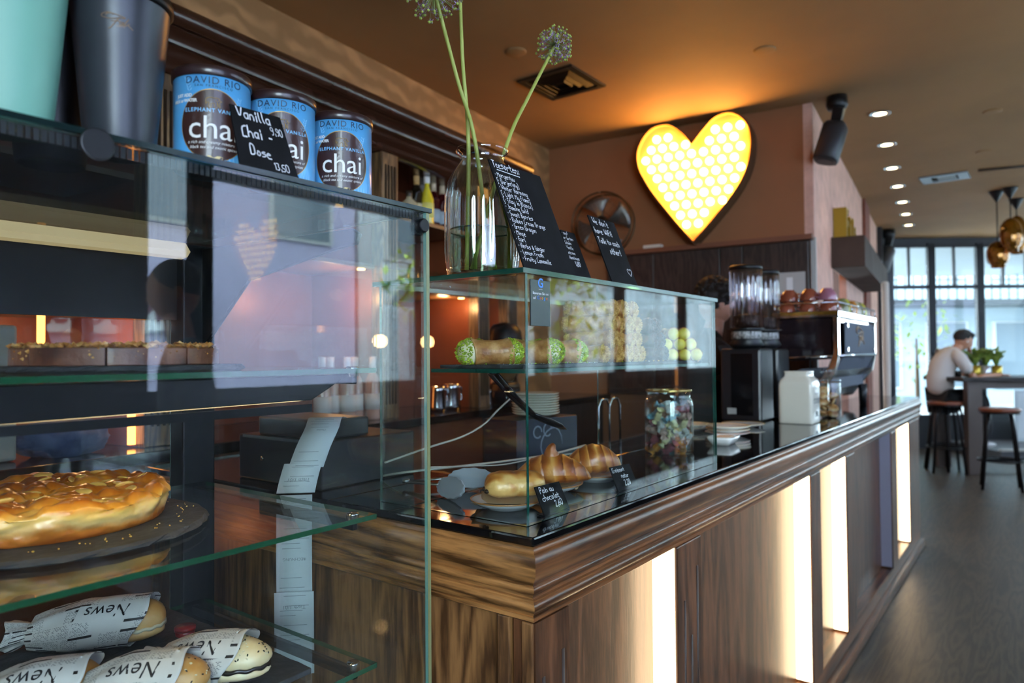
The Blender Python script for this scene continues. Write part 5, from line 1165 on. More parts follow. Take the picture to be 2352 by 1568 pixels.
bits(mb, 40, pf, .0028, rnd, .6); tag(mb.obj('nut_crumbs', NUTC, loc=(1.13, .835, ZC + .001)), 'pale nut crumbs on the slate in front of the pile', 'crumbs', kind='stuff')
mb = BM()
def pf(r): return Vector((r.uniform(0, .9), r.uniform(.0, .2), 0)), None
bits(mb, 600, pf, .0011, rnd, .3); tag(mb.obj('sugar_dust', SUGAR, loc=(1.13, .83, ZC + .0003)), 'white icing sugar dusted over the slate board in the case', 'sugar', kind='stuff')
# black serving tongs hanging down from the shelf
t = thing('serving_tongs', 'black plastic serving tongs hanging diagonally below the case shelf', 'tongs', at(1140, 858, Y=.98))
O_ = Vector(t.location); A_, B_, C_ = Vector((0, 0, 0)), at(1225, 950, Y=.97) - O_, at(1300, 975, Y=.96) - O_
BKP = mat('tongs_black_plastic', '#141416', .3, bump=.1)
for dy in (0, .018):
    BM().tube([A_ + Vector((0, dy, 0)), A_.lerp(B_, .5) + Vector((0, dy * .9, -.004)), B_ + Vector((0, dy * .6, 0))], [.0085, .0075, .0085], 10, flat=.5).obj('arm', BKP, t)
    BM().tube([B_ + Vector((0, dy * .6, 0)), B_.lerp(C_, .35) + Vector((0, dy, -.002)), B_.lerp(C_, .75) + Vector((0, dy, -.006)), C_ + Vector((0, dy * .5, -.012))], [.0085, .015, .014, .003], 12, flat=.35).obj('scoop', BKP, t)
BM().tube([Vector((.022 * cos(a) - .02, -.005, .022 * sin(a) + .022)) for a in [2 * pi * k / 20 for k in range(21)]], .0022, 6).obj('hanging_ring', mat('ring_grey', '#4a4d52', .3, metal=.6), t)
# ================================================================ ON THE COUNTER INSIDE THE CASE
ZT = CZ + .0006
PLW = mat('plate_white', '#cfd3d4', .12, coat=.5); PLR = mat('plate_rim_brown', '#9a6a3c', .3)
KRAFT = mat('kraft_paper', '#b89c74', .7)
def plate(label, x, y, r, grp='brown rimmed plates in the glass case'):
    t = thing('plate', label, 'plate', (x, y, ZT), group=grp)
    BM().lathe([(.0001, 0), (r * .55, 0), (r * .58, .003), (r * .8, .008), (r * .985, .018), (r, .0205), (r * .985, .0205), (r * .8, .0115), (r * .55, .006), (.0001, .006)], 64, cap=False).obj('dish', PLW, t)
    BM().lathe([(r * .93, .0176), (r * .995, .0214), (r * 1.002, .0206), (r * .985, .0178)], 64, cap=False).obj('rim', PLR, t); return t
def cat_pastry_mat():
    m, n, l, b = newmat('croissant_crust'); tc = n.new('ShaderNodeTexCoord')
    no = n.new('ShaderNodeTexNoise'); no.inputs['Scale'].default_value = 18; no.inputs['Detail'].default_value = 4; l.new(tc.outputs['Object'], no.inputs['Vector'])
    at_ = n.new('ShaderNodeAttribute'); at_.attribute_name = 'fold'
    ad = n.new('ShaderNodeMath'); ad.operation = 'MULTIPLY_ADD'; ad.inputs[1].default_value = .55; l.new(no.outputs[0], ad.inputs[0]); m_ = n.new('ShaderNodeMath'); m_.operation = 'MULTIPLY'; m_.inputs[1].default_value = .72; l.new(at_.outputs['Fac'], m_.inputs[0]); l.new(m_.outputs[0], ad.inputs[2])
    r = n.new('ShaderNodeValToRGB'); e = r.color_ramp.elements; e[0].position = .22; e[0].color = S('#e6b86e'); e[1].position = .85; e[1].color = S('#6e3410')
    for p_, c_ in ((.36, '#d0944a'), (.5, '#b5702a'), (.66, '#944e1a')): q = e.new(p_); q.color = S(c_)
    l.new(ad.outputs[0], r.inputs[0]); l.new(r.outputs[0], b.inputs[0]); b.inputs['Roughness'].default_value = .35; b.inputs['Coat Weight'].default_value = .3; b.inputs['Coat Roughness'].default_value = .25
    mp = n.new('ShaderNodeMapping'); mp.inputs['Scale'].default_value = (1, .25, 1); l.new(tc.outputs['Object'], mp.inputs[0])
    n2 = n.new('ShaderNodeTexNoise'); n2.inputs['Scale'].default_value = 90; n2.inputs['Detail'].default_value = 5; l.new(mp.outputs[0], n2.inputs['Vector'])
    bp = n.new('ShaderNodeBump'); bp.inputs['Strength'].default_value = .5; bp.inputs['Distance'].default_value = .004; l.new(n2.outputs[0], bp.inputs['Height']); l.new(bp.outputs[0], b.inputs['Normal']); return m
CRM = cat_pastry_mat()
def fold_attr(o, vals):
    a = o.data.attributes.new('fold', 'FLOAT', 'POINT')
    for i, v in enumerate(vals): a.data[i].value = v
def croissant(label, loc, rz, L=.165, r0=.037, curve=.5, knob=True, seed=0, folds=5):
    t = thing('croissant', label, 'croissant', loc, rz); nu, nv = 110, 40; vals = []
    mb = BM()
    def f(i, j):
        s_ = i * 2 - 1; ang = s_ * curve; Rr = L / 2 / max(curve, .1); ax = Vector((Rr * sin(ang), Rr * (1 - cos(ang)), 0)); n_ = Vector((-sin(ang), cos(ang), 0))
        env = (1 - abs(s_) ** 2.3) ** .75 * .88 + .16 * (1 - abs(s_)) + .04
        a = 2 * pi * j; k = abs(s_ + .035 * sin(a * 2)) * folds * (1.25 - .3 * abs(s_)); fr = k - math.floor(k); step = 1.0 + .045 * (1 - fr) ** 1.5 - .015; rr = r0 * env * step
        a = 2 * pi * j; tw = .35 * sin(a) ; z = rr * sin(a) * (1.15 if sin(a) > 0 else .62); y = rr * cos(a) * 1.08
        nz = 1 + .04 * noise.noise(Vector((s_ * 4, cos(a) * 1.5 + seed, sin(a) * 1.5)))
        vals.append(.12 + .75 * fr ** .7 * (.45 + .55 * max(0, sin(a))) + .3 * noise.noise(Vector((s_ * 5, cos(a) * 2, seed))))
        return ax + n_ * (-y * nz) + Vector((0, 0, max(-r0 * .0, r0 * .62 * (env * .75 + .25) + z * nz)))
    V_ = mb.grid(f, nu, nv); 
    o = mb.obj('crust', CRM, t); fold_attr(o, vals[:len(o.data.vertices)])
    if knob:
        mb = BM(); mb.tube([(.0, -.002, r0 * 1.55), (-.006, -.004, r0 * 1.95), (-.001, -.006, r0 * 2.35), (.006, -.007, r0 * 2.5)], [.026, .017, .010, .005], 16); o = mb.obj('tip', CRM, t, sub=1); fold_attr(o, [.6] * len(o.data.vertices))
    return t
plate('brown rimmed plate under the pain au chocolat', 1.216, .935, .080)
plate('brown rimmed plate under the front croissant', 1.425, .968, .085)
plate('plain grey white plate under the rear croissant', 1.615, .945, .080)
for (x, y, rz, lb) in ((1.205, .945, .5, 'brown kraft paper sheet under the pain au chocolat'), (1.44, .955, .3, 'brown kraft paper sheet under the front croissant')):
    mb = BM(); mb.grid(lambda i, j: Vector(((i - .5) * .12, (j - .5) * .105, .014 * (abs(i - .5) * 2) ** 2 + .003 * sin(i * 9))), 12, 8); tag(mb.obj('kraft_sheet', KRAFT, loc=(x, y, ZT + .0075), rot=(0, 0, rz), solid=.0005), lb, 'paper')
# pain au chocolat: flattened roll
t = thing('pain_au_chocolat', 'golden rolled pain au chocolat on the plate nearest the case corner', 'pastry', (1.232, .925, ZT + .0185), R(-38)); vals = []
mb = BM()
def f(i, j):
    s_ = i * 2 - 1; a = 2 * pi * j; env = (1 - abs(s_) ** 5) ** .5; seam = .06 * math.exp(-((a - 1.0) / .25) ** 2) + .035 * sin(a * 2 + s_)
    ridge = 1 + .02 * sin(s_ * 16 + sin(a) * 2) * (1 if abs(s_) > .4 else .3); k = env * (1 + seam) * ridge * (1 - .05 * math.exp(-(s_ / .08) ** 2))
    vals.append(-.12 + .8 * max(0, sin(a + .3)) ** 1.5 * (1 - abs(s_) * .3) + .5 * noise.noise(Vector((s_ * 3, cos(a) * 2, sin(a) * 2))))
    return Vector((s_ * .0675, (.036) * k * cos(a), .029 + .030 * k * (sin(a) if sin(a) > 0 else sin(a) * .85)))
mb.grid(f, 70, 36); o = mb.obj('crust', CRM, t); fold_attr(o, vals[:len(o.data.vertices)])
BM().blob((-.066, .006, .022), (.006, .007, .006), (10, 8)).blob((-.066, -.012, .020), (.006, .006, .005), (10, 8)).obj('chocolate', mat('dark_chocolate', '#1f110b', .35), t)
croissant('big croissant with a curled tip on the middle plate', (1.425, .955, ZT + .020), R(-52), L=.195, r0=.038, curve=.35, seed=1, folds=3.6)
croissant('darker glossy croissant on the rear plate', (1.61, .95, ZT + .018), R(-40), L=.17, r0=.041, curve=.4, knob=False, seed=5, folds=4)
# price cards
board4('small black price card reading Pain au chocolat 2,60', (1228, 1118), (1284, 1105), (1252, 1186), (1309, 1170), .030, [('Pain au', 1, .12, 0), ('chocolat', 1, .12, 0), ('2,60', 1, .52, 0)], .0125, zb=CZ + .001, yb=.815, step=1.35, seed=12, foot=.02, name='price_card')
board4('small black price card reading Croissant natur 2,20', (1400, 1073), (1445, 1064), (1421, 1131), (1466, 1113), .030, [('Croissant', .95, .05, 0), ('natur', 1, .38, 0), ('2,20', 1.15, .42, 0)], .0115, zb=CZ + .001, yb=.815, step=1.5, seed=14, foot=.02, name='price_card')
# grey silicone tongs
GRS = mat('silicone_grey', '#8f979f', .5)
t = thing('silicone_tongs', 'steel kitchen tongs with scalloped grey silicone heads lying in the case', 'tongs', (1.25, 1.09, ZT))
def paddle(c, rz, tilt):
    M = Matrix.Translation(c) @ Matrix.Rotation(rz, 4, 'Z') @ Matrix.Rotation(tilt, 4, 'X'); mb = BM(); n_ = 56; pts = []
    for k in range(n_):
        a = 2 * pi * k / n_; q = 1 + .035 * cos(a * 13) ; pts.append((.058 * cos(a) * q, .026 * sin(a) * q))
    mb.prism(pts, -.003, .003, 'z', M=M); return mb
def arm(a, b_, w_=.009): return BM().tube([a, b_], w_, 8, flat=.35)
hd = []
for (q, zz) in (((1082, 1098), .028), ((1035, 1120), .024)):
    p = at(*q, Z=CZ + zz) - Vector(t.location); p.z = zz; hd.append(p)
e_ = Vector((.80, -.6, 0)); far_ = at(905, 1118, Z=CZ + .012) - Vector(t.location); far_.z = .012; far_ = far_ + Vector((.06, .02, 0))
for k, p in enumerate(hd):
    d = (p - far_); rz = math.atan2(d.y, d.x) + (.12 if k == 0 else -.1)
    paddle(p, rz, R(62)).obj('head', GRS, t, bevel=.0015); q = p - Vector((cos(rz), sin(rz), 0)) * .052; arm(q, far_ + Vector((0, .008 * (1 - 2 * k), 0))).obj('arm', STEEL, t)
BM().lathe([(.009, 0), (.010, .004), (.009, .008)], 12, M=Matrix.Translation(far_)).obj('hinge', STEEL, t)
# cables behind the case
CAB = mat('cable_white', '#b9b6aa', .5)
def cable(label, pts, r=.0026): 
    P_ = catmull(pts, 8, False); o = BM().tube([p - P_[0] for p in P_], r, 8).obj('cable', CAB, loc=P_[0]); tag(o, label, 'cable')
cable('white cable sloping up from the counter to the rear shelf behind the case', [at(884, 1062, Y=1.27), at(985, 1027, Y=1.26), at(1060, 1003, Y=1.26), at(1110, 975, Y=1.26), at(1145, 940, Y=1.26), at(1180, 908, Y=1.26)])
cable('thicker white cable running level across the counter behind the croissants', [at(870, 1094, Z=CZ + .004), at(940, 1083, Z=CZ + .03), at(1080, 1068, Y=1.25), at(1180, 1056, Y=1.25), at(1270, 1042, Y=1.25), at(1345, 1022, Y=1.25)], .003)
cable('thin white cable sagging just below the thicker one', [at(980, 1073, Y=1.235), at(1080, 1070, Y=1.235), at(1160, 1066, Y=1.235), at(1240, 1050, Y=1.235), at(1330, 1040, Y=1.235), at(1420, 1030, Y=1.235)], .002)
# ================================================================ VASE WITH ALLIUMS
vx, vy, vz = 1.175, .965, zt + .0005
VG = pane_mat('vase_glass', (.93, .95, .94), refl=3.0, rough=.03)
t = thing('glass_vase', 'ribbed clear glass bottle vase half full of water on the glass case', 'vase', (vx, vy, vz)); rv = .079
fl_ = lambda th_, z: .05 * abs(cos(9 * th_)) * max(0, min(1, (z - .03) / .02, (.235 - z) / .04))
prof = [(.0001, .002), (rv * .9, .0), (rv * .98, .006), (rv, .02), (rv, .05), (rv, .10), (rv, .15), (rv * .99, .175), (rv * .94, .20), (rv * .83, .222), (rv * .68, .24), (rv * .60, .25), (rv * .58, .257), (rv * .62, .264), (rv * .70, .268), (rv * .73, .273), (rv * .70, .278)]
BM().lathe(prof, 176, flute=fl_, cap=False).obj('body', VG, t)
BM().lathe([(a * .955, z + .001) for a, z in prof[1:13]], 88, flute=lambda th_, z: fl_(th_, z) * .5, cap=False).obj('inner_wall', VG, t)
WTR = pane_mat('vase_water', (.80, .86, .78), refl=.6); BM().lathe([(.0001, .010), (rv * .92, .010), (rv * .935, .05), (rv * .935, .098), (rv * .93, .1), (.0001, .1)], 64, cap=False).obj('water', WTR, t)
BM().lathe([(rv * .925, .098), (rv * .94, .1005), (rv * .925, .1015)], 64, cap=False).obj('waterline', mat('water_rim_green', '#50604c', .2), t)
STEM = mat('stem_green', '#9aa548', .45, col2='#b0b861', vs=12)
def allium(label, foot, base, mid, head, hr, seed, leafs=True, nfl=115):
    t = thing('allium', label, 'flower', foot); rnd = random.Random(seed); O_ = Vector(foot)
    pts = catmull([Vector(p) - O_ for p in (foot, base, mid, head)], 6, False)
    BM().tube(pts, [.0048 - .0012 * k / len(pts) for k in range(len(pts))], 12).obj('stem', STEM, t)
    H_ = Vector(head) - O_; mb = BM(); fl = []; mbg = BM(); mbp = BM()
    for k in range(nfl):
        zc = 1 - 2 * (k + .5) / nfl; a = k * 2.399963; u = Vector((math.sqrt(1 - zc * zc) * cos(a), math.sqrt(1 - zc * zc) * sin(a), zc)); u = (u + Vector((rnd.gauss(0, .12), rnd.gauss(0, .12), rnd.gauss(0, .12)))).normalized(); q = hr * rnd.uniform(.80, 1.04)
        p = H_ + u * q; mb.tube([H_ + u * .004, H_ + u * q * .55 + Vector((0, 0, -.002)), p], .00055, 4)
        mbg.blob(p, .0031 * rnd.uniform(.8, 1.15), (7, 5))
        qt = u.to_track_quat('Z', 'Y').to_matrix()
        for m_ in range(6):
            b_ = 2 * pi * m_ / 6 + k; d = qt @ Vector((cos(b_), sin(b_), rnd.uniform(-1.0, .35))); d.normalize(); sd = d.cross(u).normalized() * .0011; e = p + d * .0078 - u * .001
            mbp.quad([p - u * .002 - sd, p - u * .002 + sd, e + sd * .3, e - sd * .3])
    mb.obj('flower_stalks', mat('stalk_green', '#7d8c48', .5), t)['kind'] = 'stuff'; mbg.obj('seed_pods', mat('pod_green', '#93a245', .5), t)['kind'] = 'stuff'; mbp.obj('petals', mat('petal_mauve', '#a98bc0', .6), t)['kind'] = 'stuff'
    return t
yv = vy
allium('allium with a purple green ball head leaning right out of the vase', (vx - .035, vy, vz + .015), at(1163, 335, Y=.96), at(1215, 220, Y=.957), at(1274, 106, Y=.955), .0475, 1)
allium('allium leaning left whose head is cut by the top of the picture', (vx + .015, vy - .01, vz + .015), at(1092, 330, Y=.965), at(1050, 180, Y=.96), at(997, -22, Y=.95), .060, 2)
allium('allium with the straightest stem, its head above the picture', (vx - .03, vy + .02, vz + .015), at(1076, 330, Y=.985), at(1062, 130, Y=.985), at(1055, -80, Y=.985), .052, 3)
mb = BM()
for (a, b_, c_) in (((-.05, -.02, .012), (-.055, -.03, .06), (-.03, -.03, .10)), ((-.02, -.05, .012), (-.035, -.05, .07), (-.02, -.045, .16)), ((.03, -.05, .012), (.02, -.055, .1), (.01, -.03, .2)), ((.05, .02, .012), (.04, .01, .06), (.045, 0, .12))):
    P_ = catmull([a, b_, c_], 6, False); mb.tube(P_, [.006 * (1 - k / len(P_)) + .0008 for k in range(len(P_))], 6, flat=.2)
mb.obj('leaf', mat('leaf_in_vase', '#7d9424', .45), t)
for o in list(t.children):
    if o.name.startswith('leaf'): o.location = (0, 0, 0)
# ================================================================ ALONG THE COUNTER
# candy jar
jx, jy = 2.205, 1.005; t = thing('candy_jar', 'clear round glass jar full of wrapped pastel taffies beside the case', 'jar', (jx, jy, ZT))
JR = .080
BM().lathe([(.0001, .001), (JR * .94, 0), (JR, .008), (JR, .168), (JR * .97, .180), (JR * .90, .187), (JR * .89, .200), (JR * .95, .206), (JR * .95, .211), (JR * .88, .212), (JR * .88, .188), (JR * .94, .178), (JR * .955, .168), (JR * .955, .010), (.0001, .008)], 64, cap=False).obj('glass', GLASS, t)
BM().lathe([(JR * .955, .205), (JR * .965, .209), (JR * .955, .212)], 48, cap=False).obj('rim', mat('jar_rim_gold', '#b09054', .25, metal=.6), t)
TC = {'blue': '#8fc0d4', 'cream': '#e8dcb0', 'rose': '#a55a68', 'white': '#d7d9d9', 'amber': '#cf8a34', 'pink': '#d9b6ae'}
def candy(kind):
    t = thing('wrapped_candy', '', 'candy', group='wrapped taffies in the glass jar'); c = mat('taffy_' + kind, TC[kind], .35, coat=.2, var=.15, vs=60); wr = mat('wrap_' + kind, TC[kind], .4, var=.35, vs=140)
    BM().box((-.014, -.010, -.010), (.014, .010, .010)).obj('sweet', c, t, bevel=.005)
    for sx in (-1, 1):
        mb = BM(); mb.grid(lambda i, j: Vector((sx * (.013 + .015 * j), (.003 + .011 * j) * cos(2 * pi * i) * (1 + .2 * sin(6 * pi * i)), (.003 + .009 * j) * sin(2 * pi * i))), 14, 3, closeu=True); mb.obj('twist', wr, t)
    return t
kinds = ['blue', 'cream', 'rose', 'white', 'amber', 'pink']; cp = {}; n_ = 0; rnd = random.Random(21)
desc = {'blue': 'light blue', 'cream': 'pale yellow', 'rose': 'dark pink speckled', 'white': 'white speckled', 'amber': 'amber orange', 'pink': 'pale pink'}
lvl = ['at the bottom of', 'low in', 'in the middle of', 'high in', 'on top in']
for L_ in range(6):
    for k in range(9 if L_ < 5 else 5):
        inner = k >= 7; a = 2 * pi * k / 7 + L_ * .7; r_ = .052 if not inner else .018; kd = ('amber' if L_ < 2 and k == 5 else kinds[(k * 5 + L_ * 3 + rnd.randrange(2)) % 6]); 
        if kd == 'amber' and L_ > 2: kd = 'rose'
        if kd not in cp: cp[kd] = candy(kd); o = cp[kd]
        else: o = dup(cp[kd])
        o.location = (jx + r_ * cos(a) + rnd.uniform(-.003, .003), jy + r_ * sin(a) + rnd.uniform(-.003, .003), ZT + .021 + L_ * .0255 + rnd.uniform(-.003, .003)); o.rotation_euler = (rnd.uniform(-.7, .7), rnd.uniform(-.9, .9), rnd.uniform(0, 6)); o['group'] = 'wrapped taffies in the glass jar'
        sd = ('in the centre' if inner else ('at the right', 'at the back', 'at the left', 'at the front')[int(((a + .9 + .785) % (2 * pi)) / (pi / 2)) % 4]); o['label'] = '%s wrapped taffy %s, %s the glass jar' % (desc[kd], sd, lvl[min(4, L_)])
# white dish and saucers
t = thing('soap_dish', 'small white rectangular dish with a pale bar on the counter beyond the case', 'dish', (2.52, .935, ZT), R(4)); 
def rr(w_, d_, r_=.3): return [(w_ * (abs(cos(a)) ** r_) * (1 if cos(a) > 0 else -1), d_ * (abs(sin(a)) ** r_) * (1 if sin(a) > 0 else -1)) for a in [2 * pi * k / 40 for k in range(40)]]
mb = BM(); R0 = [[mb.b.verts.new((x, y, z)) for x, y in rr(w_, d_)] for w_, d_, z in ((.05, .032, 0), (.066, .045, .022), (.068, .047, .03), (.064, .043, .03), (.058, .038, .018), (.04, .025, .014))]
for a, b_ in zip(R0, R0[1:]):
    for i in range(40): mb._f([a[i], a[(i + 1) % 40], b_[(i + 1) % 40], b_[i]], sm=True)
mb._f(R0[0][::-1]); mb._f(R0[-1]); mb.obj('dish', WHITE, t); BM().box((-.045, -.027, .0142), (.045, .027, .029)).obj('bar', mat('kraft_light', '#c9bba2', .6), t, bevel=.003)
def saucer(label, x, y, z, r, rim, grp):
    t = thing('saucer', label, 'saucer', (x, y, z), group=grp)
    BM().lathe([(.0001, 0), (r * .5, 0), (r * .55, .003), (r * .98, .014), (r, .016), (r * .97, .0165), (r * .55, .007), (.0001, .006)], 48, cap=False).obj('dish', WHITE, t)
    BM().lathe([(r * .90, .0146), (r * .99, .0176), (r * 1.004, .0165), (r * .97, .0135)], 48, cap=False).obj('rim', mat('saucer_rim_' + rim, {'orange': '#b5643a', 'cream': '#d9c893', 'gold': '#b9954a'}[rim], .3, coat=.3), t)
for k, (rim, lb) in enumerate((('orange', 'orange rimmed saucer at the bottom of the low stack'), ('gold', 'gold rimmed saucer in the middle of the low stack'), ('cream', 'cream rimmed saucer on top of the low stack'))): saucer(lb, 2.79 + .004 * k, 1.02, ZT + k * .0125, .088, rim, 'saucers stacked on the counter beyond the case')
saucer('gold rimmed saucer in the stack beside the black grinder', 2.90, 1.22, ZT, .085, 'gold', 'pair of saucers near the grinder'); saucer('cream saucer topping the pair beside the black grinder', 2.90, 1.22, ZT + .0125, .085, 'cream', 'pair of saucers near the grinder')
saucer('single large gold rimmed saucer in front of the black grinder', 3.17, 1.085, ZT, .095, 'gold', '')
# ceramic cookie canister
t = thing('cookie_canister', 'square cream ceramic COOKIE canister on the counter', 'canister', (3.49, .925, ZT), R(0)); CRC = mat('cream_ceramic', '#dcd7c8', .18, coat=.5); wj = .078
mb = BM(); prof = [(.97, 0), (1, .006), (1, .17), (.995, .185), (.93, .203), (.78, .217), (.72, .222), (.71, .236), (.735, .240), (.73, .246), (.0001, .246)]
rs = []
for k_, z in prof: rs.append([mb.b.verts.new((x * k_, y * k_, z)) for x, y in rr(wj, wj, .22)])
for a, b_ in zip(rs, rs[1:]):
    for i in range(40): mb._f([a[i], a[(i + 1) % 40], b_[(i + 1) % 40], b_[i]], sm=True)
mb._f(rs[0][::-1]); mb.obj('body', CRC, t)
mb = BM(); fq = lambda x, y: Vector((x, -wj - .0006, y)); put_text(mb, 'COOKIE', .034, (.0, .095), fq, spacing=.85, bold=.0006)
for k in range(9):
    a = R(160 - k * 17.5); mb.blob((.03 * cos(a), -wj - .0004, .168 + .018 * sin(a)), (.0022, .0006, .003), (6, 4))
put_text(mb, 'Home Baked', .012, (0, .138), fq); put_text(mb, '—', .02, (0, .078), fq); mb.blob((0, -wj - .0004, .165), (.006, .0006, .004), (8, 5)); mb.box((-.022, -wj - .0008, .033), (.022, -wj, .040)); mb.blob((.0, -wj - .0004, .05), (.02, .0008, .010), (12, 6)); mb.obj('lettering', mat('print_grey', '#4c4d50', .5), t)
# biscotti jar
t = thing('biscuit_jar', 'clear glass jar of biscuits with a round glass lid knob', 'jar', (3.84, .885, ZT)); r_ = .068
BM().lathe([(.0001, .001), (r_ * .95, 0), (r_, .006), (r_, .175), (r_ * .93, .185), (r_ * .93, .18), (r_ * .95, .17), (r_ * .95, .01), (.0001, .008)], 48, cap=False).obj('glass', GLASS, t)
BM().lathe([(r_ * 1.0, .187), (r_ * 1.05, .19), (r_ * .8, .203), (.016, .21), (.012, .218)], 48, cap=False).obj('lid', GLASS, t)
BM().blob((0, 0, .236), (.025, .025, .02), (20, 12)).obj('knob', GLASS, t)
BSC = toast_mat('biscuit', '#a46a34', '#cf9d5e', '#ead1a0', vs=30); b0 = None; rnd = random.Random(4)
for k in range(14):
    if b0 is None: b0 = BM().blob((0, 0, 0), (.028, .020, .008), (16, 8)).obj('biscuit', BSC); o = b0
    else: o = b0.copy(); COL.objects.link(o)
    lv = k // 3; a = k * 2.1 + .5; o.location = (3.84 + .03 * cos(a), .885 + .03 * sin(a), ZT + .022 + lv * .030); o.rotation_euler = (rnd.uniform(.3, 1.2), rnd.uniform(-.5, .5), rnd.uniform(0, 6)); tag(o, 'golden biscuit %s, %s the glass jar by the cream canister' % (('at the right', 'at the back', 'at the left', 'at the front')[int(((a + .9 + .785) % (2 * pi)) / (pi / 2)) % 4], ('at the bottom of', 'low in', 'in the middle of', 'high in', 'on top in')[lv]), 'biscuit', 'biscuits in the glass jar')
# ================================================================ GRINDERS AND ESPRESSO MACHINE
GB = mat('grinder_black', '#15161a', .35, coat=.1)
def grinder(label, x, y):
    t = thing('coffee_grinder', label, 'grinder', (x, y, ZT))
    BM().box((-.10, -.10, 0), (.10, .10, .355)).obj('body', GB, t, bevel=.012)
    BM().box((-.102, -.06, .03), (-.1003, .045, .33)).obj('front_plate', mat('grinder_gloss', '#0b0b0d', .12), t)
    BM().box((-.104, .02, .035), (-.1022, .065, .065)).obj('rating_plate', mat('label_grey', '#8e8e8c', .5), t)
    BM().lathe([(.06, .355), (.085, .375), (.07, .40), (.07, .445), (.09, .455)], 32).obj('collar', BLACKM, t)
    BM().lathe([(.071, .404), (.073, .408), (.073, .436), (.071, .44)], 32, cap=False).obj('scale_ring', mat('ring_print', '#a5a5a3', .4, col2='#2a2a2c', vs=90), t)
    BM().lathe([(.074, .458), (.077, .46), (.077, .745), (.074, .75)], 144, flute=lambda a, z: .03 * cos(18 * a), cap=False).obj('hopper', pane_mat('hopper_plastic', (.80, .78, .82), refl=3.2, rough=.12) if 'hopper_plastic' not in MATS else MATS['hopper_plastic'], t)
    BM().lathe([(.045, .46), (.055, .47), (.06, .52), (.0001, .53)], 24).obj('beans', mat('coffee_beans', '#2e1a10', .4, bump=.8, bs=150), t)
    BM().lathe([(.078, .748), (.080, .751), (.080, .764), (.074, .768), (.0001, .769)], 40).obj('lid', BLACK, t)
    return t
grinder('tall black coffee grinder with clear hopper, nearest the glass case', 3.50, 1.175)
grinder('second black coffee grinder with clear hopper beside the espresso machine', 3.78, 1.175)
t = thing('espresso_machine', 'large grey and chrome espresso machine with cups on its top rail', 'coffee machine', (3.98, .85, ZT)); L = 1.03; 
GRY = mat('machine_grey', '#5a6069', .75, spec=.15); PUR = mat('machine_dark_side', '#241c20', .12, coat=.5)
# profile in (depth y, z): 0 is customer side
bodyP = [(.02, .16), (.30, .16), (.33, .20), (.33, .24), (.20, .26), (.20, .30), (.33, .33), (.33, .545), (.0, .545), (.0, .48), (.06, .26)]
BM().prism([(.07, .13), (.31, .13), (.33, .19), (.20, .245), (.09, .25)], .03, L - .03, 'x').obj('drip_base', GRY, t, bevel=.004)
BM().prism([(.02, .30), (.31, .285), (.33, .33), (.33, .53), (.02, .53)], .03, L - .03, 'x').obj('boiler_housing', PUR, t, bevel=.012)
BM().prism([(-.004, .52), (.34, .52), (.34, .556), (-.004, .556)], .0, L, 'x').obj('top_tray', mat('tray_chrome', '#cfd2d6', .15, metal=1), t, bevel=.005)
BM().box((-.003, .0, .535), (-.0005, .34, .552)).obj('gold_edge', mat('gold_edge', '#c9a24a', .2, metal=.9), t)
for x in (0, L - .03): 
    BM().prism([(.0, .52), (.03, .52), (.03, .33), (.06, .25), (.16, .10), (.20, .075), (.20, .05), (.14, .06), (.02, .22), (.0, .32)], x, x + .03, 'x').obj('side_frame', CHROME, t, bevel=.004)
BM().prism([(-.002, .50), (.004, .50), (.004, .33), (.055, .245), (.045, .235), (-.002, .32)], .14, L - .06, 'x').obj('back_panel', GRY, t, bevel=.002)
BM().prism([(.05, .235), (.055, .245), (.175, .075), (.165, .068)], .05, L - .05, 'x').obj('lower_grille', mat('grille_chrome', '#b9bdc2', .2, metal=1, var=.3, vs=60), t)
mb = BM(); fili(mb, lambda x, y: Vector((.55 + x, -.0035, .41 + y)), .055); mb.obj('signature', mat('engraved_bronze', '#8f7358', .4, metal=.4), t)
for x in (.17, L - .1):
    for z in (.35, .48): BM().cyl((x, -.012, z), (x, -.002, z), .012, n=14).obj('bolt', CHROME, t)
for x in (.08, L - .12):
    for y in (.06, .28): BM().cyl((x, y, 0), (x, y, .135), .022, .026, n=16).obj('leg', BLACKM, t)
BM().tube([(.03, .33, .30), (.03, .0, .315), (.2, -.012, .318), (L - .1, -.012, .318)], .008, 8).obj('chrome_bar', CHROME, t)
rl = BM()
for z in (.60,): rl.tube([(.005, .33, z), (.005, .005, z), (L - .005, .005, z), (L - .005, .33, z)], .004, 6)
rl.obj('cup_rail', CHROME, t)
for x, y in ((.005, .005), (.35, .005), (.7, .005), (L - .005, .005), (.005, .33)): BM().cyl((x, y, .555), (x, y, .60), .004, n=8).obj('rail_post', CHROME, t)
BM().tube([(.0, .37, .50), (-.08, .40, .47), (-.10, .41, .36), (-.07, .42, .30)], .008, 8).obj('steam_pipe', CHROME, t)
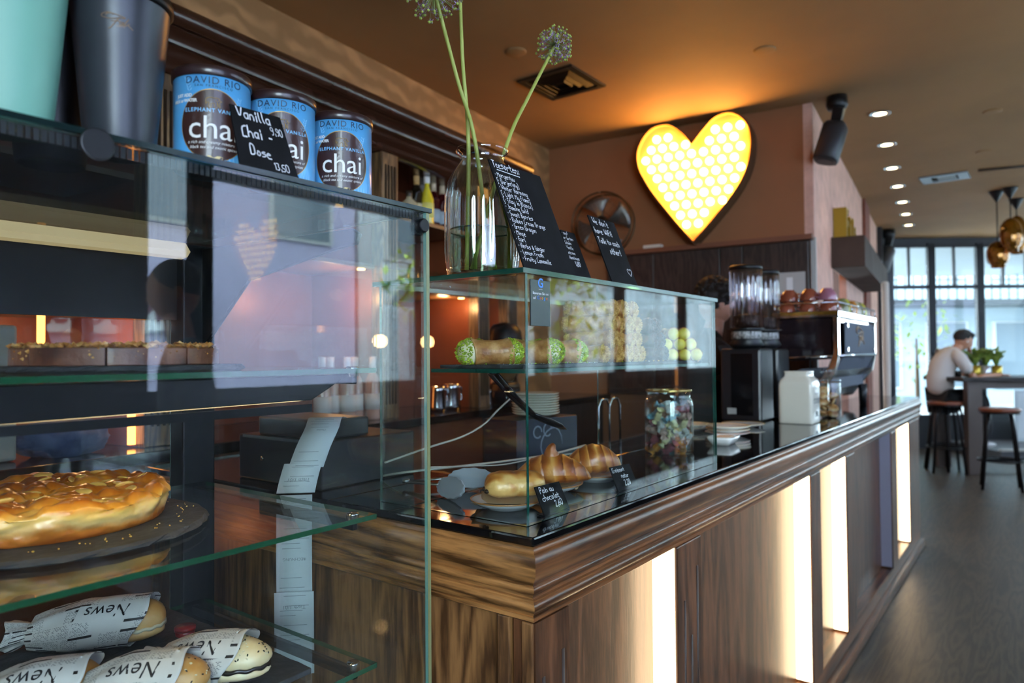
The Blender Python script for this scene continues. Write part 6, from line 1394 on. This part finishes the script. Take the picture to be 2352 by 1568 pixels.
# cups upside down on the tray
CPR = mat('cup_terracotta', '#8e4a36', .15, coat=.6, var=.12, vs=20); CPK = mat('cup_plum_pink', '#a2697a', .15, coat=.6)
def cupobj(label, x, y, z, m, r=.047, h=.055, up=False, grp='coffee cups on the espresso machine'):
    t = thing('coffee_cup', label, 'cup', (x, y, z), group=grp); pr_ = [(r, 0), (r * 1.0, .004), (r * .97, h * .45), (r * .72, h * .85), (r * .5, h), (r * .5, h * 1.08), (.0001, h * 1.06)]
    BM().lathe(pr_, 28).obj('bowl', m, t); BM().tube([(r * .95, 0, h * .25), (r * 1.4, 0, h * .25), (r * 1.4, 0, h * .6), (r * .85, 0, h * .65)], .0045, 8).obj('handle', m, t)
    t.rotation_euler = (0, 0, 2.4); return t
z1 = ZT + .5565
base = [(4.05, 1.13), (4.05, 1.02), (4.05, .915)]
for k, (x, y) in enumerate(base): cupobj(['glazed terracotta cup upside down at the rear left of the machine tray', 'middle terracotta cup upside down on the machine tray', 'terracotta cup at the front corner of the machine tray'][k], x, y, z1, CPR)
for k, (x, y) in enumerate([(4.06, 1.12), (4.06, 1.015), (4.07, .925)]): cupobj(['terracotta cup stacked on the rear left cup of the machine', 'terracotta cup stacked on the middle cup of the machine', 'plum pink cup stacked at the front corner of the machine tray'][k], x, y, z1 + .0605, CPR if k < 2 else CPK, r=.05, h=.06)
cupobj('terracotta cup lying behind the plum pink cup on the machine', 4.18, .92, z1, CPR); cupobj('second row terracotta cup on the machine tray', 4.17, 1.03, z1, CPR)
EG = [mat('cup_olive', '#7a7a4a', .2, coat=.4), mat('cup_green_gold', '#b0aa3c', .2, coat=.4), GLASS, mat('cup_amber', '#c07a2c', .2, coat=.4), mat('cup_sand', '#b9ab8c', .2, coat=.4)]
nm = ['olive espresso cup', 'yellow green espresso cup', 'clear espresso glass', 'amber espresso cup', 'sand coloured espresso cup']
for k in range(8):
    cupobj('%s %s along the customer side of the machine tray' % (nm[k % 5], ('first', 'second', 'third', 'fourth', 'fifth', 'sixth', 'seventh', 'last')[k]), 4.29 + k * .088, .90, z1, EG[k % 5], r=.036, h=.075, grp='small cups along the espresso machine rail')
# ================================================================ PEOPLE
SKIN = mat('skin', '#b98468', .5, sss=.15); HAIRB = mat('hair_black', '#14100e', .6, bump=.8, bs=90)
def skin_body(name, pts, edges, rad, m, parent, sub=2, root=0):
    me = bpy.data.meshes.new(name); me.from_pydata([Vector(p) for p in pts], edges, []); o = bpy.data.objects.new(name, me); COL.objects.link(o); o.parent = parent; me.materials.append(m)
    md = o.modifiers.new('skin', 'SKIN'); md.use_smooth_shade = True
    sv = me.skin_vertices[0].data if me.skin_vertices else None
    if sv is None: 
        me.attributes.new('x', 'FLOAT', 'POINT')
    for i, r_ in enumerate(rad): sv[i].radius = r_ if hasattr(r_, '__len__') else (r_, r_)
    sv[root].use_root = True
    s_ = o.modifiers.new('sub', 'SUBSURF'); s_.levels = sub; s_.render_levels = sub
    return o
def head_mb(M, s=1.0):
    """head facing local +x, chin down, about .23 m high"""
    def fn(u):
        k = 1 + .03 * max(0, u.z)
        if u.x > 0:
            k += .09 * math.exp(-((u.y / .16) ** 2 + ((u.z + .18) / .14) ** 2))           # nose
            k -= .05 * math.exp(-(((abs(u.y) - .28) / .14) ** 2 + ((u.z - .06) / .10) ** 2))  # eye sockets
            k += .035 * math.exp(-((u.y / .25) ** 2 + ((u.z + .48) / .08) ** 2))          # lips
            k += .05 * math.exp(-((u.y / .3) ** 2 + ((u.z + .82) / .15) ** 2))            # chin
        k -= .10 * max(0, -u.z - .25) * (1 if u.x < .1 else .25) + .08 * max(0, -u.z) * abs(u.y)
        return k
    mb = BM().blob((0, 0, 0), (.098 * s, .078 * s, .118 * s), (48, 36), fn=fn, M=M)
    for sy in (-1, 1): mb.blob((-.008 * s, sy * .078 * s, -.005 * s), (.018 * s, .010 * s, .030 * s), (12, 8), M=M)
    return mb
# barista behind the grinders
bx, by = 3.80, 1.50; yaw = math.atan2(-.62, .70)
t = thing('person', 'bartender in black with dark curly hair looking down behind the grinders', 'person', (bx, by, 0), yaw)
pts = [(0, 0, .95), (-.02, 0, 1.2), (0, 0, 1.42), (.02, 0, 1.52), (.05, 0, 1.60), (.0, .19, 1.43), (.06, .25, 1.18), (.28, .16, 1.16), (.0, -.19, 1.43), (.06, -.25, 1.18), (.28, -.16, 1.16), (0, .1, .88), (0, .11, .5), (0, .11, .08), (.12, .12, .05), (0, -.1, .88), (0, -.11, .5), (0, -.11, .08), (.12, -.12, .05)]
ed = [(0, 1), (1, 2), (2, 3), (3, 4), (2, 5), (5, 6), (6, 7), (2, 8), (8, 9), (9, 10), (0, 11), (11, 12), (12, 13), (13, 14), (0, 15), (15, 16), (16, 17), (17, 18)]
rad = [(.13, .17), (.12, .16), (.11, .15), .06, .055, .07, .05, .035, .07, .05, .035, .09, .065, .045, .04, .09, .065, .045, .04]
skin_body('body', pts, ed, rad, mat('black_cloth', '#111114', .8), t, 1)
HM = Matrix.Translation((.06, 0, 1.705)) @ Matrix.Rotation(R(18), 4, 'Y')
head_mb(HM).obj('head', SKIN, t)
BM().cyl((.03, 0, 1.50), (.055, 0, 1.63), .055, .05).obj('neck', SKIN, t)
mb = BM(); mb.blob((-.022, 0, .045), (.106, .096, .098), (26, 16), M=HM)
for k in range(150):
    u = Vector((random.gauss(0, 1), random.gauss(0, 1), abs(random.gauss(0, 1)) - .2)).normalized()
    if u.x > .55 and u.z < .5: continue
    mb.blob((u.x * .10 - .024, u.y * .09, .048 + u.z * .097), .021, (6, 5), M=HM)
mb.obj('hair', mat('hair_curly', '#1a120d', .7, bump=.6, bs=120), t)
# seated man at the tall table
def FP(px, d, z=0): 
    q = at(px, 800, d=d); return Vector((q.x, q.y, z))
dS = 8.6; ms = FP(2172, dS); rtv = rt
t = thing('person', 'young man in a white T-shirt with short black hair sitting at the tall table', 'person', ms, math.atan2(rt.y, rt.x))
# local: +x to the right of the picture, +y away from the camera
TEE = mat('tee_white', '#cfc6bf', .8); TRS = mat('trousers_black', '#15161a', .8)
pts = [(-.05, 0, .90), (-.09, 0, 1.08), (-.04, 0, 1.30), (.05, 0, 1.42), (.09, 0, 1.47), (.06, -.17, 1.37), (.16, -.20, 1.17), (.06, .17, 1.37), (.18, .20, 1.19)]
ed = [(0, 1), (1, 2), (2, 3), (3, 4), (3, 5), (5, 6), (3, 7), (7, 8)]
skin_body('t_shirt', pts, ed, [(.15, .17), (.15, .17), (.14, .16), (.09, .10), .058, .08, .072, .08, .072], TEE, t)
skin_body('trousers', [(-.05, 0, .90), (-.02, -.09, .86), (.36, -.12, .90), (.42, -.12, .50), (.34, -.12, .36), (-.02, .09, .86), (.36, .12, .90), (.44, .14, .50), (.40, .14, .36)], [(0, 1), (1, 2), (2, 3), (3, 4), (0, 5), (5, 6), (6, 7), (7, 8)], [(.15, .17), .10, .075, .055, .05, .10, .075, .055, .05], TRS, t)
# bare arms: near arm flat on the table, far forearm propping the cheek
skin_body('body', [(.16, -.20, 1.18), (.22, -.22, 1.10), (.30, -.20, 1.135), (.52, -.12, 1.15), (.60, -.10, 1.155)], [(0, 1), (1, 2), (2, 3), (3, 4)], [.045, .042, .038, .028, .026], SKIN, t)
skin_body('forearm', [(.18, .20, 1.20), (.26, .18, 1.13), (.33, .12, 1.15), (.33, .06, 1.38), (.30, .02, 1.50)], [(0, 1), (1, 2), (2, 3), (3, 4)], [.042, .042, .04, .028, .026], SKIN, t)
def hand(M, parent, curl=.5):
    mb = BM(); mb.blob((.035, 0, 0), (.045, .038, .014), (16, 10), M=M); mb.obj('palm', SKIN, parent)
    for k, (y, ln) in enumerate(((-.028, .062), (-.010, .075), (.009, .080), (.027, .070))):
        p = [Vector((.07, y, 0)), Vector((.07 + ln * .5, y, -.01 * curl)), Vector((.07 + ln * .85, y, -.035 * curl)), Vector((.07 + ln * .9, y, -.06 * curl))]; BM().tube([M @ q for q in p], [.0095, .009, .008, .006], 8).obj('finger', SKIN, parent)
    BM().tube([M @ Vector(q) for q in ((.015, .03, 0), (.04, .055, -.008), (.065, .062, -.018))], [.011, .0105, .008], 8).obj('thumb', SKIN, parent)
hand(Matrix.Translation((.59, -.10, 1.15)) @ Matrix.Rotation(.2, 4, 'Z'), t)
hand(Matrix.Translation((.305, .02, 1.49)) @ Matrix.Rotation(R(-80), 4, 'Y') @ Matrix.Rotation(R(90), 4, 'X'), t, .9)
HM = Matrix.Translation((.215, 0, 1.575)) @ Matrix.Rotation(R(14), 4, 'Y')
head_mb(HM).obj('head', SKIN, t); BM().cyl((.08, 0, 1.42), (.175, 0, 1.52), .058, .052).obj('neck', SKIN, t)
mb = BM(); mb.blob((-.022, 0, .04), (.10, .086, .09), (26, 16), M=HM); mb.blob((.06, 0, .085), (.065, .062, .035), (18, 10), M=HM)
for k in range(60):
    u = Vector((random.gauss(0, 1), random.gauss(0, 1), abs(random.gauss(0, 1)))).normalized(); mb.blob((u.x * .095, u.y * .075, .05 + u.z * .075), .018, (6, 5), M=HM)
mb.obj('hair', HAIRB, t); BM().blob((.0, -.092, -.02), (.01, .008, .014), (8, 6), M=HM).obj('earphone', WHITE, t)
for y in (-.12, .14):
    BM().tube([(.34, y, .36), (.30, y, .33)], [.035, .03], 10).obj('ankle', mat('sock_dark', '#1c1c20', .8), t); mb = BM().blob((.38, y, .315), (.13, .045, .035), (18, 10)); mb.obj('shoe', mat('sneaker_white', '#d5d4d2', .5), t)
# ================================================================ STOOLS, TABLE, PLANT, PENDANTS
SEATM = mat('stool_seat_rust', '#7a3d22', .3, coat=.3); LEGM = mat('stool_leg_black', '#1a1a1d', .35, metal=.5)
def make_stool(label, loc, rz=0):
    t = thing('bar_stool', label, 'stool', loc, rz, 'bar stools around the tall table')
    BM().lathe([(.0001, .800), (.165, .80), (.185, .81), (.19, .825), (.185, .838), (.16, .845), (.0001, .835)], 40).obj('seat', SEATM, t)
    BM().lathe([(.170, .785), (.178, .785), (.178, .805), (.170, .805), (.170, .785)], 40, cap=False).obj('seat_ring', LEGM, t)
    for k in range(4):
        a = pi / 4 + k * pi / 2; BM().tube([(.13 * cos(a), .13 * sin(a), .80), (.165 * cos(a), .165 * sin(a), .62), (.24 * cos(a), .24 * sin(a), .0)], .015, 10).obj('leg', LEGM, t)
    BM().tube([(.205 * cos(2 * pi * k / 32), .205 * sin(2 * pi * k / 32), .30) for k in range(33)], .010, 8).obj('foot_ring', LEGM, t); return t
def GP_(px, py, z=0): q = at(px, py, Z=z); return q
s0 = GP_(2174, 1084); make_stool('rust seated bar stool at the end of the bar counter, left of the table leg', (s0.x - .0, s0.y, 0), .3)
st = dup(bpy.data.objects['bar_stool'], (ms.x - .02, ms.y, 0), .9, 'bar stool the man in the white T-shirt is sitting on')
s1 = GP_(2300, 1122); st = dup(bpy.data.objects['bar_stool'], (s1.x, s1.y, 0), .1, 'rust seated bar stool nearest the camera, cut by the right edge')
TBL = mat('table_wood_dark', '#2a211d', .35, var=.1, vs=4); TLG = mat('table_leg_taupe', '#5b504b', .45)
td = 8.2; TM = Matrix.Translation(FP(2205, td)) @ Matrix.Rotation(math.atan2(rt.y, rt.x), 4, 'Z')
t = thing('bar_table', 'tall dark bar table with thick taupe panel legs in front of the windows', 'table'); t.matrix_world = TM
BM().box((0, -.05, 1.085), (1.9, .75, 1.135)).obj('tabletop', TBL, t, bevel=.004)
BM().box((.08, .0, 0), (.25, .09, 1.084)).obj('leg', TLG, t, bevel=.003); BM().box((.08, .60, 0), (.25, .69, 1.084)).obj('leg', TLG, t, bevel=.003)
BM().box((1.65, .0, 0), (1.82, .09, 1.084)).obj('leg', TLG, t, bevel=.003); BM().box((.25, .02, 1.0), (1.65, .07, 1.084)).obj('apron', TLG, t)
BM().box((.25, .32, .10), (1.65, .36, .14)).obj('foot_bar', LEGM, t)
def on_table(x, y): return TM @ Vector((x, y, 1.1355))
for k, (x, m_, lb) in enumerate(((.40, '#b79a3a', 'gold round plant pot on the tall table, left one'), (.53, '#c9cbd0', 'silver round plant pot between the two gold pots'), (.66, '#b79a3a', 'gold round plant pot on the tall table, right one'))):
    t = thing('plant_pot', lb, 'plant', on_table(x, .35), group='potted plants on the tall table'); BM().lathe([(.0001, 0), (.055, 0), (.06, .005), (.062, .13), (.056, .13), (.05, .11), (.0001, .11)], 28).obj('pot', mat('pot_' + ('gold' if k != 1 else 'silver'), m_, .3, metal=.7), t)
    mb = BM(); rnd = random.Random(k)
    for j in range(26):
        a = rnd.uniform(0, 6.28); l_ = rnd.uniform(.14, .30); sp_ = rnd.uniform(.3, 1.0); P_ = [Vector((0, 0, .10)), Vector((cos(a) * l_ * .25 * sp_, sin(a) * l_ * .25 * sp_, .10 + l_ * .6)), Vector((cos(a) * l_ * .7 * sp_, sin(a) * l_ * .7 * sp_, .10 + l_ * (1 - .3 * sp_)))]; C_ = catmull(P_, 4, False)
        mb.tube(C_, [.004 + .013 * sin(pi * min(1, i_ / len(C_) * 1.05)) for i_ in range(len(C_))], 6, flat=.2)
    mb.obj('leaves', mat('pothos_green', '#4f6a26', .45, col2='#86963c', vs=10), t)
t = thing('laptop_things', 'small dark cup and papers on the table in front of the seated man', 'cup', on_table(.16, .30)); BM().lathe([(.0001, 0), (.035, 0), (.042, .07), (.038, .07), (.032, .006), (.0001, .006)], 20).obj('bowl', BLACK, t); BM().tube([(.04, 0, .06), (.065, 0, .05), (.04, 0, .02)], .005, 6).obj('handle', BLACK, t); t.name = 'coffee_mug'; t['label'] = 'small dark coffee mug on the table in front of the seated man'
AMB = mat('amber_glass', '#8a5a14', .12, metal=.65, coat=.5, var=.35, vs=16)
def pendant(label, px, py, wpx, hpx, capy, d):
    p = at(px, py, d=d); s_ = d / F; w_, h_ = wpx * s_ / 2, hpx * s_ / 2; t = thing('pendant_lamp', label, 'lamp', (p.x, p.y, CEIL), group='amber glass pendant lamps'); z0 = p.z - CEIL
    BM().lathe([(.075, 0), (.07, -.012), (.02, -.10), (.008, -.12)], 24).obj('canopy', BLACKM, t); BM().cyl((0, 0, -.10), (0, 0, z0 + h_ * .8), .006, n=8).obj('cord', BLACK, t)
    prof = [(w_ * math.sqrt(max(0, 1 - (abs(q) ** 2.2))) * (1 + .0 * q) if q > -.72 else w_ * .62, q * h_) for q in [1, .97, .9, .78, .6, .4, .2, 0, -.2, -.4, -.6, -.72, -.95]]
    BM().lathe([(max(r_, .004), z0 + z) for r_, z in prof], 40, flute=lambda a, z: .035 * cos(12 * a), cap=False).obj('shade', AMB, t, solid=.004)
    BM().blob((0, 0, z0 - h_ * .45), (w_ * .40, w_ * .40, h_ * .45), (14, 10)).obj('bulb', emis('pendant_bulb', '#ffc060', 6), t)
    return t
pendant('smaller amber glass pendant lamp, the lower left of the three', 2292, 585, 44, 62, 440, 7.5); pendant('long amber glass pendant lamp in the middle of the three', 2322, 540, 44, 80, 435, 7.35); pendant('amber glass pendant lamp at the right edge behind the long one', 2336, 540, 40, 90, 440, 7.9)
# white roller post at the end of the machine, grey hatch pole
p = onv(2037, 800, -.25); t = thing('banner_post', 'slim off-white vertical post at the far end of the bar counter', 'post', RM @ Vector((p.x * 0 + 1.35, -.32, 0)))
q = at(2036, 800, d=5.75); t.location = (q.x, q.y, 0); BM().lathe([(.0001, 0), (.12, 0), (.12, .02), (.028, .025), (.028, 2.0), (.02, 2.012), (.0001, 2.015)], 20).obj('pole', mat('post_offwhite', '#b7b1a8', .5), t)
p = GP_(2313, 905); 
t = thing('menu_sign', 'white framed sign leaning low behind the tall table', 'sign', FM @ Vector((lx(2300), -.25, .12))); t.rotation_euler = (0, 0, math.atan2(rt.y, rt.x)); BM().box((0, 0, 0), (.55, .03, .75)).obj('board', mat('sign_paper_white', '#cfdade', .5), t, bevel=.003); BM().box((.04, -.004, .05), (.51, .0, .70)).obj('sheet', mat('sign_sheet', '#dfe8ea', .4), t)
# customer standing by the street windows: seen only as a reflection in the cabinet glass
t = thing('person', 'person in dark clothes with short dark hair, seen reflected in the cabinet glass', 'person', (1.50, -.98, 0), R(200))
pts = [(0, 0, .95), (-.01, 0, 1.2), (0, 0, 1.42), (.02, 0, 1.52), (.0, .19, 1.43), (.03, .23, 1.16), (.14, .20, .98), (.0, -.19, 1.43), (.03, -.23, 1.16), (.14, -.20, .98), (0, .1, .88), (0, .11, .5), (0, .11, .06), (.12, .12, .045), (0, -.1, .88), (0, -.11, .5), (0, -.11, .06), (.12, -.12, .045)]
ed = [(0, 1), (1, 2), (2, 3), (2, 4), (4, 5), (5, 6), (2, 7), (7, 8), (8, 9), (0, 10), (10, 11), (11, 12), (12, 13), (0, 14), (14, 15), (15, 16), (16, 17)]
skin_body('body', pts, ed, [(.13, .17), (.12, .16), (.11, .15), .06, .07, .05, .04, .07, .05, .04, .09, .065, .045, .04, .09, .065, .045, .04], MATS['black_cloth'], t, 1)
HM = Matrix.Translation((.05, 0, 1.70)) @ Matrix.Rotation(R(10), 4, 'Y'); head_mb(HM).obj('head', SKIN, t); BM().cyl((.02, 0, 1.50), (.045, 0, 1.62), .055, .05).obj('neck', SKIN, t)
BM().blob((-.022, 0, .04), (.104, .088, .095), (26, 16), M=HM).obj('hair', HAIRB, t)
for sy in (-1, 1): hand(Matrix.Translation((.14, sy * .20, .97)) @ Matrix.Rotation(R(80), 4, 'Y') @ Matrix.Rotation(R(90 - 90 * sy), 4, 'X'), t, .4)
# white appliance and folded blue cloth on the back counter, seen through the cabinet
t = thing('microwave', 'pale grey boxy appliance on the back counter at the far left, behind the cabinet', 'appliance'); t.matrix_world = RM @ Matrix.Translation((-5.0, 1.60, 1.1315))
BM().box((0, 0, 0), (.85, .36, .40)).obj('housing', mat('appliance_grey', '#a8a6a0', .4), t, bevel=.01); BM().box((.04, -.004, .04), (.6, 0, .36)).obj('door', mat('appliance_door', '#8b8a86', .25), t, bevel=.003); BM().cyl((.70, -.012, .25), (.70, 0, .25), .03).obj('dial', BLACKM, t)
q = rp(-4.02, 1.62, 1.1315); mb = BM()
mb.blob((0, 0, .05), (.13, .09, .06), (36, 20), fn=lambda u: 1 + .22 * noise.noise(u * 3) + .06 * noise.noise(u * 9)); tag(mb.obj('folded_cloth', mat('cloth_blue', '#3c4a72', .8, col2='#59668a', vs=20), loc=q), 'crumpled blue cloth on the back counter seen through the cabinet', 'cloth')
